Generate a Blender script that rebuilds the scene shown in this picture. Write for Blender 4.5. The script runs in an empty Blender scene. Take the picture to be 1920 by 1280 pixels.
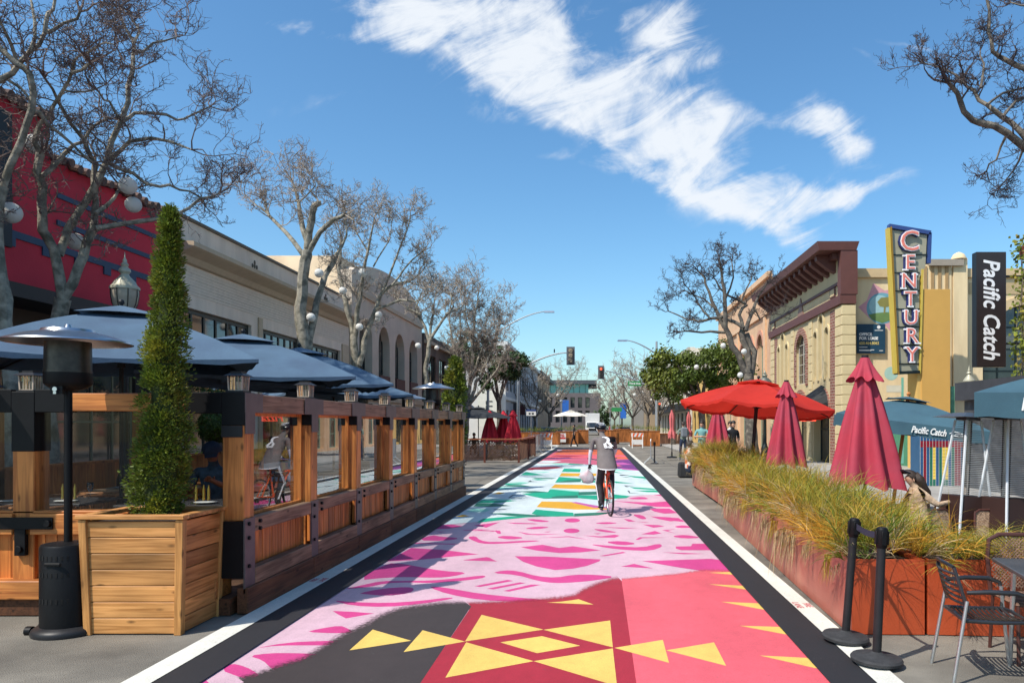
import bpy, math, random
from mathutils import Vector, Matrix, noise
R = math.radians
PI = math.pi
rnd = random.Random(7)
scene = bpy.context.scene
col = scene.collection
# ---------------------------------------------------------------- camera (level, street runs along +y)
F = 1400.0; CX = 1119.0; CY = 795.0; H = 1.75
cam = bpy.data.cameras.new('camera'); camo = bpy.data.objects.new('camera', cam); col.objects.link(camo)
camo.location = (0, 0, H); camo.rotation_euler = (R(90), 0, 0)
cam.sensor_width = 36; cam.lens = F / 1920 * 36
cam.shift_x = -(CX - 960) / 1920; cam.shift_y = (CY - 640) / 1920
cam.clip_start = 0.05; cam.clip_end = 3000
scene.camera = camo
# ---------------------------------------------------------------- light
SD = Vector((-.545, -.45, .92)).normalized()          # direction towards the sun
SUN_EL = math.asin(SD.z); SUN_AZ = math.atan2(SD.x, SD.y)
sl = bpy.data.lights.new('sun', 'SUN'); sl.energy = 4.5; sl.angle = R(.53); sl.color = (1, .94, .85)
so = bpy.data.objects.new('sun', sl); col.objects.link(so)
so.rotation_euler = (-SD).to_track_quat('-Z', 'Y').to_euler()
vs = scene.view_settings; vs.view_transform = 'Standard'; vs.look = 'None'; vs.exposure = 0.28; vs.gamma = 1
w = bpy.data.worlds.new('World'); scene.world = w; w.use_nodes = True
nt = w.node_tree; N = nt.nodes; L = nt.links; N.clear()
def nd(t, **k):
    n = N.new(t)
    for a, b in k.items(): setattr(n, a, b)
    return n
out = nd('ShaderNodeOutputWorld'); bg = nd('ShaderNodeBackground'); sky = nd('ShaderNodeTexSky')
sky.sky_type = 'NISHITA'; sky.sun_disc = False; sky.sun_elevation = SUN_EL; sky.sun_rotation = SUN_AZ
sky.air_density = 1.0; sky.dust_density = 1.2; sky.ozone_density = 2.0; sky.altitude = 10
SKYS = .15
bg.inputs[1].default_value = SKYS
# clouds: a cirrus streak lying on the sky, laid out by compass direction (x/y) and elevation (z/y)
tc = nd('ShaderNodeTexCoord'); sep = nd('ShaderNodeSeparateXYZ'); L.new(tc.outputs['Generated'], sep.inputs[0])
def mth(op, a, b=None, c=None, clamp=False):
    n = nd('ShaderNodeMath', operation=op); n.use_clamp = clamp
    for i, v in enumerate((a, b, c)):
        if v is None: continue
        if isinstance(v, (int, float)): n.inputs[i].default_value = v
        else: L.new(v, n.inputs[i])
    return n.outputs[0]
yy = mth('MAXIMUM', sep.outputs['Y'], .05)
U = mth('DIVIDE', sep.outputs['X'], yy); V = mth('DIVIDE', sep.outputs['Z'], yy)
cmb = nd('ShaderNodeCombineXYZ'); L.new(U, cmb.inputs[0]); L.new(V, cmb.inputs[1])
n1 = nd('ShaderNodeTexNoise'); n1.inputs['Scale'].default_value = 6.0; n1.inputs['Detail'].default_value = 5; L.new(cmb.outputs[0], n1.inputs['Vector'])
s1 = nd('ShaderNodeSeparateXYZ'); L.new(n1.outputs['Color'], s1.inputs[0])
def px2uv(x, y): return (x - CX) / F, (CY - y) / F
wu = mth('MULTIPLY_ADD', mth('SUBTRACT', s1.outputs[0], .5), .10, U)
wv = mth('MULTIPLY_ADD', mth('SUBTRACT', s1.outputs[1], .5), .10, V)
blobs = [(620, 45, 130, 16, 2, .58), (790, 28, 120, 40, 10, .95), (880, 75, 120, 38, 25, .8), (980, 20, 130, 55, 20, .8), (950, 110, 120, 45, 15, .9),
         (1090, 110, 140, 55, 30, 1.0), (1060, 200, 130, 40, 12, .85), (1240, 60, 60, 62, -60, .8), (1300, 105, 75, 26, -10, .5), (1180, 210, 160, 60, 22, 1.0),
         (1320, 215, 95, 48, 12, 1.0), (1110, 250, 110, 22, 12, .8), (1220, 290, 130, 36, 22, .9), (1350, 340, 150, 48, 24, 1.0), (1430, 400, 90, 36, 25, .8),
         (1470, 362, 120, 38, -5, .95), (1590, 350, 90, 20, -8, .95), (1550, 222, 58, 34, 40, .95), (1605, 268, 40, 20, 50, .6), (1200, 330, 90, 14, 15, .5),
         (1455, 208, 40, 16, 5, .5), (1740, 140, 60, 8, 15, .30), (1700, 90, 90, 8, 10, .26), (1660, 125, 70, 8, 25, .28), (1040, 312, 60, 9, 5, .28), (640, 170, 200, 26, -10, .22), (1290, 20, 90, 40, -30, .35)]
acc = None
for (bx, by, rx, ry, ang, amp) in blobs:
    u0, v0 = px2uv(bx, by); rx /= F; ry /= F; a = -R(ang); ca, sa = math.cos(a), math.sin(a)
    du = mth('SUBTRACT', wu, u0); dv = mth('SUBTRACT', wv, v0)
    p = mth('MULTIPLY_ADD', du, ca / rx, mth('MULTIPLY', dv, sa / rx))
    q = mth('MULTIPLY_ADD', dv, ca / ry, mth('MULTIPLY', du, -sa / ry))
    d2 = mth('MULTIPLY_ADD', p, p, mth('MULTIPLY', q, q))
    g = mth('MULTIPLY', mth('POWER', 2.718, mth('MULTIPLY', d2, -.8)), amp)
    acc = g if acc is None else mth('ADD', acc, g)
mp = nd('ShaderNodeMapping'); mp.inputs['Rotation'].default_value = (0, 0, R(-28)); L.new(cmb.outputs[0], mp.inputs[0])
mp2 = nd('ShaderNodeMapping'); mp2.inputs['Scale'].default_value = (6, 17, 1); L.new(mp.outputs[0], mp2.inputs[0])
n2 = nd('ShaderNodeTexNoise'); n2.inputs['Scale'].default_value = 1; n2.inputs['Detail'].default_value = 9; n2.inputs['Roughness'].default_value = .62; n2.inputs['Distortion'].default_value = 1.6
L.new(mp2.outputs[0], n2.inputs['Vector'])
n3 = nd('ShaderNodeTexNoise'); n3.inputs['Scale'].default_value = 11; n3.inputs['Detail'].default_value = 8; n3.inputs['Roughness'].default_value = .6; n3.inputs['Distortion'].default_value = .5; L.new(cmb.outputs[0], n3.inputs['Vector'])
dens = mth('ADD', mth('MULTIPLY', mth('SUBTRACT', n2.outputs[0], .5), 2.6), mth('MULTIPLY', mth('SUBTRACT', n3.outputs[0], .5), 2.3))
acc = mth('MINIMUM', acc, 1.15)
dn = mth('MULTIPLY', mth('ADD', mth('MULTIPLY', acc, 1.0), mth('MULTIPLY', dens, mth('MINIMUM', mth('MULTIPLY', acc, 2.0), 1.0))), 1.0)
mr = nd('ShaderNodeMapRange'); mr.interpolation_type = 'SMOOTHSTEP'; L.new(dn, mr.inputs[0]); mr.inputs[1].default_value = .20; mr.inputs[2].default_value = 1.45; mr.inputs[3].default_value = 0; mr.inputs[4].default_value = .95
front = mth('GREATER_THAN', sep.outputs['Y'], .06)
cf = mth('MULTIPLY', mr.outputs[0], front)
hs = nd('ShaderNodeHueSaturation'); hs.inputs['Saturation'].default_value = 1.18; hs.inputs['Value'].default_value = 1.0; L.new(sky.outputs[0], hs.inputs['Color'])
tn = nd('ShaderNodeMixRGB', blend_type='MULTIPLY'); tn.inputs[0].default_value = 1; L.new(hs.outputs[0], tn.inputs[1]); tn.inputs[2].default_value = (.86, 1.05, 1.06, 1)
mx = nd('ShaderNodeMixRGB'); L.new(cf, mx.inputs[0]); L.new(tn.outputs[0], mx.inputs[1]); mx.inputs[2].default_value = (.74 / SKYS, .78 / SKYS, .83 / SKYS, 1)
L.new(mx.outputs[0], bg.inputs[0]); L.new(bg.outputs[0], out.inputs[0])
# ---------------------------------------------------------------- helpers
def P(px, py, Z): return Vector(((px - CX) / F * Z, Z, H - (py - CY) / F * Z))
def G(px, py):
    Z = F * H / (py - CY); return Vector(((px - CX) / F * Z, Z, 0))
def hexc(h, k=1.0):
    h = h.lstrip('#'); o = []
    for i in (0, 2, 4):
        c = int(h[i:i + 2], 16) / 255; o.append((c / 12.92 if c <= .04045 else ((c + .055) / 1.055) ** 2.4) * k)
    return tuple(o)
MATS = {}
def mat(name, c, rough=.7, var=.12, scale=6, bump=0.0, metal=0, spec=.5, island=0.0, trans=0.0, emit=None, stretch=None, bscale=None, coat=0, c2=None, c2t=(.45, .65), alpha=None):
    if name in MATS: return MATS[name]
    m = bpy.data.materials.new(name); m.use_nodes = True; t = m.node_tree; n = t.nodes; l = t.links
    b = n['Principled BSDF']; b.inputs['Roughness'].default_value = rough; b.inputs['Metallic'].default_value = metal
    b.inputs['Specular IOR Level'].default_value = spec; b.inputs['Coat Weight'].default_value = coat
    tcn = n.new('ShaderNodeTexCoord'); vec = tcn.outputs['Object']
    if stretch:
        mpn = n.new('ShaderNodeMapping'); mpn.inputs['Scale'].default_value = stretch; l.new(vec, mpn.inputs[0]); vec = mpn.outputs[0]
    no = n.new('ShaderNodeTexNoise'); no.inputs['Scale'].default_value = scale; no.inputs['Detail'].default_value = 6; no.inputs['Roughness'].default_value = .6; l.new(vec, no.inputs['Vector'])
    mrn = n.new('ShaderNodeMapRange'); mrn.inputs[1].default_value = .3; mrn.inputs[2].default_value = .7; mrn.inputs[3].default_value = 1 - var; mrn.inputs[4].default_value = 1 + var; l.new(no.outputs[0], mrn.inputs[0])
    val = mrn.outputs[0]
    if island:
        ge = n.new('ShaderNodeNewGeometry'); m2 = n.new('ShaderNodeMapRange'); m2.inputs[3].default_value = 1 - island; m2.inputs[4].default_value = 1 + island; l.new(ge.outputs['Random Per Island'], m2.inputs[0])
        mm = n.new('ShaderNodeMath'); mm.operation = 'MULTIPLY'; l.new(val, mm.inputs[0]); l.new(m2.outputs[0], mm.inputs[1]); val = mm.outputs[0]
    base = None
    if c2 is not None:
        no2 = n.new('ShaderNodeTexNoise'); no2.inputs['Scale'].default_value = scale * .6; no2.inputs['Detail'].default_value = 8; l.new(vec, no2.inputs['Vector'])
        mr2 = n.new('ShaderNodeMapRange'); mr2.inputs[1].default_value = c2t[0]; mr2.inputs[2].default_value = c2t[1]; l.new(no2.outputs[0], mr2.inputs[0])
        mc = n.new('ShaderNodeMixRGB'); mc.inputs[1].default_value = (*c, 1); mc.inputs[2].default_value = (*c2, 1); l.new(mr2.outputs[0], mc.inputs[0]); base = mc.outputs[0]
    mu = n.new('ShaderNodeVectorMath'); mu.operation = 'SCALE'
    if base: l.new(base, mu.inputs[0])
    else: mu.inputs[0].default_value = c
    l.new(val, mu.inputs['Scale']); l.new(mu.outputs[0], b.inputs['Base Color'])
    if bump:
        nb = n.new('ShaderNodeTexNoise'); nb.inputs['Scale'].default_value = bscale or scale * 6; nb.inputs['Detail'].default_value = 4; l.new(vec, nb.inputs['Vector'])
        bp = n.new('ShaderNodeBump'); bp.inputs['Strength'].default_value = bump; bp.inputs['Distance'].default_value = .02; l.new(nb.outputs[0], bp.inputs['Height']); l.new(bp.outputs[0], b.inputs['Normal'])
    if emit: b.inputs['Emission Color'].default_value = (*emit[:3], 1); b.inputs['Emission Strength'].default_value = emit[3]
    if trans:
        o = n['Material Output']; tr = n.new('ShaderNodeBsdfTranslucent'); l.new(mu.outputs[0], tr.inputs[0]); ms = n.new('ShaderNodeMixShader'); ms.inputs[0].default_value = trans
        l.new(b.outputs[0], ms.inputs[1]); l.new(tr.outputs[0], ms.inputs[2]); l.new(ms.outputs[0], o.inputs[0])
    MATS[name] = m; return m
def wood(name, c, dark, axis='x', knots=True, rough=.5, isl=.25, k=1.0):
    """boards: grain along one axis, knots, each board a little different"""
    if name in MATS: return MATS[name]
    m = bpy.data.materials.new(name); m.use_nodes = True; t = m.node_tree; n = t.nodes; l = t.links; b = n['Principled BSDF']; b.inputs['Roughness'].default_value = rough; b.inputs['Specular IOR Level'].default_value = .3
    tcn = n.new('ShaderNodeTexCoord'); ge = n.new('ShaderNodeNewGeometry')
    cx = n.new('ShaderNodeCombineXYZ')
    for i in range(3):
        mm = n.new('ShaderNodeMath'); mm.operation = 'MULTIPLY'; mm.inputs[1].default_value = 31.7 + i * 7; l.new(ge.outputs['Random Per Island'], mm.inputs[0]); l.new(mm.outputs[0], cx.inputs[i])
    va = n.new('ShaderNodeVectorMath'); l.new(tcn.outputs['Object'], va.inputs[0]); l.new(cx.outputs[0], va.inputs[1])
    mpn = n.new('ShaderNodeMapping'); s = [26, 26, 26]; s['xyz'.index(axis)] = 1.3; mpn.inputs['Scale'].default_value = s; l.new(va.outputs[0], mpn.inputs[0])
    no = n.new('ShaderNodeTexNoise'); no.inputs['Scale'].default_value = 1; no.inputs['Detail'].default_value = 5; no.inputs['Distortion'].default_value = 1.2; l.new(mpn.outputs[0], no.inputs['Vector'])
    cr = n.new('ShaderNodeValToRGB'); cr.color_ramp.elements[0].position = .32; cr.color_ramp.elements[0].color = (*dark, 1); cr.color_ramp.elements[1].position = .58; cr.color_ramp.elements[1].color = (*c, 1); l.new(no.outputs[0], cr.inputs[0])
    # broad tone patches
    m3 = n.new('ShaderNodeMapping'); s = [4, 4, 4]; s['xyz'.index(axis)] = 1.6; m3.inputs['Scale'].default_value = s; l.new(va.outputs[0], m3.inputs[0])
    n3 = n.new('ShaderNodeTexNoise'); n3.inputs['Scale'].default_value = 1; n3.inputs['Detail'].default_value = 2; l.new(m3.outputs[0], n3.inputs['Vector'])
    r3 = n.new('ShaderNodeMapRange'); r3.inputs[1].default_value = .3; r3.inputs[2].default_value = .7; r3.inputs[3].default_value = .62; r3.inputs[4].default_value = 1.3; l.new(n3.outputs[0], r3.inputs[0])
    r4 = n.new('ShaderNodeMapRange'); r4.inputs[3].default_value = 1 - isl; r4.inputs[4].default_value = 1 + isl; l.new(ge.outputs['Random Per Island'], r4.inputs[0])
    mm = n.new('ShaderNodeMath'); mm.operation = 'MULTIPLY'; l.new(r3.outputs[0], mm.inputs[0]); l.new(r4.outputs[0], mm.inputs[1])
    last = mm.outputs[0]
    if knots:
        m5 = n.new('ShaderNodeMapping'); s = [9, 9, 9]; s['xyz'.index(axis)] = 3.4; m5.inputs['Scale'].default_value = s; l.new(va.outputs[0], m5.inputs[0])
        vo = n.new('ShaderNodeTexVoronoi'); vo.inputs['Scale'].default_value = 1; l.new(m5.outputs[0], vo.inputs['Vector'])
        r5 = n.new('ShaderNodeMapRange'); r5.inputs[1].default_value = .05; r5.inputs[2].default_value = .17; r5.inputs[3].default_value = .3; r5.inputs[4].default_value = 1; l.new(vo.outputs['Distance'], r5.inputs[0])
        m6 = n.new('ShaderNodeMath'); m6.operation = 'MULTIPLY'; l.new(last, m6.inputs[0]); l.new(r5.outputs[0], m6.inputs[1]); last = m6.outputs[0]
    mu = n.new('ShaderNodeVectorMath'); mu.operation = 'SCALE'; l.new(cr.outputs[0], mu.inputs[0]); l.new(last, mu.inputs['Scale']); l.new(mu.outputs[0], b.inputs['Base Color'])
    bp = n.new('ShaderNodeBump'); bp.inputs['Strength'].default_value = .25; bp.inputs['Distance'].default_value = .004; l.new(no.outputs[0], bp.inputs['Height']); l.new(bp.outputs[0], b.inputs['Normal'])
    MATS[name] = m; return m
def glassy(name, tint=(.9, .95, .95), ior=1.5, boost=1.0, rough=.0):
    """thin clear pane: fresnel reflection over a see-through sheet"""
    if name in MATS: return MATS[name]
    m = bpy.data.materials.new(name); m.use_nodes = True; t = m.node_tree; n = t.nodes; l = t.links; n.clear()
    o = n.new('ShaderNodeOutputMaterial'); tr = n.new('ShaderNodeBsdfTransparent'); tr.inputs[0].default_value = (*tint, 1); gl = n.new('ShaderNodeBsdfGlossy'); gl.inputs['Roughness'].default_value = rough
    fr = n.new('ShaderNodeFresnel'); fr.inputs[0].default_value = ior; mm = n.new('ShaderNodeMath'); mm.operation = 'MULTIPLY'; mm.inputs[1].default_value = boost; mm.use_clamp = True; l.new(fr.outputs[0], mm.inputs[0])
    ms = n.new('ShaderNodeMixShader'); l.new(mm.outputs[0], ms.inputs[0]); l.new(tr.outputs[0], ms.inputs[1]); l.new(gl.outputs[0], ms.inputs[2]); l.new(ms.outputs[0], o.inputs[0])
    MATS[name] = m; return m
class MB:
    def __init__(s): s.v = []; s.f = []; s.m = []; s.cur = 0
    def face(s, pts):
        i = len(s.v); s.v += [tuple(p) for p in pts]; s.f.append(tuple(range(i, i + len(pts)))); s.m.append(s.cur)
    def mesh(s, vs, fs):
        i = len(s.v); s.v += [tuple(p) for p in vs]
        for f in fs: s.f.append(tuple(i + k for k in f)); s.m.append(s.cur)
        return s
    def box(s, x0, x1, y0, y1, z0, z1, M=None):
        vs = [Vector((x, y, z)) for z in (z0, z1) for x, y in ((x0, y0), (x1, y0), (x1, y1), (x0, y1))]
        if M: vs = [M @ q for q in vs]
        return s.mesh(vs, [(3, 2, 1, 0), (4, 5, 6, 7), (0, 1, 5, 4), (1, 2, 6, 5), (2, 3, 7, 6), (3, 0, 4, 7)])
    def cbox(s, c, d, rz=0, M=None):
        T = Matrix.Translation(c) @ Matrix.Rotation(rz, 4, 'Z')
        if M: T = M @ T
        return s.box(-d[0] / 2, d[0] / 2, -d[1] / 2, d[1] / 2, -d[2] / 2, d[2] / 2, T)
    def hexa(s, b, t):   # 4 bottom + 4 top points (ccw from above)
        return s.mesh(list(b) + list(t), [(3, 2, 1, 0), (4, 5, 6, 7), (0, 1, 5, 4), (1, 2, 6, 5), (2, 3, 7, 6), (3, 0, 4, 7)])
    def bar(s, a, b, wd, th=None, up=(0, 0, 1)):
        a = Vector(a); b = Vector(b); th = th or wd; d = (b - a).normalized(); u = Vector(up)
        if abs(d.dot(u)) > .97: u = Vector((0, 1, 0))
        x = d.cross(u).normalized() * wd / 2; y = x.normalized().cross(d) * th / 2
        return s.hexa([a - x - y, a + x - y, a + x + y, a - x + y], [b - x - y, b + x - y, b + x + y, b - x + y])
    def tube(s, pts, rad, n=8, cap=True):
        pts = [Vector(p) for p in pts]; m = len(pts)
        if isinstance(rad, (int, float)): rad = [rad] * m
        vs = []; u = None
        for i, p in enumerate(pts):
            d = (pts[min(i + 1, m - 1)] - pts[max(i - 1, 0)])
            if d.length < 1e-9: d = Vector((0, 0, 1))
            d.normalize()
            if u is None: u = d.orthogonal().normalized()
            u = (u - d * u.dot(d))
            if u.length < 1e-6: u = d.orthogonal()
            u.normalize(); vv = d.cross(u)
            for k in range(n):
                a = 2 * PI * k / n; vs.append(p + (u * math.cos(a) + vv * math.sin(a)) * rad[i])
        fs = []
        for i in range(m - 1):
            for k in range(n):
                a = i * n + k; b = i * n + (k + 1) % n; fs.append((a, b, b + n, a + n))
        if cap: fs.append(tuple(range(n - 1, -1, -1))); fs.append(tuple((m - 1) * n + k for k in range(n)))
        return s.mesh(vs, fs)
    def cyl(s, a, b, r, r2=None, n=16): return s.tube([a, b], [r, r if r2 is None else r2], n)
    def lathe(s, prof, c=(0, 0, 0), n=20, cap=True):
        vs = []; fs = []
        for (r, z) in prof:
            for k in range(n):
                a = 2 * PI * k / n; vs.append((c[0] + r * math.cos(a), c[1] + r * math.sin(a), c[2] + z))
        for i in range(len(prof) - 1):
            for k in range(n):
                a = i * n + k; b = i * n + (k + 1) % n; fs.append((a, b, b + n, a + n))
        if cap: fs.append(tuple(range(n - 1, -1, -1))); fs.append(tuple((len(prof) - 1) * n + k for k in range(n)))
        return s.mesh(vs, fs)
    def ball(s, c, r, n=14, m=9, sc=(1, 1, 1)):
        pr = []; vs = []; fs = []
        for i in range(m + 1):
            ph = -PI / 2 + PI * i / m; rr = max(math.cos(ph), .001) * r
            for k in range(n):
                a = 2 * PI * k / n; vs.append((c[0] + rr * math.cos(a) * sc[0], c[1] + rr * math.sin(a) * sc[1], c[2] + r * math.sin(ph) * sc[2]))
        for i in range(m):
            for k in range(n):
                a = i * n + k; b = i * n + (k + 1) % n; fs.append((a, b, b + n, a + n))
        return s.mesh(vs, fs)
    def prism(s, pts2, y0, y1, M=None):   # outline in local (x,z), extruded along y
        n = len(pts2); vs = [Vector((p[0], y0, p[1])) for p in pts2] + [Vector((p[0], y1, p[1])) for p in pts2]
        if M: vs = [M @ q for q in vs]
        fs = [tuple(range(n)), tuple(range(2 * n - 1, n - 1, -1))] + [(i, i + n, (i + 1) % n + n, (i + 1) % n) for i in range(n)]
        return s.mesh(vs, fs)
    def build(s, name, mats, parent=None, smooth=False, bevel=0, world=False):
        me = bpy.data.meshes.new(name)
        off = Vector((0, 0, 0))
        if parent is not None and world:
            r = parent
            while r is not None: off += r.location; r = r.parent
        vs = s.v if not world else [(a[0] - off.x, a[1] - off.y, a[2] - off.z) for a in s.v]
        me.from_pydata(vs, [], s.f)
        if not isinstance(mats, (list, tuple)): mats = [mats]
        for m in mats: me.materials.append(m)
        if len(mats) > 1: me.polygons.foreach_set('material_index', s.m)
        if smooth: me.polygons.foreach_set('use_smooth', [True] * len(s.f))
        me.update()
        o = bpy.data.objects.new(name, me); col.objects.link(o)
        if parent is not None: o.parent = parent
        if smooth and smooth != 'all':
            try: me.set_sharp_from_angle(angle=R(40))
            except Exception: pass
        if bevel:
            bm = o.modifiers.new('bevel', 'BEVEL'); bm.width = bevel; bm.segments = 1; bm.limit_method = 'ANGLE'
        return o
def tag(o, label=None, cat=None, group=None, kind=None):
    if label: o['label'] = label
    if cat: o['category'] = cat
    if group: o['group'] = group
    if kind: o['kind'] = kind
    return o
def thing(name, loc, label, cat, group=None, rz=0):
    o = bpy.data.objects.new(name, None); col.objects.link(o); o.location = loc; o.rotation_euler = (0, 0, rz); o.empty_display_size = .1
    return tag(o, label, cat, group)
CH = {}
def children(o): return [c for c in bpy.data.objects if c.parent == o]
def copy_tree(o, parent=None):
    c = o.copy(); col.objects.link(c)
    if parent is not None: c.parent = parent
    for ch in children(o): copy_tree(ch, c)
    return c
def dup(o, loc, label, rz=0, group=None, scale=None):
    c = copy_tree(o); c.location = loc; c.rotation_euler = (0, 0, rz); c['label'] = label
    if group: c['group'] = group
    if scale: c.scale = scale
    return c
def textmesh(body, size, mt, M, parent=None, ext=.004, name='lettering', shear=0, off=0, align='CENTER', xs=1.0, kind=None, sp=1.0):
    cu = bpy.data.curves.new('t', 'FONT'); cu.body = body; cu.size = size; cu.extrude = ext; cu.shear = shear; cu.offset = off; cu.align_x = align; cu.align_y = 'CENTER'; cu.resolution_u = 3; cu.space_character = sp
    tmp = bpy.data.objects.new('t', cu); col.objects.link(tmp)
    dg = bpy.context.evaluated_depsgraph_get(); dg.update(); me = bpy.data.meshes.new_from_object(tmp.evaluated_get(dg)); bpy.data.objects.remove(tmp); bpy.data.curves.remove(cu)
    mb = MB()
    if parent is not None:
        off3 = Vector((0, 0, 0)); r = parent
        while r is not None: off3 += r.location; r = r.parent
    else: off3 = Vector((0, 0, 0))
    vs = [M @ Vector((q.co.x * xs, q.co.y, q.co.z)) - off3 for q in me.vertices]
    mb.mesh(vs, [tuple(p.vertices) for p in me.polygons]); bpy.data.meshes.remove(me)
    o = mb.build(name, mt, parent)
    if kind: o['kind'] = kind
    return o
def face_cam(x, y, z, yaw=0, roll=0):   # text plane facing the camera (-y)
    return Matrix.Translation((x, y, z)) @ Matrix.Rotation(yaw, 4, 'Z') @ Matrix.Rotation(PI / 2, 4, 'X') @ Matrix.Rotation(roll, 4, 'Z')
# ---- materials
asph = mat('asphalt', (.130, .117, .098), .9, .30, 1.3, .6, c2=(.22, .20, .165), c2t=(.35, .65), bscale=110)
blackp = mat('black_paint_', (.022, .022, .026), .75, .3, 3, .5, c2=(.04, .04, .042), bscale=90)
whitep = None
def paint(n, h, k=1.0):
    """road paint: aggregate showing through, tyre grime, small worn chips down to the asphalt"""
    if 'paint_' + n in MATS: return MATS['paint_' + n]
    c = hexc(h, k); m = bpy.data.materials.new('paint_' + n); m.use_nodes = True; t = m.node_tree; nn_ = t.nodes; l = t.links; b = nn_['Principled BSDF']; b.inputs['Roughness'].default_value = .7; b.inputs['Specular IOR Level'].default_value = .35
    tcn = nn_.new('ShaderNodeTexCoord')
    def noi(sc, det, st=None):
        x = nn_.new('ShaderNodeTexNoise'); x.inputs['Scale'].default_value = sc; x.inputs['Detail'].default_value = det; x.inputs['Roughness'].default_value = .65
        v = tcn.outputs['Object']
        if st: mp_ = nn_.new('ShaderNodeMapping'); mp_.inputs['Scale'].default_value = st; l.new(v, mp_.inputs[0]); v = mp_.outputs[0]
        l.new(v, x.inputs['Vector']); return x.outputs[0]
    def rng(v, a, b_, c_, d_):
        x = nn_.new('ShaderNodeMapRange'); [setattr(x.inputs[i + 1], 'default_value', q) for i, q in enumerate((a, b_, c_, d_))]; l.new(v, x.inputs[0]); return x.outputs[0]
    def mul(a, b_):
        x = nn_.new('ShaderNodeMath'); x.operation = 'MULTIPLY'; l.new(a, x.inputs[0]); l.new(b_, x.inputs[1]); return x.outputs[0]
    agg = rng(noi(130, 3), .35, .65, .84, 1.10); grime = rng(noi(1.1, 6, (1, .35, 1)), .35, .7, 1.05, .80); mott = rng(noi(7, 6), .3, .7, .93, 1.06)
    v = mul(mul(agg, grime), mott); sc_ = nn_.new('ShaderNodeVectorMath'); sc_.operation = 'SCALE'; sc_.inputs[0].default_value = c; l.new(v, sc_.inputs['Scale'])
    chip = mul(rng(noi(45, 4), .63, .70, 0, 1), rng(noi(1.7, 4), .48, .62, 0, .8)); mx_ = nn_.new('ShaderNodeMixRGB'); l.new(chip, mx_.inputs[0]); l.new(sc_.outputs[0], mx_.inputs[1]); mx_.inputs[2].default_value = (.10, .095, .09, 1)
    l.new(mx_.outputs[0], b.inputs['Base Color']); bp = nn_.new('ShaderNodeBump'); bp.inputs['Strength'].default_value = .35; bp.inputs['Distance'].default_value = .004; l.new(noi(130, 3), bp.inputs['Height']); l.new(bp.outputs[0], b.inputs['Normal'])
    MATS['paint_' + n] = m; return m
whitep = paint('lane_white', 'dedbd0', .95); blackp = paint('border_black', '2c2b2e', .95)
pk = paint('pink', 'd9b4c0', .90); mg = paint('magenta', 'd6468a', .88); cor = paint('coral', 'ea6470', .86); crim = paint('crimson', 'b02c3c', .85); char = paint('charcoal', '453c3a', .85)
gold = paint('gold', 'e8c366', .92); wht = paint('white', 'd3dfdf', .90); teal = paint('teal', '16a884', .85); dteal = paint('dark_teal', '2c7a64', .8); ora = paint('orange', 'e0683e', .85); pur = paint('purple', '7c3a86', .85)
ylw = paint('yellow', 'e0a624', .9); mint = paint('mint', '9edcc8', .9); lil = paint('lilac', 'c65ba5', .9); rpk = paint('rose', 'd0627c', .85)
pw = wood('planter_wood', (.52, .245, .08), (.31, .13, .035), 'x', k=1); pwy = wood('planter_wood_side', (.56, .24, .075), (.33, .12, .03), 'y'); pwz = wood('planter_wood_post', (.46, .22, .07), (.27, .115, .032), 'z')
wx = wood('cedar_x', (.52, .20, .055), (.28, .085, .022), 'x', rough=.45); wy = wood('cedar_y', (.50, .19, .055), (.27, .085, .025), 'y', rough=.45); wz = wood('cedar_z', (.55, .20, .05), (.32, .10, .025), 'z', rough=.45, isl=.18)
wpl = wood('cedar_planks', (.60, .20, .045), (.38, .11, .025), 'z', knots=False, rough=.5, isl=.2)
wgy = wood('weathered_beam', (.27, .165, .10), (.15, .085, .05), 'y', rough=.7, isl=.15); wgx = wood('weathered_beam_x', (.28, .15, .09), (.15, .075, .045), 'x', rough=.7)
blk = mat('black_metal', (.006, .006, .007), .5, .2, 8, .05, spec=.2); dkm = mat('dark_steel', (.018, .018, .02), .45, .2, 8, spec=.3); steel = mat('brushed_steel', (.55, .56, .58), .28, .08, 12, metal=1); alum = mat('aluminium', (.6, .6, .6), .35, .08, 12, metal=.9)
galv = mat('galvanised', (.35, .37, .38), .5, .12, 9, metal=.5); rub = mat('rubber', (.015, .015, .016), .75, .2, 9)
def flat(n, h, k=1.0, rough=.6, **kw): return mat(n, hexc(h, k), rough, kw.pop('var', .08), kw.pop('scale', 5), **kw)
winglass = mat('window_glass', (.012, .016, .02), .05, .5, .9, .02, spec=1.0, c2=(.085, .08, .07), c2t=(.5, .58), bscale=1.2)
concrete = mat('concrete', (.34, .32, .29), .85, .15, 2, .3, c2=(.26, .25, .23))
# ================================================================ ground, sidewalks, painted street
m = MB(); m.face([(-900, -60, -.004), (900, -60, -.004), (900, 1500, -.004), (-900, 1500, -.004)]); tag(m.build('ground', mat('far_ground', (.2, .19, .175), .9, .1, .1)), kind='structure')
m = MB(); nx, ny = 12, 60
m.face([(-9, -12, 0), (8, -12, 0), (8, 400, 0), (-9, 400, 0)]); tag(m.build('road', asph), kind='structure')
def sidewalk(x0, x1, y0, y1):
    m = MB(); m.box(x0, x1, y0, y1, 0.004, .13); return tag(m.build('sidewalk', concrete, bevel=.02), kind='structure')
sidewalk(-12, -8.0, -12, 58); sidewalk(5.2, 12, 9.0, 62); sidewalk(-14, -8.0, 74, 300); sidewalk(6.5, 13, 76, 300)
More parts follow.
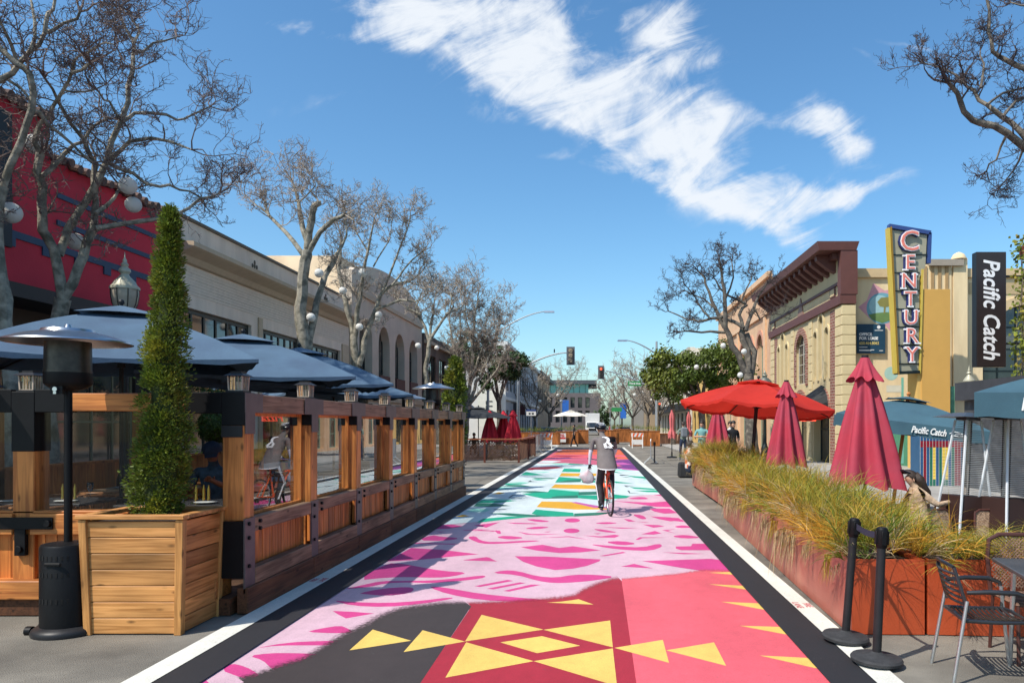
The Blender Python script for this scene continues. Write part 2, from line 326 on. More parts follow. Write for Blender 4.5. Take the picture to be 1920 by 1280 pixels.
# right sidewalk: brick-toned patio
m = MB(); m.box(4.6, 9.3, 6.5, 8.9, .004, .02); tag(m.build('patio_floor', mat('patio_brick', (.28, .12, .085), .85, .2, 9, .3, c2=(.38, .33, .28), c2t=(.5, .6))), kind='structure')
XL, XR = -2.67, 1.59
def clip(poly, x0=-2.85, x1=1.75):
    def cl(p, f, inter):
        o = []
        for i in range(len(p)):
            a, b = p[i - 1], p[i]
            if f(b):
                if not f(a): o.append(inter(a, b))
                o.append(b)
            elif f(a): o.append(inter(a, b))
        return o
    for s, xx in ((1, x0), (-1, x1)):
        def inter(a, b, xx=xx):
            t = (xx - a[0]) / (b[0] - a[0]); return a + (b - a) * t
        poly = cl(poly, lambda q: s * (q[0] - xx) >= 0, inter)
        if len(poly) < 3: return None
    return poly
import mathutils.geometry as mg2
def jag(pts, amp, sub, closed=False):
    o = []
    for i in range(len(pts) - 1):
        a, b = Vector((*pts[i], 0)), Vector((*pts[i + 1], 0))
        for k in range(sub):
            q = a.lerp(b, k / sub); o.append((q.x + rnd.uniform(-amp, amp) * 1.6, q.y + rnd.uniform(-amp, amp)))
    o.append(pts[-1]); return o
mur = MB(); mmats = [pk, mg, cor, crim, char, gold, wht, teal, dteal, ora, pur, ylw, mint, lil, rpk, paint('ink', '3a4a50'), paint('spray_brown', '85706f', .9), paint('spray_wine', 'c06a78', .9), paint('spray_coral', 'ea8c98', .9)]
mi = dict(pk=0, mg=1, cor=2, crim=3, char=4, gold=5, wht=6, teal=7, dteal=8, ora=9, pur=10, ylw=11, mint=12, lil=13, rpk=14, ink=15, m1=16, m2=17, m3=18)
def smoothpoly(p, it=1):
    for _ in range(it):
        o = []
        for i in range(len(p)):
            a, b = p[i], p[(i + 1) % len(p)]
            o.append((a[0] * .75 + b[0] * .25, a[1] * .75 + b[1] * .25)); o.append((a[0] * .25 + b[0] * .75, a[1] * .25 + b[1] * .75))
        p = o
    return p
ZI = [.004]
def shape(c, pts, o=(0, 0, 1), z=.012, sm=0):
    p = [(o[0] + a / o[2], o[1] + b / o[2]) for a, b in pts]
    if sm: p = smoothpoly(p, sm)
    w_ = clip([G(*q) for q in p])
    if not w_: return
    ZI[0] += .00002 if len(pts) > 4 or c not in ('char', 'crim', 'cor', 'm1', 'm2', 'm3') else .0000004; w_ = [Vector((q.x, q.y, z * .01 + ZI[0])) for q in w_]
    mur.cur = mi[c]
    tess = mg2.tessellate_polygon([w_])
    i = len(mur.v); mur.v += [tuple(q) for q in w_]
    for t in tess:
        a, b, cc = [w_[k] for k in t]
        n_ = (b - a).cross(cc - a).z
        if abs(n_) < 1e-9: continue
        mur.f.append(tuple(i + k for k in (t if n_ > 0 else t[::-1]))); mur.m.append(mur.cur)
mur.cur = 0; mur.face([(-2.8, 2, .004), (1.7, 2, .004), (1.7, 55, .004), (-2.8, 55, .004)])
A = (380, 1100, 3.2); B = (960, 1040, 3.2); Cc = (600, 940, 4.8); D = (1000, 940, 4.8); E = (800, 830, 6.4); Ff = (1080, 830, 6.4); Z2 = (840, 820, 3.84)
def A2(p, o): return [(o[0] + a / o[2], o[1] + b / o[2]) for a, b in p]
# magenta figures on pink# magenta figures on pink
MG = [(A, 1, [(110, 500), (170, 458), (260, 480), (330, 520), (345, 548), (280, 560), (200, 535)]), (A, 1, [(275, 415), (400, 398), (560, 398), (735, 405), (700, 445), (600, 475), (450, 508), (410, 490), (360, 440)]),
      (A, 1, [(300, 372), (500, 335), (700, 325), (850, 325), (830, 350), (700, 352), (450, 352)]), (A, 1, [(615, 272), (700, 252), (825, 232), (870, 250), (915, 275), (800, 280)]), (A, 0, [(780, 145), (900, 150), (1030, 160), (860, 190), (810, 165)]),
      (A, 1, [(770, 80), (900, 92), (1100, 98), (1300, 85), (1490, 62), (1505, 72), (1300, 105), (1100, 122), (900, 115)]), (A, 1, [(930, 40), (1080, 10), (1230, 0), (1275, 12), (1240, 40), (1100, 55), (980, 45)]), (A, 0, [(-30, 590), (20, 560), (60, 600)]),
      ((0, 0, 1), 1, [(804, 1101), (815, 1099), (850, 1104), (900, 1113), (980, 1121), (1032, 1125), (980, 1129), (900, 1125), (840, 1114)]),
      (Cc, 1, [(200, 790), (350, 760), (550, 715), (750, 715), (1000, 712), (1250, 690), (1450, 665), (1500, 672), (1450, 695), (1200, 722), (1000, 735), (800, 728), (600, 735), (420, 775)]),
      (Cc, 1, [(330, 712), (600, 555), (750, 560), (900, 590), (1100, 625), (1340, 640), (1200, 675), (1050, 688), (800, 680), (600, 685)]), (Cc, 0, [(600, 540), (820, 418), (1100, 435), (1430, 475), (1200, 495), (900, 525)]),
      (Cc, 1, [(880, 350), (1000, 300), (1100, 318), (1230, 325), (1240, 340), (1100, 355)]), (Cc, 0, [(850, 372), (1250, 380), (1200, 388), (850, 380)]), (Cc, 0, [(1080, 205), (1200, 208), (1290, 225), (1150, 245), (1020, 250)]), (Cc, 0, [(1040, 270), (1130, 272), (1080, 278)]),
      (Cc, 0, [(1380, 215), (1620, 185), (1500, 235)]), (Cc, 0, [(1570, 262), (1620, 262), (1630, 285), (1600, 290)]), (Cc, 0, [(1280, 255), (1570, 262), (1570, 268), (1300, 262)]),
      (Cc, 1, [(1325, 320), (1400, 310), (1440, 350), (1550, 368), (1920, 348), (2000, 358), (1600, 383), (1450, 380), (1370, 350)]), (Cc, 0, [(1290, 530), (1520, 503), (1590, 540)]),
      (Cc, 0, [(1390, 762), (1690, 705), (1740, 715), (1440, 770)]), (Cc, 0, [(1500, 785), (1800, 728), (1850, 735), (1560, 792)]), (Cc, 0, [(1650, 805), (1900, 748), (1990, 750), (1700, 812)]),
      (Z2, 1, [(310, 977), (400, 956), (500, 960), (640, 1000), (780, 1010), (900, 988), (1060, 988), (1215, 1003), (1060, 1030), (900, 1045), (760, 1050), (640, 1032), (500, 990)]),
      (Z2, 0, [(480, 855), (700, 857), (1100, 878), (1090, 892), (1000, 925), (900, 945), (770, 955), (640, 930), (540, 895)]), (Z2, 0, [(525, 790), (680, 772), (800, 795), (900, 783), (1100, 812), (950, 828), (800, 832), (640, 815)]),
      (Z2, 0, [(1090, 853), (1260, 823), (1280, 830), (1130, 855)]), (Z2, 1, [(1000, 766), (1200, 783), (1400, 793), (1520, 762), (1550, 785), (1460, 817), (1300, 812), (1150, 797)]), (Z2, 1, [(1120, 752), (1250, 744), (1370, 765), (1250, 779)]),
      (Z2, 0, [(1350, 735), (1380, 718), (1570, 720), (1400, 725), (1370, 738)]), (Z2, 1, [(540, 657), (640, 640), (745, 645), (640, 662)]), (Z2, 0, [(500, 678), (600, 695), (810, 696), (650, 703), (560, 698)]),
      (Z2, 0, [(970, 705), (1100, 712), (1200, 700), (1237, 706), (1200, 722), (1080, 719)]), (Z2, 0, [(650, 724), (870, 711), (1030, 738), (870, 717)]), (Z2, 1, [(550, 589), (640, 588), (750, 606), (650, 610)]), (Z2, 1, [(1045, 619), (1130, 608), (1235, 615), (1150, 625)]),
      (Z2, 1, [(1035, 657), (1130, 664), (1235, 687), (1110, 681)]), (Z2, 0, [(1110, 645), (1380, 652), (1250, 656)]), (Z2, 0, [(1265, 586), (1310, 590), (1350, 605), (1300, 606)]), (Z2, 1, [(1320, 553), (1400, 558), (1435, 587), (1390, 590)]),
      (Z2, 0, [(1455, 568), (1600, 575), (1700, 595), (1600, 604), (1520, 588)]), (Z2, 0, [(1390, 696), (1490, 673), (1538, 690), (1480, 700)]), (Z2, 0, [(1400, 626), (1520, 631), (1558, 640), (1480, 650)]), (Z2, 0, [(1540, 668), (1640, 659), (1580, 671), (1640, 691)]),
      (Z2, 1, [(1605, 712), (1680, 701), (1750, 706), (1830, 722), (1700, 729)]), (Z2, 1, [(1625, 640), (1700, 630), (1770, 650), (1660, 652)]), (Z2, 0, [(1640, 785), (1750, 783), (1760, 765), (1850, 765), (1890, 812), (1680, 812), (1640, 800)]),
      (Z2, 0, [(1540, 827), (1700, 831), (1850, 838), (1700, 841)]), (Z2, 0, [(1245, 930), (1340, 910), (1478, 943)]), (D, 0, [(980, 537), (1600, 516), (1700, 530), (1820, 630), (1580, 634), (1300, 593)]), (Z2, 1, [(335, 718), (420, 706), (565, 722), (450, 737)]),
      (Z2, 0, [(105, 883), (280, 861), (355, 893)]), (Ff, 0, [(450, 698), (700, 710), (900, 716), (1090, 703), (1160, 772), (960, 767), (750, 735)]), (Ff, 0, [(880, 790), (1120, 788), (1220, 843), (1060, 850), (940, 825)]), (Ff, 1, [(610, 667), (800, 645), (890, 676), (700, 678)]),
      (Ff, 0, [(890, 883), (1080, 893), (1230, 903), (1310, 950), (1100, 932)]), (Ff, 0, [(930, 625), (1010, 622), (1030, 640)]), (Z2, 0, [(300, 680), (350, 668), (385, 690), (370, 695), (345, 675)]), (Z2, 0, [(1340, 605), (1450, 611), (1420, 613)]), (Z2, 0, [(690, 680), (745, 676), (720, 683)]), (Z2, 0, [(1050, 692), (1100, 690), (1080, 697)]),
      (Z2, 0, [(420, 612), (620, 618), (650, 624), (480, 622)]), (Z2, 0, [(150, 660), (300, 664), (240, 668)])]
for o, sm, p in MG: shape('mg', p, o, sm=sm)

for cx_, cy_, rx_, ry_ in ((895, 597, 56, 15), (890, 672, 58, 17)):
    shape('mg', [(cx_ + rx_ * math.cos(a * PI / 8), cy_ + ry_ * math.sin(a * PI / 8)) for a in range(16)], Z2)
# near field
edge1 = A2([(250, 576), (370, 545), (480, 505), (640, 455), (740, 395), (880, 310), (1010, 250), (1100, 200), (1200, 160), (1320, 140), (1450, 125), (1610, 118)], A)
shape('char', [(300, 1620), (400, 1300)] + jag(edge1, 1.0, 9) + [(789, 1280), (645, 1500), (560, 1620)], z=.008)
edge2 = [(883, 1137)] + A2([(0, 300), (100, 292), (200, 286), (300, 278), (400, 262), (450, 228), (540, 190), (620, 165), (660, 160)], B)
shape('crim', jag(edge2, 1.1, 9) + [(1193, 1280), (1224, 1500), (1245, 1620), (560, 1620), (645, 1500), (789, 1280)], z=.008)
edge3 = A2([(660, 160), (800, 148), (1000, 128), (1150, 106), (1250, 108), (1340, 112)], B)
shape('cor', jag(edge3, .9, 9) + [(1420, 1080), (2100, 1620), (1245, 1620), (1224, 1500), (1193, 1280)], z=.008)
ZF = ZI[0] + .00003; ZI[0] += .0004
for p, o in (([(1020, 258), (1250, 325), (880, 383)], A), ([(1320, 262), (1575, 330), (1205, 393)], A), ([(903, 1153), (872, 1203), (1019, 1180.6)], (0, 0, 1)),
             ([(1019, 1181), (1144, 1163.5), (1149, 1214)], (0, 0, 1)), ([(874, 1204.6), (835, 1271), (1000.6, 1240)], (0, 0, 1)), ([(1000.6, 1240), (1149, 1216), (1157, 1287)], (0, 0, 1)),
             ([(938, 1204.7), (1016, 1193), (1088, 1211), (1007, 1225)], (0, 0, 1)), ([(615, 560), (905, 512), (942, 650)], B), ([(925, 575), (1212, 527), (1285, 668)], B),
             ([(1180, 177), (1390, 187), (1440, 215)], B), ([(1255, 283), (1490, 293), (1560, 340)], B), ([(1365, 427), (1630, 435), (1710, 492)], B), ([(1485, 606), (1800, 622), (1900, 700)], B),
             ([(1180, 108), (1330, 104), (1350, 122)], B), ([(210, 288), (300, 282), (400, 268), (490, 300)], B)):
    shape('gold', p, o)
# white / teal band
wb = [(760, 990), (838, 983), (897, 978), (960, 972), (1010, 969), (1060, 968), (1110, 965), (1140, 946), (1160, 934), (1177, 930), (1240, 926), (1290, 926)]
shape('wht', jag(wb, .3, 3) + [(1250, 880), (1230, 868), (980, 868), (900, 910)], z=.008)
TE = [('ylw', [(1318, 772), (1380, 703), (1740, 710), (1790, 718), (2200, 800), (1790, 802)]), ('lil', [(1735, 715), (1790, 710), (2240, 790), (2000, 778)]), ('teal', [(1258, 852), (1310, 800), (1760, 840), (1770, 882), (1400, 887)]), ('dteal', [(1770, 848), (2300, 828), (2050, 870), (1770, 885)]),
      ('teal', [(1395, 670), (1480, 558), (1830, 590), (1820, 640)]), ('dteal', [(1395, 672), (1560, 640), (1820, 630), (1820, 665)]), ('dteal', [(1822, 590), (2120, 583), (2120, 620), (1822, 628)]), ('teal', [(1815, 628), (2120, 630), (2200, 700), (1815, 664)]),
      ('ylw', [(1490, 542), (1540, 498), (1840, 503), (2120, 512), (2120, 552), (1840, 556)]), ('teal', [(1540, 477), (1590, 408), (1860, 430), (1850, 455)]), ('dteal', [(1540, 478), (1700, 448), (1850, 440), (1850, 472)]), ('dteal', [(1850, 428), (2130, 423), (2130, 450), (1850, 450)]), ('teal', [(1860, 452), (2160, 458), (2160, 478), (1860, 476)]),
      ('ylw', [(1590, 402), (1620, 363), (1880, 365), (2140, 370), (2140, 397), (1880, 402)]), ('teal', [(1620, 347), (1650, 308), (1850, 315), (1840, 352)]), ('teal', [(1140, 610), (1480, 588), (1500, 660), (1390, 668), (1250, 640)]), ('dteal', [(1070, 582), (1300, 578), (1480, 592), (1250, 602)]),
      ('teal', [(600, 722), (660, 688), (1090, 694), (850, 724)]), ('dteal', [(560, 765), (600, 724), (830, 730), (1010, 758), (760, 770)]), ('teal', [(900, 505), (970, 485), (1230, 485), (1120, 500)]), ('dteal', [(900, 522), (980, 503), (1130, 505), (1275, 526), (1100, 529)]), ('teal', [(1130, 387), (1190, 348), (1410, 386), (1250, 392)]),
      ('dteal', [(740, 845), (1000, 845), (1490, 880), (1200, 895), (1000, 878)]), ('teal', [(600, 955), (680, 910), (1000, 885), (1280, 888), (900, 925), (640, 957)]), ('ink', [(975, 662), (1030, 625), (1110, 628), (1040, 634), (1000, 655), (1145, 658), (1140, 664)]), ('ink', [(1100, 556), (1250, 553), (1200, 560)]),
      ('dteal', [(1250, 416), (1560, 424), (1500, 436), (1300, 428)]), ('ink', [(1210, 470), (1245, 450), (1260, 462), (1335, 468)]), ('ink', [(800, 798), (970, 795), (930, 804), (810, 804)]), ('ylw', [(780, 617), (860, 593), (945, 600), (880, 617)]), ('ylw', [(350, 885), (440, 863), (515, 880), (420, 892)]),
      ('mint', [(1380, 222), (1700, 236), (1700, 262), (1560, 265)]), ('teal', [(1690, 262), (1730, 235), (1900, 235), (1880, 262)]), ('mint', [(820, 560), (880, 530), (1060, 532), (960, 560)]), ('mint', [(1560, 330), (1600, 322), (1590, 345)]), ('mint', [(1190, 345), (1320, 338), (1480, 350), (1400, 362)]), ('mint', [(980, 478), (1130, 468), (1260, 478), (1150, 486)]), ('teal', [(1250, 440), (1340, 432), (1470, 446), (1330, 450)]), ('mint', [(650, 690), (700, 672), (1060, 680), (1000, 694)]), ('mint', [(460, 830), (560, 790), (780, 800), (700, 832)]), ('lil', [(1230, 305), (1300, 298), (1400, 302), (1300, 310)]), ('mint', [(1480, 545), (1540, 556), (1830, 575), (1830, 590), (1500, 560)])]
for c, p in TE: shape(c, p, E)
for c, p in [('teal', [(400, 328), (560, 365), (400, 352)]), ('teal', [(600, 393), (820, 408), (850, 432), (700, 417)]), ('teal', [(440, 458), (700, 490), (480, 484)]), ('ink', [(575, 512), (705, 518), (600, 522), (640, 534), (600, 530)]), ('teal', [(640, 530), (900, 546), (970, 560), (930, 566), (700, 552)]),
             ('ink', [(615, 573), (640, 576), (650, 600), (765, 610), (640, 606)]), ('teal', [(700, 573), (960, 570), (1020, 597), (850, 592)]), ('teal', [(450, 618), (650, 640), (600, 665), (450, 672)]), ('mint', [(400, 310), (560, 320), (700, 340), (420, 335)]), ('ink', [(515, 380), (640, 388), (540, 396)]), ('dteal', [(540, 408), (660, 412), (600, 416)]), ('mint', [(820, 430), (870, 440), (800, 450)])]:
    shape(c, p, Ff)
# far band: orange, rose, purple
shape('rpk', [(980, 868), (1060, 868), (1160, 874), (1230, 884), (1280, 884), (1190, 845), (1020, 845)], z=.010)
shape('ora', [(1035, 852), (1062, 840), (1160, 840), (1190, 853)], z=.014); shape('cor', [(1020, 858), (1035, 853), (1190, 854), (1210, 860)], z=.014)
for c, p, o in [('pur', [(430, 212), (640, 200), (800, 335), (400, 303)], Ff), ('lil', [(440, 240), (560, 235), (680, 262), (500, 262)], Ff), ('lil', [(520, 300), (700, 318), (780, 336), (560, 322)], Ff), ('ora', [(470, 170), (600, 172), (640, 195), (480, 190)], Ff), ('rpk', [(420, 262), (500, 258), (560, 282), (430, 285)], Ff),
                ('wht', [(1330, 235), (1400, 212), (1620, 218), (1500, 240)], E), ('wht', [(1240, 272), (1900, 262), (1850, 275), (1280, 292)], E), ('crim', [(1190, 330), (1260, 295), (1560, 283), (1640, 300), (1400, 322)], E), ('crim', [(1480, 162), (1560, 148), (1900, 157), (1700, 172)], E), ('pur', [(1400, 190), (1700, 178), (1760, 186), (1560, 196)], E), ('wht', [(1150, 350), (1300, 322), (1630, 318), (1600, 345)], E)]:
    shape(c, p, o, z=.018)
# sprayed, feathered borders: thin coats of the near colours fading out over the pink
def feather(name, base):
    m_ = paint(base[0], base[1], base[2]).copy(); m_.name = name; t = m_.node_tree; nn_ = t.nodes; l = t.links
    at_ = nn_.new('ShaderNodeAttribute'); at_.attribute_name = 'coat'; tcn = nn_.new('ShaderNodeTexCoord'); no = nn_.new('ShaderNodeTexNoise'); no.inputs['Scale'].default_value = 34; no.inputs['Detail'].default_value = 8; no.inputs['Roughness'].default_value = .75; l.new(tcn.outputs['Object'], no.inputs['Vector'])
    ad = nn_.new('ShaderNodeMath'); ad.operation = 'MULTIPLY_ADD'; l.new(no.outputs[0], ad.inputs[0]); ad.inputs[1].default_value = 1.1; ad.inputs[2].default_value = -.55; a2_ = nn_.new('ShaderNodeMath'); a2_.operation = 'ADD'; l.new(ad.outputs[0], a2_.inputs[0]); l.new(at_.outputs['Fac'], a2_.inputs[1])
    mr_ = nn_.new('ShaderNodeMapRange'); mr_.interpolation_type = 'SMOOTHSTEP'; mr_.inputs[1].default_value = .22; mr_.inputs[2].default_value = .80; l.new(a2_.outputs[0], mr_.inputs[0])
    tr = nn_.new('ShaderNodeBsdfTransparent'); ms = nn_.new('ShaderNodeMixShader'); l.new(mr_.outputs[0], ms.inputs[0]); l.new(tr.outputs[0], ms.inputs[1]); l.new(nn_['Principled BSDF'].outputs[0], ms.inputs[2]); l.new(ms.outputs[0], nn_['Material Output'].inputs[0]); return m_
for kk, (edge, off, inn, base) in enumerate(((edge1, (-25, -19), (4, 3), ('charcoal', '453c3a', .85)), (edge2, (-15, -15), (2, 3), ('crimson', 'b02c3c', .85)), (edge3, (-2, -10), (0, 2), ('coral', 'ea6470', .86)))):
    vs, fs, cv = [], [], []
    for (x, y) in edge:
        for q, (ox, oy) in enumerate(((inn[0] * 2, inn[1] * 2), inn, (0, 0), (off[0] * .5, off[1] * .5), off)):
            g = G(x + ox, y + oy); vs.append((min(max(g.x, -2.8), 1.7), g.y, ZF + kk * .00004)); cv.append((1.6, 1.3, .9, .42, -.1)[q])
    for i in range(len(edge) - 1):
        for q in range(4): a = i * 5 + q; fs.append((a, a + 5, a + 6, a + 1))
    me = bpy.data.meshes.new('mural_feathered_edge'); me.from_pydata(vs, [], fs); at_ = me.attributes.new('coat', 'FLOAT', 'POINT'); at_.data.foreach_set('value', cv); me.materials.append(feather('feather_' + base[0], base)); me.update()
    o = bpy.data.objects.new('mural_feathered_edge', me); col.objects.link(o); tag(o, kind='structure')
mo = mur.build('mural', mmats); tag(mo, kind='structure')
m = MB()
for x0, x1 in ((-2.99, XL), (XR, 1.88)): m.face([(x0 - .02, 2, .016), (x1, 2, .016), (x1, 55, .016), (x0 - .02, 55, .016)])
m.face([(-2.99, 51.2, .018), (1.88, 51.2, .018), (1.88, 55, .018), (-2.99, 55, .018)])
tag(m.build('asphalt_border', blackp), kind='structure')
m = MB()
for x0, x1, y1 in ((-3.19, -2.99, 59), (1.88, 2.06, 56)): m.face([(x0, 2, .020), (x1, 2, .020), (x1, y1, .020), (x0, y1, .020)])
tag(m.build('lane_line', whitep), kind='structure')
redl = paint('stencil_red', 'c4505a')
for (x, y, rz) in ((-3.09, 8.3, PI / 2), (1.97, 7.15, -PI / 2)):
    textmesh('FIRE\nLANE', .095, redl, Matrix.Translation((x, y, .0215)) @ Matrix.Rotation(rz, 4, 'Z'), name='stencil_lettering', ext=.0005, kind='structure')
# asphalt seams and cracks
m = MB()
for x, y0, y1 in ((-6.0, 2, 12), (3.2, 20, 55), (-3.6, 19, 60)):
    pts = []; y = y0
    while y < y1: pts.append((x + rnd.uniform(-.03, .03), y)); y += .4
    for a, b in zip(pts, pts[1:]): m.face([(a[0], a[1], .003), (a[0] + .015, a[1], .003), (b[0] + .015, b[1], .003), (b[0], b[1], .003)])
tag(m.build('road_seam', mat('seam', (.03, .03, .03), .9)), kind='structure')
# crosswalk + stop bar at the far crossing
m = MB()
for k in range(9): m.face([(-7 + k * 1.6, 60, .006), (-6.4 + k * 1.6, 60, .006), (-6.4 + k * 1.6, 63, .006), (-7 + k * 1.6, 63, .006)])
tag(m.build('crosswalk', whitep), kind='structure')
# ================================================================ cedar parklet fence on the left
XF = -3.24; PW = .2; PY = [6.86 + 1.6 * k for k in range(8)]
pane_m = glassy('parklet_glass', (.8, .86, .86), 1.9, 2.1)
pf = thing('parklet_fence', (XF, PY[0], 0), 'cedar parklet fence with black brackets and tall glass panes along the painted street', 'fence')
def post(x, y, top=2.04, z0=.02):
    m = MB(); m.box(x - PW, x, y, y + PW, .86, 1.74); return m.build('post', wz, pf, bevel=.008, world=True)
def bracket(x, y, arms, z=(1.74, 2.045)):
    m = MB(); e = .006
    m.box(x - PW - e, x + e, y - e, y + PW + e, z[0], z[1])
    for (ax, ay) in arms:
        if ay: m.box(x - .16, x + e * .5, y + PW + e, y + PW + .3, 1.865, 2.04) if ay > 0 else m.box(x - .16, x + e * .5, y - .3, y - e, 1.865, 2.04)
        if ax: m.box(x - PW - .3, x - PW - e, y - e * .5, y + .15, 1.865, 2.04)
    return m.build('bracket', blk, pf, bevel=.004, world=True)
def knee(x, y, ax=False):
    m = MB(); e = .005
    m.box(x - PW - e, x + e, y - e, y + PW + e, .3, .87)
    b = m.build('post_sleeve', blk if ax else mat('sleeve_brown', (.10, .075, .07), .5, .2, 6), pf, bevel=.004, world=True); return b
bm_ = mat('bracket_brown', (.11, .085, .08), .5, .2, 6)
for i, y in enumerate(PY):
    post(XF, y); m = MB(); e = .006
    m.box(XF - PW - e, XF + e, y - e, y + PW + e, 1.74, 2.045)
    m.build('bracket', blk, pf, bevel=.004, world=True)
    m = MB(); m.box(XF + .0065, XF + .0125, y - .2 if i else y, y + .36, 1.86, 2.04); m.box(XF + .0065, XF + .0125, y + .005, y + PW - .005, 1.66, 1.86)
    m.build('face_plate', bm_, pf, world=True)
    m = MB(); m.box(XF + .002, XF + .018, y - .02, y + .18, .2, .88); m.build('post_strap', bm_, pf, world=True)
    m = MB()
    for (yy_, zz_) in ((y + .05, .83), (y + .28, .83), (y + .05, .70), (y + .28, .76), (y + .05, .44)):
        m.cyl((XF + .012, yy_, zz_), (XF + .036, yy_, zz_), .018, n=8)
    m.build('bolt', blk, pf, smooth=True, world=True)
    if i < 7:
        y1 = PY[i + 1]
        m = MB(); m.box(XF - .17, XF - .002, y + PW + .01, y1 - .01, 1.86, 2.035); m.build('beam', wgy, pf, bevel=.008, world=True)
        m = MB(); m.box(XF - .08, XF + .012, y + .19, y1 - .02, .74, .875); m.build('rail', wgy, pf, bevel=.006, world=True)
        m = MB(); a = y + PW
        while a < y1 - .02:
            b = min(a + .075, y1); m.box(XF - .12, XF - .09 + rnd.uniform(-.002, .002), a, b - .006, .40, .74); a += .075
        m.build('plank_panel', wpl, pf, world=True)
        m = MB(); m.box(XF - .16, XF - .14, y + PW, y1, .3, .87); m.build('backing', wy, pf, world=True)
        m = MB(); m.box(XF - .08, XF + .022, y + .185, y1 - .025, .25, .40); m.build('lower_board', wgy, pf, bevel=.006, world=True)
        m = MB(); fr = .03
        m.box(XF - .14, XF - .10, y + PW, y + PW + fr, .875, 1.86); m.box(XF - .14, XF - .10, y1 - fr, y1, .875, 1.86)
        m.box(XF - .14, XF - .10, y + PW + fr, y1 - fr, .875, .9); m.box(XF - .14, XF - .10, y + PW + fr, y1 - fr, 1.83, 1.86)
        fo = m.build('pane_frame', wz, pf, world=True)
        m = MB(); dx = .05 if i == 0 else 0
        m.face([(XF - .12 - dx, y + PW + .01, .88), (XF - .12, y1 - .01, .88), (XF - .12, y1 - .01, 1.85), (XF - .12 - dx, y + PW + .01, 1.85)]); m.build('pane', pane_m, fo, world=True)
m = MB()
for i in range(7):
    m.box(XF - .06, XF + .045, PY[i] - .02, PY[i + 1] - .024, .012, .25)
m.box(XF - .06, XF + .045, PY[7] - .02, PY[7] + .2, .012, .25)
m.build('skirt', wood('skirt_wood', (.13, .05, .022), (.06, .025, .012), 'y', rough=.7), pf, bevel=.008, world=True)
# front side (facing the camera)
yF = 6.86; XP = -5.17
m = MB(); m.box(XP - .2, XP, yF, yF + .2, .3, 1.74); m.build('post', wz, pf, bevel=.008, world=True)
m = MB(); e = .006; m.box(XP - .2 - e, XP + e, yF - e, yF + .2 + e, 1.5, 2.05); m.box(XP + e, XP + .3, yF - .004, yF + .15, 1.86, 2.07); m.box(XP - .5, XP - .2 - e, yF - .004, yF + .15, 1.86, 2.07); m.build('bracket', blk, pf, bevel=.004, world=True)
m = MB(); m.box(XF - PW - .34, XF - PW - .007, yF - .004, yF + .16, 1.85, 2.043); m.build('bracket', blk, pf, bevel=.004, world=True)
m = MB(); m.box(XF - PW - .004, XF - .01, yF - .012, yF - .0075, 1.63, 1.738); m.build('face_plate', dkm, pf, world=True)
m = MB(); m.box(XP + .31, XF - PW - .35, yF + .004, yF + .15, 1.87, 2.035); m.build('beam', wx, pf, bevel=.008, world=True)
m = MB(); m.box(-8.2, XP - .51, yF + .004, yF + .15, 1.87, 2.035); m.build('beam', wx, pf, bevel=.008, world=True)
m = MB(); m.box(XP - .02, XF - PW - .01, yF - .03, yF + .1, .74, .93); m.box(-8.2, XP - .2 + .02, yF - .03, yF + .1, .74, .93); m.box(-8.2, XF - PW, yF + .0, yF + .16, .93, .955); m.build('rail', wx, pf, bevel=.006, world=True)
m = MB(); a = -8.2
while a < XF - PW:
    m.box(a, a + .1, yF + .05, yF + .08, .33, .74); a += .107
m.build('plank_panel', wpl, pf, world=True)
m = MB(); m.box(XP - .1 - .3, XP - .1 + .3, yF - .045, yF - .032, .79, .9); m.box(XP - .15, XP - .05, yF - .045, yF - .032, .55, .79); m.box(XP - .15, XP - .05, yF - .032, yF + .0, .55, .74)
for bx, bz in ((XP - .36, .845), (XP + .16, .845), (XP - .1, .61)): m.cyl((bx, yF - .07, bz), (bx, yF - .045, bz), .032, n=10)
m.build('tee_plate', blk, pf, bevel=.003, world=True)
m = MB(); m.box(-8.2, XF - .21, yF - .1, yF + .2, .16, .33); m.build('lower_board', wx, pf, bevel=.008, world=True)
m = MB(); m.box(-8.2, XF - .1, yF - .06, yF + .2, .012, .16); m.build('skirt', MATS['skirt_wood'], pf, world=True)
m = MB(); m.box(XF - PW - .004, XF + .001, yF - .03, yF - .005, .34, .86); m.build('post_sleeve', blk, pf, world=True)
m = MB(); m.box(-8.2, XF - PW, yF + .06, yF + .07, .955, 1.86); m.build('pane', glassy('thin_glass', (.86, .88, .88), 1.4, .35), pf, world=True)
# rear wall of the parklet and deck
m = MB(); a = yF + .2
while a < PY[7]:
    m.box(-8.15, -8.1, a, a + .118, .15, 1.12); a += .122
m.box(-8.18, -8.04, yF + .2, PY[7] + .2, 1.12, 1.16); m.build('rear_wall', wpl, pf, world=True)
m = MB()
for k in range(0, 8, 2): m.box(-8.25, -8.1, PY[k], PY[k] + .15, .1, 2.1)
m.build('rear_post', wz, pf, world=True)
m = MB(); a = yF + .25
while a < PY[7]:
    m.box(-8.08, XF - .2, a, a + .135, .10, .15); a += .14
m.build('deck', wood('deck_wood', (.16, .085, .05), (.09, .05, .03), 'x', rough=.7), pf, world=True)
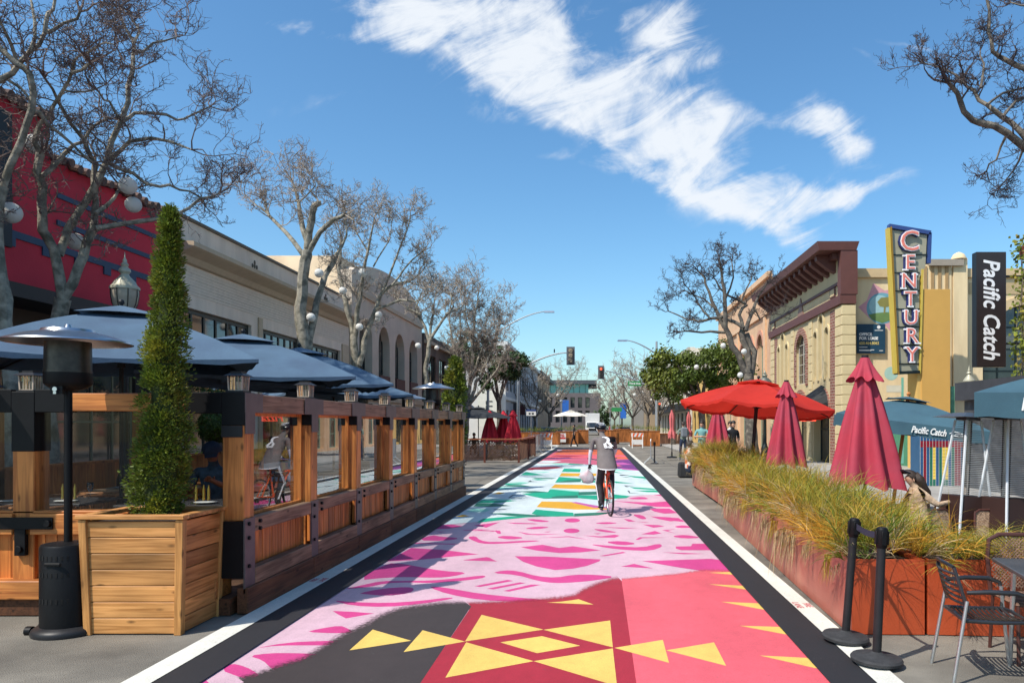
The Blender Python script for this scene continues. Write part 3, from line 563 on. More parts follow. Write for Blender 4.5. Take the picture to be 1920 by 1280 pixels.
# ---------------- lanterns on posts
lg = glassy('lantern_glass', (.85, .8, .75), 1.5, 1.0)
lanw = mat('lantern_mullion', (.45, .36, .28), .6)
def lantern(loc, label):
    t = thing('post_lantern', loc, label, 'lantern', 'small lanterns along the parklet')
    m = MB(); m.box(-.08, .08, -.08, .08, 0, .015); m.build('base', dkm, t)
    m = MB()
    for x in (-.06, .06):
        for y in (-.06, .06): m.bar((x, y, .015), (x * 1.1, y * 1.1, .15), .012)
    for k in (-.03, 0, .03):
        for s in (-.06, .06): m.bar((k, s, .015), (k, s * 1.08, .15), .005); m.bar((s, k, .015), (s * 1.08, k, .15), .005)
    m.box(-.064, .064, -.064, .064, .015, .022); m.build('frame', lanw, t)
    m = MB(); m.box(-.055, .055, -.055, .055, .022, .148); m.build('glass', lg, t)
    m = MB(); m.hexa([(-.1, -.1, .15), (.1, -.1, .15), (.1, .1, .15), (-.1, .1, .15)], [(-.055, -.055, .178), (.055, -.055, .178), (.055, .055, .178), (-.055, .055, .178)]); m.box(-.05, .05, -.05, .05, .178, .196); m.build('roof', dkm, t)
    m = MB(); m.cyl((0, 0, .022), (0, 0, .1), .022, n=8); m.build('candle', mat('candle_wax', (.75, .7, .6), .5), t)
    return t
ords = ['nearest corner', 'second', 'third', 'fourth', 'fifth', 'sixth', 'seventh', 'farthest']
l0 = None
for i, y in enumerate(PY):
    lb = ['small dark lantern on the near corner post of the cedar fence', 'small dark lantern on the second post of the glass fence from the near corner', 'small dark lantern on the third post of the glass fence from the near corner', 'small dark lantern on the fourth post of the glass fence from the near corner', 'small dark lantern on the fifth post of the glass fence from the near corner', 'small dark lantern on the sixth post of the glass fence from the near corner', 'small dark lantern on the second last post of the glass fence', 'small dark lantern on the farthest post of the glass fence'][i]
    loc = (XF - PW / 2, y + PW / 2, 2.045)
    if l0 is None: l0 = lantern(loc, lb)
    else: dup(l0, loc, lb)
dup(l0, (XP - .1, yF + .1, 2.05), 'small dark lantern on the black capped post at the left edge, by the heater')
dup(l0, (-8.18, PY[2] + .07, 2.1), 'small dark lantern on the rear posts of the parklet behind the cypress')
# ---------------- wooden planter + cypress
def big_planter(loc, w_, d_, h_, label, group, boards=7):
    t = thing('wooden_planter', loc, label, 'planter', group)
    tp = .93   # taper towards the bottom
    def X(x, z): return x * (tp + (1 - tp) * z / h_)
    for side, mt_ in (('front', pw), ('back', pw), ('left', pwy), ('right', pwy)):
        m = MB(); s = (h_ - .06) / boards
        for k in range(boards):
            z0, z1 = .01 + k * s, .01 + (k + 1) * s - .006; a0 = w_ / 2; b0 = d_ / 2; th = .025; ins = .02
            def pt(u, v, z):
                k_ = tp + (1 - tp) * z / h_
                return (u * k_, v * k_, z)
            if side in ('front', 'back'):
                sg = -1 if side == 'front' else 1
                q = [(-a0 + .05, sg * (b0 - ins)), (a0 - .05, sg * (b0 - ins)), (a0 - .05, sg * (b0 - ins - th)), (-a0 + .05, sg * (b0 - ins - th))]
            else:
                sg = -1 if side == 'left' else 1
                q = [(sg * (a0 - ins), -b0 + .05), (sg * (a0 - ins), b0 - .05), (sg * (a0 - ins - th), b0 - .05), (sg * (a0 - ins - th), -b0 + .05)]
            if side in ('back', 'right'): pass
            m.hexa([pt(*c, z0) for c in q], [pt(*c, z1) for c in q])
        m.build('board_side', mt_, t, bevel=.004)
    for sx in (-1, 1):
        for sy in (-1, 1):
            m = MB(); k0 = tp; a0 = w_ / 2; b0 = d_ / 2
            q = [(sx * (a0 - .065), sy * b0), (sx * a0, sy * b0), (sx * a0, sy * (b0 - .065)), (sx * (a0 - .065), sy * (b0 - .065))]
            m.hexa([(c[0] * k0, c[1] * k0, 0) for c in q], [(c[0], c[1], h_ - .04) for c in q]); m.build('corner_post', pwz, t, bevel=.004)
    m = MB(); a = w_ / 2 + .015; b = d_ / 2 + .015
    m.box(-a, a, -b, -b + .09, h_ - .035, h_); m.box(-a, a, b - .09, b, h_ - .035, h_); m.box(-a, -a + .09, -b + .092, b - .092, h_ - .035, h_); m.box(a - .09, a, -b + .092, b - .092, h_ - .035, h_); m.build('rim', pw, t, bevel=.004)
    m = MB(); m.box(-a + .1, a - .1, -b + .1, b - .1, h_ - .12, h_ - .06); m.build('soil', mat('soil', (.035, .022, .015), .95, .4, 20, .8), t)
    return t
big_planter((-3.85, 6.52, 0), .87, .72, 1.0, 'square cedar planter holding the tall cypress at the front corner of the parklet', None)
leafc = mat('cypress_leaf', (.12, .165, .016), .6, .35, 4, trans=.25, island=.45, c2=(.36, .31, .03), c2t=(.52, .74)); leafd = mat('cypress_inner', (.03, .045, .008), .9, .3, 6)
bark_l = mat('bark_pale', (.30, .27, .21), .85, .3, 9, .7, c2=(.13, .12, .09), c2t=(.45, .6), bscale=40)
bark_d = mat('bark_dark', (.10, .085, .07), .9, .3, 9, .6, c2=(.20, .17, .13), c2t=(.5, .65), bscale=40)
def cypress(loc, prof, label, group, n=14000, size=.028):
    t = thing('cypress_tree', loc, label, 'tree', group)
    m = MB(); m.tube([(0, 0, -.08), (0, 0, prof[-1][1] * .9)], [.035, .008], 6); m.build('trunk', bark_d, t)
    r_ = random.Random(3); zmax = prof[-1][1]; bend = .035
    def rad(z):
        for (r0, z0), (r1, z1) in zip(prof, prof[1:]):
            if z <= z1: return r0 + (r1 - r0) * (z - z0) / (z1 - z0 + 1e-9)
        return 0
    vs = []; fs = []
    clumps = []
    for _ in range(420):
        z = r_.uniform(prof[0][1], zmax); a = r_.uniform(0, 2 * PI); R_ = rad(z) * (.93 + .42 * noise.noise(Vector((math.cos(a) * 1.3, math.sin(a) * 1.3, z * 2.6))))
        clumps.append((R_ * math.cos(a) * r_.uniform(.72, 1.0) + bend * z, R_ * math.sin(a) * r_.uniform(.72, 1.0), z, a, r_.uniform(.045, .10) * (.6 + .4 * min(1, R_ / .15))))
    for _ in range(n):
        c = r_.choice(clumps); s_ = c[4]
        d = Vector((r_.gauss(0, 1), r_.gauss(0, 1), r_.gauss(0, 1) + .3)).normalized()
        p = Vector((c[0], c[1], c[2])) + d * s_ * r_.uniform(.6, 1.05) * Vector((1, 1, 1.3)).length / 1.7
        outd = Vector((math.cos(c[3]), math.sin(c[3]), .7)); dr = (d + outd * .7 + Vector((r_.gauss(0, .4), r_.gauss(0, .4), r_.gauss(0, .3)))).normalized()
        x = dr.cross(Vector((r_.gauss(0, 1), r_.gauss(0, 1), r_.gauss(0, 1)))).normalized(); L_ = size * r_.uniform(.8, 1.7); W_ = size * r_.uniform(.25, .5)
        i = len(vs); vs += [p - x * W_, p + x * W_, p + dr * L_ + x * W_ * .6, p + dr * L_ * 1.1 - x * W_ * .4]; fs.append((i, i + 1, i + 2, i + 3))
    m = MB(); m.mesh(vs, fs); m.build('crown', leafc, t)
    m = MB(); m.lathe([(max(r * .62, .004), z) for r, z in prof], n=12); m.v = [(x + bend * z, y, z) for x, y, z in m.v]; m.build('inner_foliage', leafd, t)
    return t
prof = [(.12, .02), (.20, .15), (.20, .45), (.175, .8), (.15, 1.15), (.125, 1.5), (.10, 1.9), (.07, 2.25), (.045, 2.5), (.008, 2.66)]
cypress((-3.80, 6.50, .96), prof, 'tall narrow yellow green cypress in the square planter at the front', None, 36000, .017)
pe = big_planter((-3.95, 19.4, 0), .87, .72, 1.0, 'square cedar planter at the far end of the parklet under a cypress', None, 7)
cypress((-3.72, 19.2, .9), [(.2, .05), (.30, .3), (.30, .9), (.27, 1.5), (.22, 2.1), (.12, 2.45), (.02, 2.55)], 'short full cypress at the far end of the cedar fence', None, 7000, .045)
# ---------------- mushroom heaters
meshm = mat('burner_mesh', (.05, .045, .04), .35, .3, 14, metal=.6)
def heater(loc, label):
    t = thing('patio_heater', loc, label, 'patio heater', 'mushroom patio heaters in the parklet')
    m = MB(); m.lathe([(.26, .0), (.265, .03), (.255, .05), (.22, .075)], n=28); m.build('base', dkm, t, smooth=True)
    m = MB(); m.lathe([(.2, .075), (.2, .74), (.19, .76), (.02, .775)], n=28); m.build('tank_housing', blk, t, smooth=True)
    m = MB()
    for zz in (.66, .52, .3):
        for k in range(7):
            a = -PI / 2 + (k - 3) * .2; m.cbox((.2 * math.cos(a), .2 * math.sin(a), zz), (.004, .014, .04), a)
    m.build('vent_slots', mat('slot_black', (.003, .003, .003), .9), t)
    m = MB(); m.box(-.05, .08, -.212, -.198, .6, .625); m.build('handle', blk, t, bevel=.004)
    for wy_ in (.08, -.08): m = MB(); m.cyl((-.24, wy_, .03), (-.29, wy_, .03), .04, n=10); m.build('wheel', blk, t, smooth=True)
    m = MB(); m.cyl((0, 0, .77), (0, 0, 2.1), .031, n=16); m.build('pole', blk, t, smooth=True)
    m = MB(); m.lathe([(.05, 2.06), (.12, 2.08), (.165, 2.11), (.175, 2.13), (.175, 2.22)], n=24); m.box(-.05, .05, -.14, -.1, 2.03, 2.1); m.build('burner_cup', blk, t, smooth=True)
    m = MB(); m.lathe([(.172, 2.22), (.168, 2.48)], n=28, cap=False); m.lathe([(.176, 2.215), (.176, 2.235)], n=28, cap=False); m.build('burner_screen', meshm, t, smooth=True)
    m = MB(); m.box(-.012, .012, -.16, -.13, 2.03, 2.05); m.cyl((0, -.12, 2.07), (0, -.16, 2.07), .02, n=8); m.build('control_knob', steel, t)
    m = MB(); m.lathe([(.475, 2.47), (.47, 2.482), (.33, 2.535), (.2, 2.565), (.19, 2.585), (.03, 2.60), (.02, 2.63), (.001, 2.63)], n=40, cap=False); m.lathe([(.47, 2.478), (.33, 2.53), (.2, 2.56)], n=40, cap=False); m.build('reflector', steel, t, smooth=True)
    return t
h0 = heater((-4.46, 6.30, 0), 'black mushroom patio heater beside the square planter')
h0.scale = (1, 1, .985)
dup(h0, (-6.15, 6.45, -.0), 'patio heater at the left edge with only its steel dome showing')
dup(h0, (-3.72, 17.0, .12), 'patio heater nearest the far cypress, dome above the farthest lanterns')
dup(h0, (-5.1, 20.2, .0), 'patio heater behind the fifth fence lantern, dome half hidden')
dup(h0, (-6.35, 20.2, .0), 'patio heater behind the third fence lantern under the blue umbrella edge')
# ---------------- open umbrellas
def umbrella(name, loc, n, rad, top, hem, rot, cloth, pole_m, label, group, valance=0.0, vent=.32, sag=.05, lean=0, pr=.024, base=True):
    t = thing(name, loc, label, 'umbrella', group)
    cs = [Vector((rad * math.cos(rot + 2 * PI * k / n), rad * math.sin(rot + 2 * PI * k / n), hem)) for k in range(n)]
    ap = Vector((0, 0, top)); S = 8
    m = MB()
    def surf(a, b, u, v, r0, apx):   # u along hem, v from apex to hem
        e = a.lerp(b, u); q = apx.lerp(e, v); q.z -= sag * math.sin(PI * u) * v * 1.0
        q.x *= 1 - .03 * math.sin(PI * u) * v; q.y *= 1 - .03 * math.sin(PI * u) * v
        q.z += .10 * (top - hem) * math.sin(PI * v) * 1.0
        return q
    for k in range(n):
        a, b = cs[k], cs[(k + 1) % n]; vs = []; fs = []
        for i in range(S + 1):
            v = .12 + .88 * i / S
            for j in range(S + 1): vs.append(surf(a, b, j / S, v, 0, ap))
        for i in range(S):
            for j in range(S):
                q = i * (S + 1) + j; fs.append((q, q + S + 1, q + S + 2, q + 1))
        m.mesh(vs, fs)
    cano = m.build('canopy', cloth, t, smooth='all')
    if valance:
        m = MB()
        for k in range(n):
            a, b = cs[k], cs[(k + 1) % n]; vs = []; fs = []; W_ = 16
            for j in range(W_ + 1):
                p = surf(a, b, j / W_, 1, 0, ap); vs += [p, p - Vector((0, 0, valance)) + Vector((0, 0, .012 * math.sin(j * 1.7)))]
            for j in range(W_): fs.append((2 * j, 2 * j + 1, 2 * j + 3, 2 * j + 2))
            m.mesh(vs, fs)
        m.build('valance', cloth, t, smooth='all')
    m = MB()
    if vent:
        for k in range(n):
            a, b = cs[k], cs[(k + 1) % n]; vs = []; fs = []; A2_ = ap + Vector((0, 0, .05))
            for i in range(4):
                for j in range(5):
                    q = surf(a, b, j / 4, vent * i / 3 * (1 if j in (0, 4) else .93), 0, ap) + Vector((0, 0, .05 + (.03 * math.sin(PI * j / 4) if i == 3 else 0))); vs.append(q)
            for i in range(3):
                for j in range(4):
                    q = i * 5 + j; fs.append((q, q + 5, q + 6, q + 1))
            m.mesh(vs, fs)
        m.build('vent_cap', cloth, t, smooth='all')
    mid = .42
    for k in range(n):
        m = MB(); m.bar((0, 0, top - .05), tuple(cs[k] * .99 - Vector((0, 0, .02))), .022, .016)
        rb = m.build('rib', pole_m, t)
        m = MB(); e = ap.lerp(cs[k], .5) - Vector((0, 0, .03)); m.bar((0, 0, hem - .02), tuple(e), .016); m.build('strut', pole_m, rb)
    m = MB(); m.tube([(0, 0, .05), (0, 0, top + .02)], pr, 12); m.build('pole', pole_m, t, smooth=True)
    m = MB(); m.ball((0, 0, top + .09), .035, 10, 6); m.cyl((0, 0, top), (0, 0, top + .07), .02); m.build('finial', pole_m, t, smooth=True)
    m = MB(); m.cyl((0, 0, hem - .06), (0, 0, hem + .02), .045, n=12); m.build('hub', pole_m, t, smooth=True)
    if base:
        m = MB(); m.lathe([(.3, 0), (.3, .05), (.05, .08), (.04, .3)], n=20); m.build('base', dkm, t, smooth=True)
    return t
bluec = mat('slate_blue_canvas', (.07, .125, .19), .85, .1, 3, .15, c2=(.058, .10, .16), bscale=60)
gbl = 'slate blue umbrellas over the parklet'
umbrella('patio_umbrella', (-5.73, 9.0, .15), 4, 1.95, 2.98, 2.34, R(-15), bluec, dkm, 'nearest slate blue umbrella, spreading behind the cypress', gbl, .05)
umbrella('patio_umbrella', (-5.4, 11.4, .15), 4, 1.95, 2.93, 2.30, R(-15), bluec, dkm, 'second slate blue umbrella, its peak just right of the cypress', gbl, .05)
umbrella('patio_umbrella', (-5.50, 13.8, .15), 4, 1.95, 2.97, 2.32, R(-15), bluec, dkm, 'slate blue umbrella with its peak left of the thick double trunk', gbl, .05)
umbrella('patio_umbrella', (-5.85, 16.6, .15), 4, 1.85, 2.72, 2.25, R(-8), bluec, dkm, 'farthest slate blue umbrella, low behind the others', gbl, .05)
# ---------------- tables, chairs, settings, diner
ttop = mat('dark_table_top', (.05, .048, .05), .25, .2, 6); ttw = wood('light_table', (.38, .25, .14), (.22, .13, .07), 'x', rough=.3)
china = mat('white_china', (.75, .75, .73), .2, .03, 5); cg = glassy('drinking_glass', (.92, .94, .95), 1.5, 1.3); brass = mat('brass', (.6, .38, .08), .3, .1, 8, metal=.9)
chw = wood('chair_wood', (.35, .16, .065), (.2, .08, .03), 'z', rough=.4)
def dining_table(loc, lx, ly, label, mt_, group='dining tables in the parklet'):
    t = thing('dining_table', loc, label, 'table', group)
    m = MB(); m.box(-lx / 2, lx / 2, -ly / 2, ly / 2, .72, .75); m.build('tabletop', mt_, t, bevel=.006)
    m = MB(); m.cyl((0, 0, .03), (0, 0, .72), .035, n=10); m.build('pedestal', blk, t, smooth=True)
    m = MB(); m.cbox((0, 0, .015), (.5, .07, .03)); m.cbox((0, 0, .0155), (.07, .5, .029)); m.build('foot', blk, t)
    return t
def wood_chair(loc, rz, label, group='wooden chairs in the parklet'):
    t = thing('wooden_chair', loc, label, 'chair', group, rz)
    m = MB(); m.box(-.22, .22, -.22, .22, .43, .46); m.build('seat', chw, t, bevel=.01)
    for sx in (-1, 1):
        for sy in (-1, 1):
            m = MB(); m.tube([(sx * .17, sy * .17, .43), (sx * .23, sy * .23, 0)], [.017, .012], 7); m.build('leg', chw, t, smooth=True)
    m = MB(); pts = [(.26 * math.cos(a), .26 * math.sin(a), .74) for a in [PI * (-.05 + 1.1 * k / 10) for k in range(11)]]; m.tube(pts, .018, 7)
    for k in range(1, 10, 2): m.tube([(pts[k][0] * .85, pts[k][1] * .8, .46), pts[k]], .009, 5)
    m.build('backrest', chw, t, smooth=True); return t
def plate(loc, label): 
    m = MB(); m.lathe([(.05, 0), (.07, .006), (.115, .018), (.12, .02), (.07, .01), (.001, .008)], n=20, cap=False); o = m.build('plate', china, smooth='all'); o.location = loc; return tag(o, label, 'plate', 'plates on the parklet tables')
def wineglass(loc, label, h_=.2):
    m = MB(); m.lathe([(.034, 0), (.034, .003), (.005, .006), (.004, .09), (.02, .11), (.036, .15), (.033, h_), (.031, h_), (.033, .15)], n=14, cap=False); o = m.build('wine_glass', cg, smooth='all'); o.location = loc; return tag(o, label, 'glass', 'glasses on the parklet tables')
T1 = [(-6.1, 8.35, ttop, 'near dark table left of the heater pole'), (-4.5, 8.2, ttop, 'dark table of the capped diner'), (-6.0, 10.1, ttw, 'pale topped table seen past the heater pole'), (-4.3, 10.3, ttop, 'dark table behind the first glass pane'), (-5.8, 13.2, ttop, 'dark table deep in the parklet'), (-4.4, 13.6, ttw, 'pale table deep in the parklet near the glass')]
ch0 = None
for k, (x, y, mt_, lb) in enumerate(T1):
    dining_table((x, y, .15), 1.15, .75, lb, mt_)
    for j, (dx, dy, rz) in enumerate(((-.3, -.55, PI), (.3, -.55, PI), (-.3, .55, 0), (.3, .55, 0))):
        lb2 = 'wooden chair, %s, at the %s' % (['near left', 'near right', 'far left', 'far right'][j], lb)
        if k == 1 and j > 1: continue
        if ch0 is None: ch0 = wood_chair((x + dx, y + dy, .15), rz, lb2)
        else: dup(ch0, (x + dx, y + dy, .15), lb2, rz + rnd.uniform(-.25, .25))
    for j, dx in enumerate((-.3, .3)):
        plate((x + dx, y - .18, .9), 'white plate on the %s, %s' % (lb, ['left', 'right'][j]))
        wineglass((x + dx + .12, y + .02, .9), 'stem glass on the %s, %s' % (lb, ['left', 'right'][j]))
for x, y, lb in ((-6.1, 8.5, 'near dark table at the left edge'), (-6.0, 10.2, 'pale topped table seen past the heater pole'), (-4.5, 8.35, 'dark table behind the square planter')):
    for k in range(3):
        m = MB(); m.lathe([(.014, 0), (.02, .01), (.014, .03), (.016, .12), (.008, .15), (.008, .17)], n=10); o = m.build('pepper_mill', brass, smooth=True); o.location = (x + .16 - .07 * k, y + (.03 if k == 1 else 0), .9)
        tag(o, 'brass mill, %s in the trio on the %s' % (['rightmost', 'middle', 'leftmost'][k], lb), 'pepper mill', 'brass mills on the tables')
dup(ch0, (-4.60, 9.02, .15), 'wooden chair the capped diner sits on', 0)
m = MB(); m.lathe([(.08, 0), (.085, .01), (.02, .02), (.02, .1), (.12, .14), (.05, .2), (.01, .24)], n=14); o = m.build('table_lamp', china, smooth=True); o.location = (-5.75, 10.2, .9); tag(o, 'small white mushroom lamp on the pale topped table', 'lamp')
# ================================================================ people
skinm = mat('skin', (.48, .26, .17), .55, .06, 8); hairb = mat('hair_brown', (.035, .02, .013), .55, .3, 30, .4); hairk = mat('hair_black', (.012, .01, .01), .5, .3, 30, .4)
def body(name, parent, J, E, mats, segm, sub=2):
    """one continuous skinned body. J: name->(pos, radius); E: edges; segm: (a,b)->material index"""
    names = list(J); idx = {k: i for i, k in enumerate(names)}
    me = bpy.data.meshes.new('tmp'); me.from_pydata([J[k][0] for k in names], [(idx[a], idx[b]) for a, b in E], [])
    ob = bpy.data.objects.new('tmp', me); col.objects.link(ob)
    md = ob.modifiers.new('skin', 'SKIN'); md.use_smooth_shade = True
    sv = me.skin_vertices[0].data
    for k in names:
        r = J[k][1]; sv[idx[k]].radius = (r, r) if isinstance(r, (int, float)) else r
        sv[idx[k]].use_root = (k == 'pelvis')
    s2 = ob.modifiers.new('sub', 'SUBSURF'); s2.levels = sub; s2.render_levels = sub
    dg = bpy.context.evaluated_depsgraph_get(); dg.update(); m2 = bpy.data.meshes.new_from_object(ob.evaluated_get(dg)); bpy.data.objects.remove(ob); bpy.data.meshes.remove(me)
    m2.name = name; m2.materials.clear()
    for q in mats: m2.materials.append(q)
    segs = [(Vector(J[a][0]), Vector(J[b][0]), segm.get((a, b), segm.get((b, a), 0)), max(1e-3, (J[a][1] if isinstance(J[a][1], (int, float)) else J[a][1][0]))) for a, b in E]
    for p in m2.polygons:
        c = p.center; best = 1e9
        for a, b, mi_, rr in segs:
            d = b - a; t = max(0, min(1, (c - a).dot(d) / (d.length_squared + 1e-9))); q = (c - a - d * t).length / (rr + .02)
            if q < best: best = q; p_m = mi_
        p.material_index = p_m; p.use_smooth = True
    o = bpy.data.objects.new(name, m2); col.objects.link(o)
    if parent is not None: o.parent = parent
    return o
def hand(J, E, segm, side, wrist, d, out_, curl=.5, mi_=0, thumb_dir=None):
    """palm + 5 fingers; d = hand direction, out_ = direction towards the palm side (fingers curl to it)"""
    w_ = Vector(wrist); d = Vector(d).normalized(); o_ = Vector(out_); o_ = (o_ - d * o_.dot(d)).normalized(); s_ = d.cross(o_).normalized()
    if thumb_dir is not None and s_.dot(Vector(thumb_dir)) < 0: s_ = -s_
    pn = 'palm' + side; J[pn] = (tuple(w_ + d * .055), .026); E.append(('wrist' + side, pn)); segm[('wrist' + side, pn)] = mi_
    for k, (off, ln) in enumerate(((.028, .075), (.010, .085), (-.010, .08), (-.028, .062))):
        b = w_ + d * .09 + s_ * off; J['f%d0%s' % (k, side)] = (tuple(b), .0095); E.append((pn, 'f%d0%s' % (k, side))); segm[(pn, 'f%d0%s' % (k, side))] = mi_
        dd = d; pr_ = 'f%d0%s' % (k, side)
        for j in (1, 2):
            dd = (dd * math.cos(curl * j * .6) + o_ * math.sin(curl * j * .8)).normalized(); b = b + dd * ln * .5; nm = 'f%d%d%s' % (k, j, side); J[nm] = (tuple(b), .0085); E.append((pr_, nm)); segm[(pr_, nm)] = mi_; pr_ = nm
    b = w_ + d * .035 + s_ * .03; J['t0' + side] = (tuple(b), .011); E.append((pn, 't0' + side)); segm[(pn, 't0' + side)] = mi_
    b = b + (d * .7 + s_ * .6 + o_ * .3).normalized() * .04; J['t1' + side] = (tuple(b), .0095); E.append(('t0' + side, 't1' + side)); segm[('t0' + side, 't1' + side)] = mi_
def person(loc, rz, pose, label, mats, hair=hairb, sub=2, scale=1.0, extras=None, face=True, longhair=False, hands=True, fem=False, group=None):
    """pose: dict of joints (local, facing -y... here facing +y)"""
    t = thing('person', loc, label, 'person', group, rz); t.scale = (scale,) * 3
    p = pose; J = {}; E = []; S_ = {}
    def j(n, pos, r): J[n] = (tuple(pos), r)
    pel = Vector(p['pelvis']); che = Vector(p['chest']); nk = Vector(p['neck']); hd = Vector(p['head'])
    fat = p.get('fat', 1); j('pelvis', pel, (.145 * fat, .115 * fat)); j('waist', pel.lerp(che, .45), (.125 * fat, .10 * fat)); j('chest', che, (.155 * (1 + (fat - 1) * .6), .115 * fat)); j('neckb', che.lerp(nk, .75), (.08, .07)); j('neck', nk, .055)
    up = (hd - nk).normalized(); fwd = Vector(p.get('look', (0, 1, 0))).normalized()
    j('head', hd, (.078, .092)); j('crown', hd + up * .085, (.062, .075)); j('jaw', hd - up * .055 + fwd * .03, (.055, .055))
    E += [('pelvis', 'waist'), ('waist', 'chest'), ('chest', 'neckb'), ('neckb', 'neck'), ('neck', 'jaw'), ('jaw', 'head'), ('head', 'crown')]
    for a, b in (('pelvis', 'waist'), ('waist', 'chest'), ('chest', 'neckb')): S_[(a, b)] = 1
    for a, b in (('neckb', 'neck'), ('neck', 'jaw'), ('jaw', 'head'), ('head', 'crown')): S_[(a, b)] = 0
    sl_ = p.get('sleeve', .5)
    for s in 'LR':
        sh, el, wr = Vector(p['sh' + s]), Vector(p['el' + s]), Vector(p['wr' + s])
        j('sh' + s, sh, .062); j('el' + s, el, .042); j('wrist' + s, wr, .028)
        E.append(('chest', 'sh' + s)); S_[('chest', 'sh' + s)] = 1
        if sl_ < 1:
            mid = sh.lerp(el, .7); j('slv' + s, mid, .05); E += [('sh' + s, 'slv' + s), ('slv' + s, 'el' + s)]; S_[('sh' + s, 'slv' + s)] = 1; S_[('slv' + s, 'el' + s)] = p.get('forearm', 0); S_[('el' + s, 'wrist' + s)] = p.get('forearm', 0)
        else: E.append(('sh' + s, 'el' + s)); S_[('sh' + s, 'el' + s)] = 1; S_[('el' + s, 'wrist' + s)] = 1
        E.append(('el' + s, 'wrist' + s))
        if hands: hand(J, E, S_, s, wr, p.get('hd' + s, (wr - el)), p.get('ho' + s, (0, 1, 0)), p.get('curl', .5), p.get('glove', 0), p.get('th' + s))
        hp, kn, an, to = Vector(p['hp' + s]), Vector(p['kn' + s]), Vector(p['an' + s]), Vector(p['to' + s])
        lw_ = p.get('legw', 1.0); j('hp' + s, hp, .092 + .012 * (lw_ - 1)); j('kn' + s, kn, .062 * lw_); j('cf' + s, kn.lerp(an, .35), .060 * lw_); j('an' + s, an, .042 * lw_); j('heel' + s, an + (an - to).normalized() * .05 - Vector((0, 0, .03)), .036); j('ball' + s, an.lerp(to, .65), .04); j('to' + s, to, .03)
        E += [('pelvis', 'hp' + s), ('hp' + s, 'kn' + s), ('kn' + s, 'cf' + s), ('cf' + s, 'an' + s), ('an' + s, 'heel' + s), ('an' + s, 'ball' + s), ('ball' + s, 'to' + s)]
        for a, b in (('pelvis', 'hp'), ('hp', 'kn'), ('kn', 'cf'), ('cf', 'an')): S_[(a + (s if a != 'pelvis' else ''), b + s)] = 2
        for a, b in (('an', 'heel'), ('an', 'ball'), ('ball', 'to')): S_[(a + s, b + s)] = 3
    b = body('body', t, J, E, mats, S_, sub)
    rt = fwd.cross(up).normalized()
    Mh = Matrix(((rt.x, fwd.x, up.x, hd.x), (rt.y, fwd.y, up.y, hd.y), (rt.z, fwd.z, up.z, hd.z), (0, 0, 0, 1)))
    if face:
        m = MB(); k = .088
        vs = [(-.012, .085, -.03), (.012, .085, -.03), (0, .112, -.026), (0, .088, .02)]; m.mesh([Mh @ Vector(q) for q in vs], [(0, 1, 2), (1, 3, 2), (3, 0, 2), (0, 3, 1)])
        for sx in (-1, 1): m.mesh([Mh @ Vector(q) for q in [(sx * .072, -.01, -.03), (sx * .085, -.02, -.01), (sx * .088, -.02, .02), (sx * .075, 0, .025)]], [(0, 1, 2, 3), (3, 2, 1, 0)])
        m.build('nose_and_ears', mats[0], t, smooth='all')
        m = MB()
        for sx in (-1, 1): m.ball(Mh @ Vector((sx * .03, .08, .012)), .009, 8, 5)
        m.build('eyes', mat('eye_dark', (.02, .015, .01), .2), t, smooth='all')
        m = MB(); m.bar(Mh @ Vector((-.02, .083, -.052)), Mh @ Vector((.02, .083, -.052)), .006); m.build('mouth', mat('lips', (.3, .08, .06), .5), t)
    if hair:
        m = MB(); vs = []; fs = []; nn = 16; mm = 8
        for i in range(mm + 1):
            for k2 in range(nn):
                a = 2 * PI * k2 / nn; ph = PI / 2 * (1 - i / mm * (1.35 if math.sin(a) < .3 else .75)); r_ = .098 * math.cos(max(ph, -PI / 2)) + .004 * math.sin(5 * a + i)
                vs.append(Mh @ Vector((r_ * math.cos(a) * .92, r_ * math.sin(a) * 1.08 - .008, .045 + .105 * math.sin(ph))))
        for i in range(mm):
            for k2 in range(nn): fs.append((i * nn + k2, i * nn + (k2 + 1) % nn, (i + 1) * nn + (k2 + 1) % nn, (i + 1) * nn + k2))
        m.mesh(vs, fs)
        if longhair:
            m.tube([Mh @ Vector(q) for q in ((0, -.05, .05), (0, -.095, -.03), (0.01, -.10, -.14), (0.02, -.12, -.22), (0.02, -.12, -.30))], [.075, .075, .055, .045, .012], 12)
        m.build('hair', hair, t, smooth='all')
    return t, Mh
def stand(h_=1.0, spread=.09, lean=0, armL=None, armR=None, step=0.0):
    p = dict(pelvis=(0, 0, .93), chest=(0, .0, 1.30), neck=(0, 0, 1.49), head=(0, .02, 1.60), shL=(-.18, 0, 1.40), elL=(-.24, -.02, 1.12), wrL=(-.24, .06, .88), shR=(.18, 0, 1.40), elR=(.24, -.02, 1.12), wrR=(.24, .06, .88),
             hpL=(-.09, 0, .88), knL=(-.1, .03 + step * .5, .49), anL=(-.1, step, .09), toL=(-.11, .17 + step, .035), hpR=(.09, 0, .88), knR=(.1, .04 - step * .3, .49), anR=(.1, -step, .09), toR=(.11, .17 - step, .035))
    if armL: p['elL'], p['wrL'] = armL
    if armR: p['elR'], p['wrR'] = armR
    return p
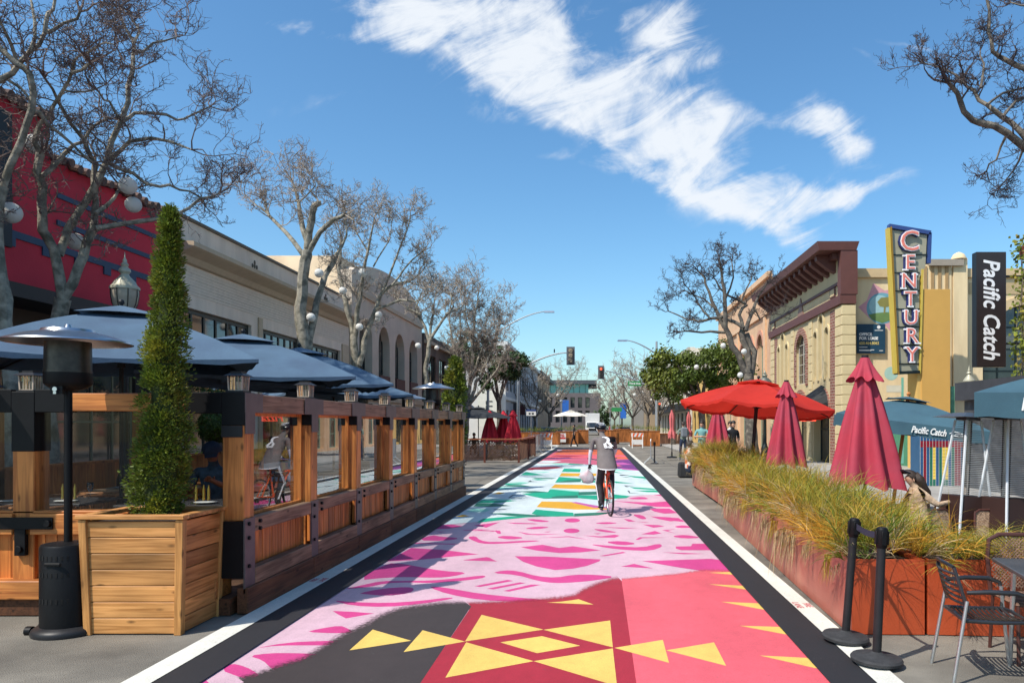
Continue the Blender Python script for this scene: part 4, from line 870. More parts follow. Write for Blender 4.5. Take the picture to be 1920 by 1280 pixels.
def sit(armL=None, armR=None, lean=0.0):
    p = dict(pelvis=(0, 0, .50), chest=(0, lean, .86), neck=(0, lean * 1.3, 1.05), head=(0, lean * 1.5 + .03, 1.16), shL=(-.18, lean, .97), elL=(-.25, lean + .05, .72), wrL=(-.15, lean + .28, .72), shR=(.18, lean, .97), elR=(.25, lean + .05, .72), wrR=(.15, lean + .28, .72),
             hpL=(-.09, .02, .50), knL=(-.11, .44, .50), anL=(-.11, .42, .09), toL=(-.11, .58, .035), hpR=(.09, .02, .50), knR=(.11, .44, .50), anR=(.11, .42, .09), toR=(.11, .58, .035))
    if armL: p['elL'], p['wrL'] = armL
    if armR: p['elR'], p['wrR'] = armR
    return p
# ---- cyclist -------------------------------------------------------------
tee = mat('grey_jersey', (.155, .135, .13), .85, .12, 10, .3, bscale=30); trk = mat('black_track_pants', (.022, .02, .024), .75, .25, 9, .3, bscale=25); slv = mat('white_arm_sleeve', (.62, .6, .66), .6, .05, 8); shoe = mat('dark_trainers', (.04, .05, .06), .6, .3, 20)
cyA = R(9)     # heading slightly to the left
rw = P(1143, 967, 14.25); base = Vector((rw.x - .04, rw.y + .30, 0))
cp = dict(pelvis=(0, -.02, 1.02), chest=(-.03, .22, 1.35), neck=(-.05, .33, 1.53), head=(-.06, .40, 1.64), look=(-.1, 1, -.1), shL=(-.24, .22, 1.46), elL=(-.30, .22, 1.18), wrL=(-.31, .25, .98), shR=(.17, .27, 1.46), elR=(.24, .42, 1.22), wrR=(.21, .62, 1.07),
          hpL=(-.10, 0, .95), knL=(-.13, .20, .58), anL=(-.12, .04, .22), toL=(-.12, .19, .16), hpR=(.10, 0, .95), knR=(.13, .38, .78), anR=(.12, .16, .47), toR=(.12, .30, .42), sleeve=.6, forearm=4, glove=5, hoR=(0, .3, -1), hdR=(0, 1, -.3), hdL=(0, .1, -1), hoL=(0, 1, 0), curl=1.1, thL=(0, 1, 0), legw=1.32, fat=1.2)
cyc, Mh = person(tuple(base), cyA, cp, 'cyclist from behind in a grey jersey, black helmet and striped track pants', [skinm, tee, trk, shoe, slv, mat('black_glove', (.015, .015, .015), .7)], hairk, sub=2)
# jersey hem, helmet, side stripes, print
m = MB(); hb = MB(); nn = 28
def hemring(z, rx, ry, out=0):
    u = (z - .92) / .33; cy_ = -.045 + .15 * u
    return [((rx + out) * math.cos(2 * PI * k / nn) * (1 + .02 * math.sin(5 * k)) - .008 - .02 * u, cy_ + (ry + out) * math.sin(2 * PI * k / nn), z + .03 * math.sin(2 * PI * k / nn)) for k in range(nn)]
def loft(mb, rings):
    vs = [p for r_ in rings for p in r_]; mb.mesh(vs, [(i * nn + k, i * nn + (k + 1) % nn, (i + 1) * nn + (k + 1) % nn, (i + 1) * nn + k) for i in range(len(rings) - 1) for k in range(nn)])
loft(m, [hemring(.91, .195, .165), hemring(.97, .195, .165), hemring(1.06, .182, .152), hemring(1.15, .168, .138), hemring(1.25, .150, .118)]); m.build('jersey_hem', tee, cyc, smooth='all')
loft(hb, [hemring(.898, .196, .166, .001), hemring(.915, .197, .167, .001)]); hb.build('hem_band', mat('white_cloth', (.7, .7, .7), .8), cyc, smooth='all')
hm = MB(); vs = []; fs = []; nn = 20; mm = 7
for i in range(mm + 1):
    for k in range(nn):
        a = 2 * PI * k / nn; ph = PI / 2 * (1 - i / mm * 1.02); r_ = .118 * math.cos(ph); vs.append(Mh @ Vector((r_ * math.cos(a) * .95, r_ * math.sin(a) * 1.25 - .005, .05 + .115 * math.sin(ph))))
for i in range(mm):
    for k in range(nn): fs.append((i * nn + k, i * nn + (k + 1) % nn, (i + 1) * nn + (k + 1) % nn, (i + 1) * nn + k))
hm.mesh(vs, fs); hel = hm.build('helmet', mat('helmet_black', (.015, .015, .018), .25), cyc, smooth='all')
m = MB()
for x in (-.06, -.02, .02, .06):
    m.tube([Mh @ Vector((x * (1 - abs(t_) * .4), -.148 * math.sin(t_ * 1.4) - .005, .05 + .122 * math.cos(t_ * 1.4) * (1 - abs(x) * 1.5))) for t_ in (-.9, -.5, 0, .5, .9)], [.004, .008, .009, .008, .004], 5)
m.build('helmet_ridge', mat('helmet_grey', (.5, .5, .52), .4), hel, smooth=True)
m = MB(); m.tube([Mh @ Vector(q) for q in ((-.1, 0, .04), (-.09, .02, -.04), (-.04, .05, -.1), (.04, .05, -.1), (.09, .02, -.04), (.1, 0, .04))], .005, 5); m.build('chin_strap', blk, cyc)
m = MB()
def onleg(a, b, c, off):
    for k in (-1, 0, 1):
        m.tube([Vector(a) + Vector((off, -.02 + k * .026, 0)), Vector(b) + Vector((off * .8, -.02 + k * .026, 0)), Vector(c) + Vector((off * .6, -.015 + k * .02, .05))], .0075, 5)
onleg(cp['hpL'], cp['knL'], cp['anL'], -.088); m.build('trouser_stripe', mat('stripe_white', (.75, .74, .78), .7), cyc)
# print on the back: plane following the back
back0 = Vector((-.02, -.005, 1.13)); up_ = (Vector(cp['chest']) - Vector(cp['pelvis'])).normalized(); xr = Vector((1, .05, 0)).normalized(); nb = xr.cross(up_).normalized()
if nb.y > 0: nb = -nb
Mb = Matrix(((xr.x, up_.x, nb.x, 0), (xr.y, up_.y, nb.y, 0), (xr.z, up_.z, nb.z, 0), (0, 0, 0, 1)))
ink = mat('white_print', (.8, .8, .8), .7)
def onback(txt, x, h_, size, off=0, xs=1):
    c = Vector((x, 0, 0)) + Vector((-.03, .235, 1.38)) + up_ * h_ + nb * .132
    tm = textmesh(txt, size, ink, Matrix.Translation(c) @ Mb, None, .002, 'jersey_print', off=off, xs=xs); tm.parent = cyc; return tm
onback('R', .03, -.07, .30, .012, 1.0); onback('GIVER', .03, -.195, .06, .003)
# ---- bicycle
orr = mat('orange_frame', (.75, .10, .015), .35, .1, 8, coat=.4); chrome = mat('chrome', (.6, .6, .62), .2, .05, 8, metal=1)
bk = thing('bicycle', tuple(base), 'orange city bicycle ridden up the painted street', 'bicycle', None, cyA)
yr, yf, wr_ = -.32, .74, .34
for y in (yr, yf):
    wb_ = MB(); wb_.tube([(0, y + wr_ * math.cos(a), wr_ + .0 + wr_ * math.sin(a) * .97) for a in [2 * PI * k / 32 for k in range(33)]], .021, 8, cap=False); wo = wb_.build('wheel', rub, bk, smooth=True)
    m = MB(); m.tube([(0, y + .315 * math.cos(a), wr_ + .315 * math.sin(a)) for a in [2 * PI * k / 32 for k in range(33)]], .011, 6, cap=False); m.build('rim', chrome, wo, smooth=True)
    m = MB()
    for k in range(16):
        a = 2 * PI * k / 16; m.tube([(.02 * (-1) ** k, y + .02 * math.cos(a), wr_ + .02 * math.sin(a)), (0, y + .315 * math.cos(a + .2), wr_ + .315 * math.sin(a + .2))], .0016, 3)
    m.build('spokes', chrome, wo)
m = MB(); bb = (0, .1, .30); st = (0, .0, .86); ht = (0, .60, .82)
m.tube([bb, (0, .58, .72)], .021, 10); m.tube([bb, st], .019, 10); m.tube([(0, .02, .74), (0, .60, .80)], .018, 10); m.tube([ht, (0, .61, .70)], .024, 10)
for s in (-.055, .055): m.tube([(s * .4, .1, .30), (s, yr, wr_)], .012, 8); m.tube([(s * .4, .01, .78), (s, yr, wr_)], .010, 8)
m.build('frame', orr, bk, smooth=True)
m = MB()
for s in (-.05, .05): m.tube([(s * .9, .61, .70), (s, yf, wr_)], .013, 8)
m.build('fork', orr, bk, smooth=True)
m = MB(); m.tube([(0, .6, .82), (0, .6, 1.0), (0, .66, 1.02)], .014, 8); m.tube([(-.3, .58, 1.06), (-.15, .64, 1.03), (0, .66, 1.02), (.15, .64, 1.03), (.3, .58, 1.06)], .012, 8); m.build('handlebar', chrome, bk, smooth=True)
m = MB(); m.tube([(0, -.01, .86), (0, -.02, .93)], .014, 8); m.build('seat_post', chrome, bk)
m = MB(); vs = [(-.075, -.13, .95), (.075, -.13, .95), (.08, -.03, .955), (.025, .12, .95), (-.025, .12, .95), (-.08, -.03, .955)]; m.mesh(vs + [(x * .9, y, z - .05) for x, y, z in vs], [(0, 1, 2, 3, 4, 5), (11, 10, 9, 8, 7, 6)] + [(i, i + 6, (i + 1) % 6 + 6, (i + 1) % 6) for i in range(6)]); m.build('saddle', blk, bk, smooth=True, bevel=.01)
m = MB(); m.tube([(.06, .1 + .09 * math.cos(a), .30 + .09 * math.sin(a)) for a in [2 * PI * k / 20 for k in range(21)]], .006, 5, cap=False); m.tube([(-.07, .1, .30), (-.08, .07, .14)], .01, 6); m.tube([(.07, .1, .30), (.08, .13, .46)], .01, 6); m.build('crank', chrome, bk)
for s, q in ((-.12, (.07, .13)), (.12, (.14, .46 - .02))):
    m = MB(); m.cbox((s, q[0] + .03, q[1]), (.09, .08, .02)); m.build('pedal', blk, bk)
m = MB(); m.box(.045, .075, yr - .03, yr + .05, .22, .30); m.tube([(.06, yr, .3), (.06, .1, .385)], .004, 4); m.tube([(.06, yr, .27), (.06, .1, .22)], .004, 4); m.build('derailleur_and_chain', dkm, bk)
m = MB(); m.box(-.045, .045, yr - .02, yr + .01, .56, .60); m.ball((0, -.14, .80), .03, 8, 6, (1, .6, 1.2)); m.build('rear_reflector', mat('reflector_red', (.7, .04, .02), .3), bk)
# ---- shopping bag in the left hand
bagm = mat('white_bag', (.62, .60, .62), .5, .12, 5, .9, trans=.25, c2=(.70, .42, .45), c2t=(.55, .68), bscale=10)
hl = Matrix.Translation(base) @ Matrix.Rotation(cyA, 4, 'Z') @ Vector((-.32, .26, .86))
bg_ = thing('shopping_bag', tuple(hl), 'white plastic shopping bag hanging from the left hand of the cyclist', 'bag'); bg_.scale = (.86, .86, .92)
m = MB(); vs = []; fs = []; nn = 18; prf = [(.012, .02), (.035, -.02), (.08, -.08), (.125, -.15), (.135, -.22), (.10, -.29), (.01, -.31)]
for i, (r_, z) in enumerate(prf):
    for k in range(nn):
        a = 2 * PI * k / nn; rr = r_ * (1 + .18 * math.sin(3 * a + i * .7) + .1 * math.sin(7 * a + i)); vs.append((rr * math.cos(a) * 1.0 - .03 - (.09 if i in (2, 3) and math.cos(a) < -.6 else 0), rr * math.sin(a) * .5, z))
for i in range(len(prf) - 1):
    for k in range(nn): fs.append((i * nn + k, i * nn + (k + 1) % nn, (i + 1) * nn + (k + 1) % nn, (i + 1) * nn + k))
m.mesh(vs, fs); m.build('sack', bagm, bg_, smooth='all')
m = MB(); m.tube([(-.05, 0, -.03), (-.02, .0, .05), (.02, 0, .05), (.05, 0, -.03)], .008, 6); m.build('handle', bagm, bg_, smooth=True)
# ---- other people
def cl(h, k=1): return flat('cloth_' + h, h, k, .85)
drk = cl('17161a'); jean = cl('27324a'); snk = cl('b9b5ac')
pp = stand(step=.24, armL=((-.24, -.1, 1.13), (-.22, -.05, .9)), armR=((.23, .1, 1.14), (.2, .2, .92)))
person((-1.72, 57.0, 0), R(80), pp, 'pedestrian in all black clothes walking across the street by the road closed planter', [skinm, drk, drk, snk], hairk, sub=1, hands=False, face=False)
# diner with cap in the parklet
dp = sit(armL=((-.25, .12, .74), (-.10, .33, .86)), armR=((.25, .14, .74), (.14, .34, .80)), lean=.06); dp['look'] = (-.25, 1, -.35)
din, Md = person((-4.13, 9.62, .12), PI - .15 + PI, dp, 'diner in a dark cap bent over a table between cypress and corner post', [flat('skin_tan', '7a4a34'), mat('plaid_jacket', (.03, .05, .075), .9, .8, 12), drk, snk], None, sub=2)
din.rotation_euler = (0, 0, PI + .15)
din.location = (-4.60, 9.02, .15); din.scale = (1.05, 1.05, 1.08)
m = MB(); vs = []; fs = []; nn = 16; mm = 6
for i in range(mm + 1):
    for k in range(nn):
        a = 2 * PI * k / nn; ph = PI / 2 * (1 - i / mm); r_ = .108 * math.cos(ph); vs.append(Md @ Vector((r_ * math.cos(a), r_ * math.sin(a) * 1.12, .035 + .105 * math.sin(ph))))
for i in range(mm):
    for k in range(nn): fs.append((i * nn + k, i * nn + (k + 1) % nn, (i + 1) * nn + (k + 1) % nn, (i + 1) * nn + k))
m.mesh(vs, fs); m.mesh([Md @ Vector(q) for q in [(-.07, .09, .035), (.07, .09, .035), (.06, .18, .02), (-.06, .18, .02)]], [(0, 1, 2, 3)]); m.build('cap', mat('navy_cap', (.01, .014, .03), .8), din, smooth='all')
# woman in beige
wp = sit(armL=((-.30, -.16, .80), (-.12, -.42, .84)), armR=((.24, .15, .72), (.12, .33, .74)), lean=.04); wp['look'] = (.1, 1, -.05); wp['sleeve'] = 1; wp['fat'] = 1.25; wp['neck'] = (0, .05, 1.03); wp['head'] = (0, .10, 1.13)
beige = mat('beige_jacket', (.40, .27, .17), .9, .3, 11, 1.0, bscale=26, c2=(.52, .38, .26))
bw, Mw = person((4.08, 9.45, .04), R(82), wp, 'woman in a beige jacket, arm over her chair, beside the big closed umbrella', [skinm, beige, cl('c8b8a2'), snk], hairb, sub=2, longhair=True, scale=.90)
m = MB(); m.lathe([(.10, .93), (.085, .97), (.08, 1.02)], n=18, cap=False); m.v = [(x, y + .05, z) for x, y, z in m.v]; m.build('collar', beige, bw, smooth='all')
m = MB(); m.lathe([(.21, .50), (.205, .60), (.19, .72), (.18, .80)], n=20, cap=False); m.v = [(x, y * .8 + .01, z) for x, y, z in m.v]; m.build('jacket_skirt', beige, bw, smooth='all')
m = MB(); m.tube([Mw @ Vector(q) for q in ((-.085, -.02, .10), (-.07, .05, .135), (0, .085, .14), (.07, .05, .135), (.085, -.02, .10))], [.006, .012, .014, .012, .006], 6); m.build('sunglasses', mat('sunglasses', (.01, .01, .015), .1), bw, smooth=True)
# right hand pavement people
crossed = stand(armL=((-.27, .08, 1.16), (.06, .22, 1.17)), armR=((.27, .08, 1.16), (-.06, .24, 1.19)))
person(tuple(P(1316, 795, 27.0).xy) + (.13,), R(170), crossed, 'person in a teal sweater with arms crossed on the far right pavement', [skinm, cl('6f9f9c'), cl('8a8478'), snk], hairb, sub=1, hands=False)
person(tuple(P(1374, 795, 25.0).xy) + (.13,), R(200), stand(), 'man in a black vest standing left of the red umbrella pole', [skinm, drk, drk, snk], hairk, sub=1, hands=False)
person(tuple(P(1369, 795, 27.5).xy) + (.13,), R(185), stand(), 'man in a white shirt standing behind the man in the black vest', [skinm, cl('c9c7c0'), jean, snk], hairb, sub=1, hands=False)
bp_, _ = person(tuple(P(1281, 795, 33.0).xy) + (.13,), R(10), stand(step=.12), 'person in blue trousers with a grey backpack walking away past the thin closed umbrellas', [skinm, cl('6e7c72'), jean, snk], hairb, sub=1, hands=False, face=False)
m = MB(); m.box(-.15, .15, -.26, -.11, 1.05, 1.48); m.build('backpack', cl('70767c'), bp_, bevel=.05)
person(tuple(P(1291, 795, 20.5).xy) + (.0,), R(-75), sit(), 'seated diner in an orange and white patterned top at the near end of the shrubs', [skinm, mat('orange_print', (.7, .62, .55), .8, .2, 8, c2=(.75, .15, .05), c2t=(.5, .55)), jean, snk], hairb, sub=1, hands=False)
for k, (px, Z, c1, lb) in enumerate(((1143, 90, 'a3344a', 'distant pedestrian in a red top beside the cyclist'), (1151, 84, '2f5a48', 'distant pedestrian in dark green right of the cyclist'), (1158, 80, '8a8fa0', 'distant pedestrian in pale grey between the planters'), (1163, 88, '20242c', 'distant pedestrian in black between the planters'))):
    person(tuple(P(px, 795, Z).xy) + (0,), R(rnd.uniform(0, 360)), stand(step=.15), lb, [skinm, cl(c1), drk, snk], hairk, sub=1, hands=False, face=False, group='people far up the street')
# ================================================================ right side: rust planters with grasses
rust = mat('rust_planter', (.42, .065, .018), .42, .12, 2.2, .08, c2=(.50, .11, .05), c2t=(.5, .8), bscale=60)
rustw = mat('rust_planter_side_sheen', (.40, .11, .075), .45, .15, 1.8, .08, c2=(.52, .22, .14), c2t=(.45, .7), bscale=60)  # paler rust for street sides: the sheen at grazing view is put into the colour
lip = mat('planter_lip', (.36, .05, .015), .5, .1, 5)
grm = mat('grass_blade', (.34, .31, .03), .6, .2, 2.5, trans=.3, island=.35, c2=(.52, .28, .03), c2t=(.40, .60)); grg = mat('grass_green', (.13, .20, .02), .6, .25, 3, trans=.3, island=.4, c2=(.34, .30, .03), c2t=(.5, .7)); grd = mat('grass_dead', (.42, .31, .17), .8, .25, 4, trans=.15, island=.4)
def grass_mesh(seed, n_cl, lx, ly, hh, mb, spread=1.0, blades=26, over=(-1, 1), hp=.965):
    """feathery tufts: every tuft is a fan of thin arching blades on a leaning stem"""
    r_ = random.Random(seed)
    for _ in range(n_cl):
        bx, by = r_.uniform(-lx / 2, lx / 2), r_.uniform(-ly / 2, ly / 2)
        k = r_.random()
        lean = Vector((r_.gauss(0, .5) + bx / lx * .6, r_.gauss(0, .45) + by / ly * 1.7, 0)); L_ = hh * r_.uniform(.3, 1.0)
        hang = k > hp
        st = Vector((bx, by, 0)); tip = st + Vector((lean.x * .5 * L_, lean.y * .5 * L_, L_ * (1 - .25 * lean.length)))
        if hang:
            sx = r_.choice(over); st = Vector((bx if ly > .4 else bx, sx * ly * .42, .05)); st.y = sx * ly * .45; tip = Vector((bx + r_.gauss(0, .05), sx * (ly / 2 + r_.uniform(.04, .12)), r_.uniform(-.08, .08)))
        mb.cur = 2 if hang and r_.random() < .75 else (0 if r_.random() < .76 else 1)
        if r_.random() < .08: mb.cur = 2
        d0 = (tip - st).normalized(); hl_ = r_.choice((.5, .8, 1.1, 1.5))
        for b in range(blades):
            a = r_.uniform(0, 2 * PI); sp = r_.uniform(.15, 1.05)
            d = (d0 + Vector((math.cos(a) * sp, math.sin(a) * sp, r_.uniform(-.25, .45)))).normalized()
            if hang: d = (Vector((r_.gauss(0, .25), sx * r_.uniform(.0, .3), -1))).normalized()
            ln = r_.uniform(.16, .36) * spread * (hl_ if hang else 1); o_ = st.lerp(tip, r_.uniform(.45, 1.0)); wd = r_.uniform(.0022, .0045)
            s = d.cross(Vector((r_.gauss(0, 1), r_.gauss(0, 1), r_.gauss(0, 1)))).normalized() * wd
            i = len(mb.v); p = o_.copy()
            pts = [p.copy()]
            for q in range(3):
                d = (d + Vector((0, 0, -.20 - .12 * q))).normalized() if not hang else d; p = p + d * ln / 3; pts.append(p.copy())
            for q, pp_ in enumerate(pts[:-1]): k_ = 1 - .25 * q; mb.v += [tuple(pp_ - s * k_), tuple(pp_ + s * k_)]
            mb.v.append(tuple(pts[-1]))
            for q in range(2): mb.f.append((i + 2 * q, i + 2 * q + 1, i + 2 * q + 3, i + 2 * q + 2)); mb.m.append(mb.cur)
            mb.f.append((i + 4, i + 5, i + 6)); mb.m.append(mb.cur)
GVAR = []
def tuft(loc, rz, label, v, group='shrubby grasses in the rust planters', sc=1.0):
    t = thing('feather_grass', loc, label, 'plant', group, rz)
    while len(GVAR) <= v:
        m = MB(); grass_mesh(100 + len(GVAR) * 7, 122, 1.1, .66, .54, m, 1.12, 26, (1, 1)); o = m.build('foliage', [grm, grg, grd]); me = o.data; bpy.data.objects.remove(o)
        m = MB(); r_ = random.Random(len(GVAR))
        for _ in range(16):
            x, y = r_.uniform(-.4, .4), r_.uniform(-.15, .15); m.tube([(x, y, -.08), (x + r_.gauss(0, .05), y + r_.gauss(0, .05), .16), (x + r_.gauss(0, .1), y + r_.gauss(0, .1), .32)], [.010, .007, .003], 4)
        o = m.build('stems', bark_d); m2 = o.data; bpy.data.objects.remove(o); GVAR.append((me, m2))
    for me, nm in zip(GVAR[v], ('foliage', 'stems')):
        o = bpy.data.objects.new(nm, me); col.objects.link(o); o.parent = t
    t.scale = (rnd.choice((-1, 1)), 1, sc); return t
def rust_box(a, b, wd, hh, label, mt_=rust, group='rust red planter boxes', feet=False):
    """box whose street face runs from a to b (xy), body to the right of that line"""
    a = Vector((*a, 0)); b = Vector((*b, 0)); d = (b - a); L_ = d.length; ang = math.atan2(d.y, d.x)
    t = thing('planter_box', tuple(a.lerp(b, .5) ), label, 'planter', group, ang)   # local x along the row, local -y to the right
    g = .006
    m = MB(); x0, x1 = -L_ / 2 + g, L_ / 2 - g; y1 = 0; y0 = -wd; z0 = .05 if feet else .006; th = .02
    m.box(x0, x1, y1 - th, y1, z0, hh); m.build('side_panel', rustw, t, bevel=.003)
    m = MB(); m.box(x0, x1, y0, y0 + th, z0, hh); m.box(x0, x0 + th, y0 + th, y1 - th, z0, hh); m.box(x1 - th, x1, y0 + th, y1 - th, z0, hh); m.build('end_panel', mt_, t, bevel=.003)
    m = MB(); m.box(x0 + th, x1 - th, y0 + th, y0 + .05, hh - .03, hh - .004); m.box(x0 + th, x1 - th, y1 - .05, y1 - th, hh - .03, hh - .004); m.build('lip', lip, t)
    m = MB(); m.box(x0 + .03, x1 - .03, y0 + .03, y1 - .03, hh - .10, hh - .05); m.build('soil', MATS['soil'], t)
    return t, ang, a.lerp(b, .5), L_
rows = []
pos = ['nearest to the belt posts', 'second from the belt posts', 'third from the belt posts', 'fourth from the belt posts', 'last before the gap']
n1_ = 4
pa = [Vector((2.10 + .035 * (k ** 1.15) * 1.6, 6.2 + k * 1.95)) for k in range(n1_ + 1)]
k_lab = 0
def plant_box(t_, ang, c, L_, wd, hh, lb, sc=1.0, flip=False):
    global k_lab
    u = Vector((math.cos(ang), math.sin(ang), 0)); nrm = Vector((u.y, -u.x, 0))
    n = max(1, round(L_ / .95))
    for j in range(n):
        q = c + u * ((j + .5) / n - .5) * L_ + nrm * wd / 2
        tuft((q.x, q.y, hh - .06), ang, 'feathery grass in the %s, %s tuft' % (lb.replace('street side ', ''), ['near', 'far', 'farthest'][j] if n > 1 else 'only'), k_lab % 4, sc=sc * rnd.uniform(.75, 1.2)); k_lab += 1
for k in range(n1_):
    lb = 'street side rust planter box, %s' % pos[k]
    r_ = rust_box(pa[k], pa[k + 1], .62, .63, lb); plant_box(*r_, .62, .63, lb)
pb = [Vector((2.62 + .02 * k, 15.1 + k * 1.95)) for k in range(4)]
for k in range(3):
    lb = 'rust planter box beyond the gap, %s' % ['first', 'second', 'last and farthest'][k]
    r_ = rust_box(pb[k], pb[k + 1], .62, .70, lb, feet=True); plant_box(*r_, .62, .70, lb, 1.05)
# front row facing the camera (runs to the right from the corner)
pc = [Vector((3.05, 6.17)), Vector((3.95, 6.10)), Vector((4.9, 6.02)), Vector((5.9, 5.95))]
c0 = Vector((2.735, 6.19))
for k in range(3):
    lb = 'front rust planter box, %s' % ['left, behind the slatted chair', 'right, behind the table corner', 'mostly out of frame'][k]
    a, b = ([Vector((2.74, 6.19))] + pc[1:])[k], pc[k + 1]
    t = rust_box(b, a, .55, .63, lb); 
    plant_box(t[0], t[1], t[2], t[3], .55, .63, lb, .52)
# side panels face: local +y is the street side; for the front row swap to plain rust
for o in bpy.data.objects:
    if o.name.startswith('side_panel') and o.parent and 'front rust' in o.parent.get('label', ''): o.data.materials[0] = rust
# end face of the first box continues the front line
gl_ = mat('leaf_green', (.06, .16, .02), .6, .2, 4, trans=.3)
# ---------------- belt posts
def belt_post(loc, label, rz=0, ground_r=.18, hh=.97):
    t = thing('belt_barrier_post', loc, label, 'barrier post', 'black retractable belt posts')
    m = MB(); m.lathe([(ground_r, 0), (ground_r + .004, .02), (ground_r - .008, .035), (.05, .055), (.035, .07)], n=30); m.build('base', mat('worn_black_rubber', (.03, .03, .032), .8, .3, 20, .3), t, smooth=True)
    m = MB(); m.cyl((0, 0, .05), (0, 0, hh - .14), .032, n=18); m.build('tube', dkm, t, smooth=True)
    m = MB(); m.lathe([(.034, hh - .15), (.040, hh - .14), (.042, hh - .03), (.040, hh - .01), (.03, hh)], n=18)
    for a in range(4): m.cbox((.042 * math.cos(a * PI / 2), .042 * math.sin(a * PI / 2), hh - .075), (.012, .034, .10), a * PI / 2)
    m.build('belt_head', blk, t, smooth=True, bevel=.002); return t
b1 = Vector((1.99, 5.98, .034)); b2 = Vector((2.03, 5.42, .034))
p1 = belt_post(b1, 'black belt barrier post with a round base, farther of the pair by the rust planter'); p2 = belt_post(b2, 'black belt barrier post with a round base, nearer of the pair by the rust planter')
p1.rotation_euler = (R(1.5), R(4), 0); p2.rotation_euler = (0, R(2.5), 0)
def tipof(o, z): return o.location + (o.rotation_euler.to_matrix() @ Vector((0, 0, z)))
m = MB(); A0, A1 = tipof(p1, .91), tipof(p2, .91); dd = (A1 - A0).normalized(); vs = []; K = 10
for j in range(K + 1):
    q = A0.lerp(A1, .06 + .88 * j / K) - Vector((0, 0, .02 * math.sin(PI * j / K))); vs += [q + Vector((0, 0, .024)), q - Vector((0, 0, .024)), q + Vector((.004, 0, .024)), q + Vector((.004, 0, -.024))]
for j in range(K):
    a = 4 * j; m_ = [(a, a + 1, a + 5, a + 4), (a + 2, a + 6, a + 7, a + 3)]
    if j == 0: m.mesh(vs, [])
    for f in m_: m.f.append(f); m.m.append(0)
o = m.build('barrier_belt', mat('belt_webbing', (.02, .022, .045), .8, .2, 60)); tag(o, 'dark blue belt stretched between the two near black posts', 'belt')
# ---------------- aluminium slatted chair and table at the lower right
slatb = mat('black_slats', (.018, .018, .02), .35, .2, 9, coat=.3)
ct = thing('slatted_armchair', (2.70, 5.2, 0), 'black slatted armchair with shiny metal legs at the lower right table', 'chair', None, R(-98))
ct.scale = (.94, .94, .94)
# local: +y is the way the sitter faces
for sx in (-1, 1):
    m = MB(); m.tube([(sx * .235, -.20, .60), (sx * .255, -.30, 0)], .0135, 10); m.build('leg', alum, ct, smooth=True)
    m = MB(); m.tube([(sx * .235, .20, .62), (sx * .26, .27, 0)], .0135, 10); m.build('leg', alum, ct, smooth=True)
    m = MB(); m.tube([(sx * .23, -.20, .66), (sx * .26, -.05, .675), (sx * .27, .12, .672), (sx * .262, .20, .645), (sx * .245, .22, .55), (sx * .235, .20, .42)], [.014, .018, .018, .016, .014, .013], 10); m.build('armrest', slatb, ct, smooth=True)
m = MB()
for k in range(13):
    y = -.20 + k * .032; z = .44 + .018 * ((k - 6) / 6) ** 2; m.tube([(-.20, y, z + .006), (-.1, y, z - .008), (0, y, z - .012), (.1, y, z - .008), (.20, y, z + .006)], .0095, 6)
m.tube([(-.215, -.21, .455), (-.22, .0, .45), (-.215, .2, .455), (-.15, .24, .45), (.15, .24, .45), (.215, .2, .455), (.22, 0, .45), (.215, -.21, .455), (-.215, -.21, .455)], .014, 8); m.build('seat', slatb, ct, smooth=True)
m = MB()
for k in range(6):
    z = .57 + k * .043; yb = -.22 - k * .014; m.tube([(-.21, yb + .02, z), (-.1, yb - .01, z), (0, yb - .02, z), (.1, yb - .01, z), (.21, yb + .02, z)], .0105, 6)
for sx in (-1, 1): m.tube([(sx * .225, -.19, .52), (sx * .22, -.235, .68), (sx * .19, -.275, .83)], .014, 8)
m.tube([(-.19, -.275, .83), (-.1, -.305, .845), (.1, -.305, .845), (.19, -.275, .83)], .014, 8); m.build('backrest', slatb, ct, smooth=True)
tt = thing('cafe_table', (3.15, 5.15, 0), 'dark grey outdoor table, its corner entering at the lower right edge', 'table')
m = MB(); m.cbox((0.12, 0, .735), (.78, .78, .03), R(-12)); m.build('tabletop', mat('table_grey', (.06, .065, .07), .3, .2, 5), tt, bevel=.006)
m = MB()
for q in ((-.18, -.25), (.35, -.32), (.38, .25), (-.12, .3)): m.tube([(q[0] * .95, q[1] * .95, .72), (q[0] * 1.05, q[1] * 1.05, 0)], .017, 8)
m.build('leg', alum, tt, smooth=True)
wick = mat('wicker_brown', (.22, .12, .08), .7, .35, 22, .8, c2=(.06, .035, .025), bscale=60); wickt = mat('wicker_tan', (.42, .28, .18), .75, .3, 30, .8, c2=(.26, .16, .10), bscale=90)
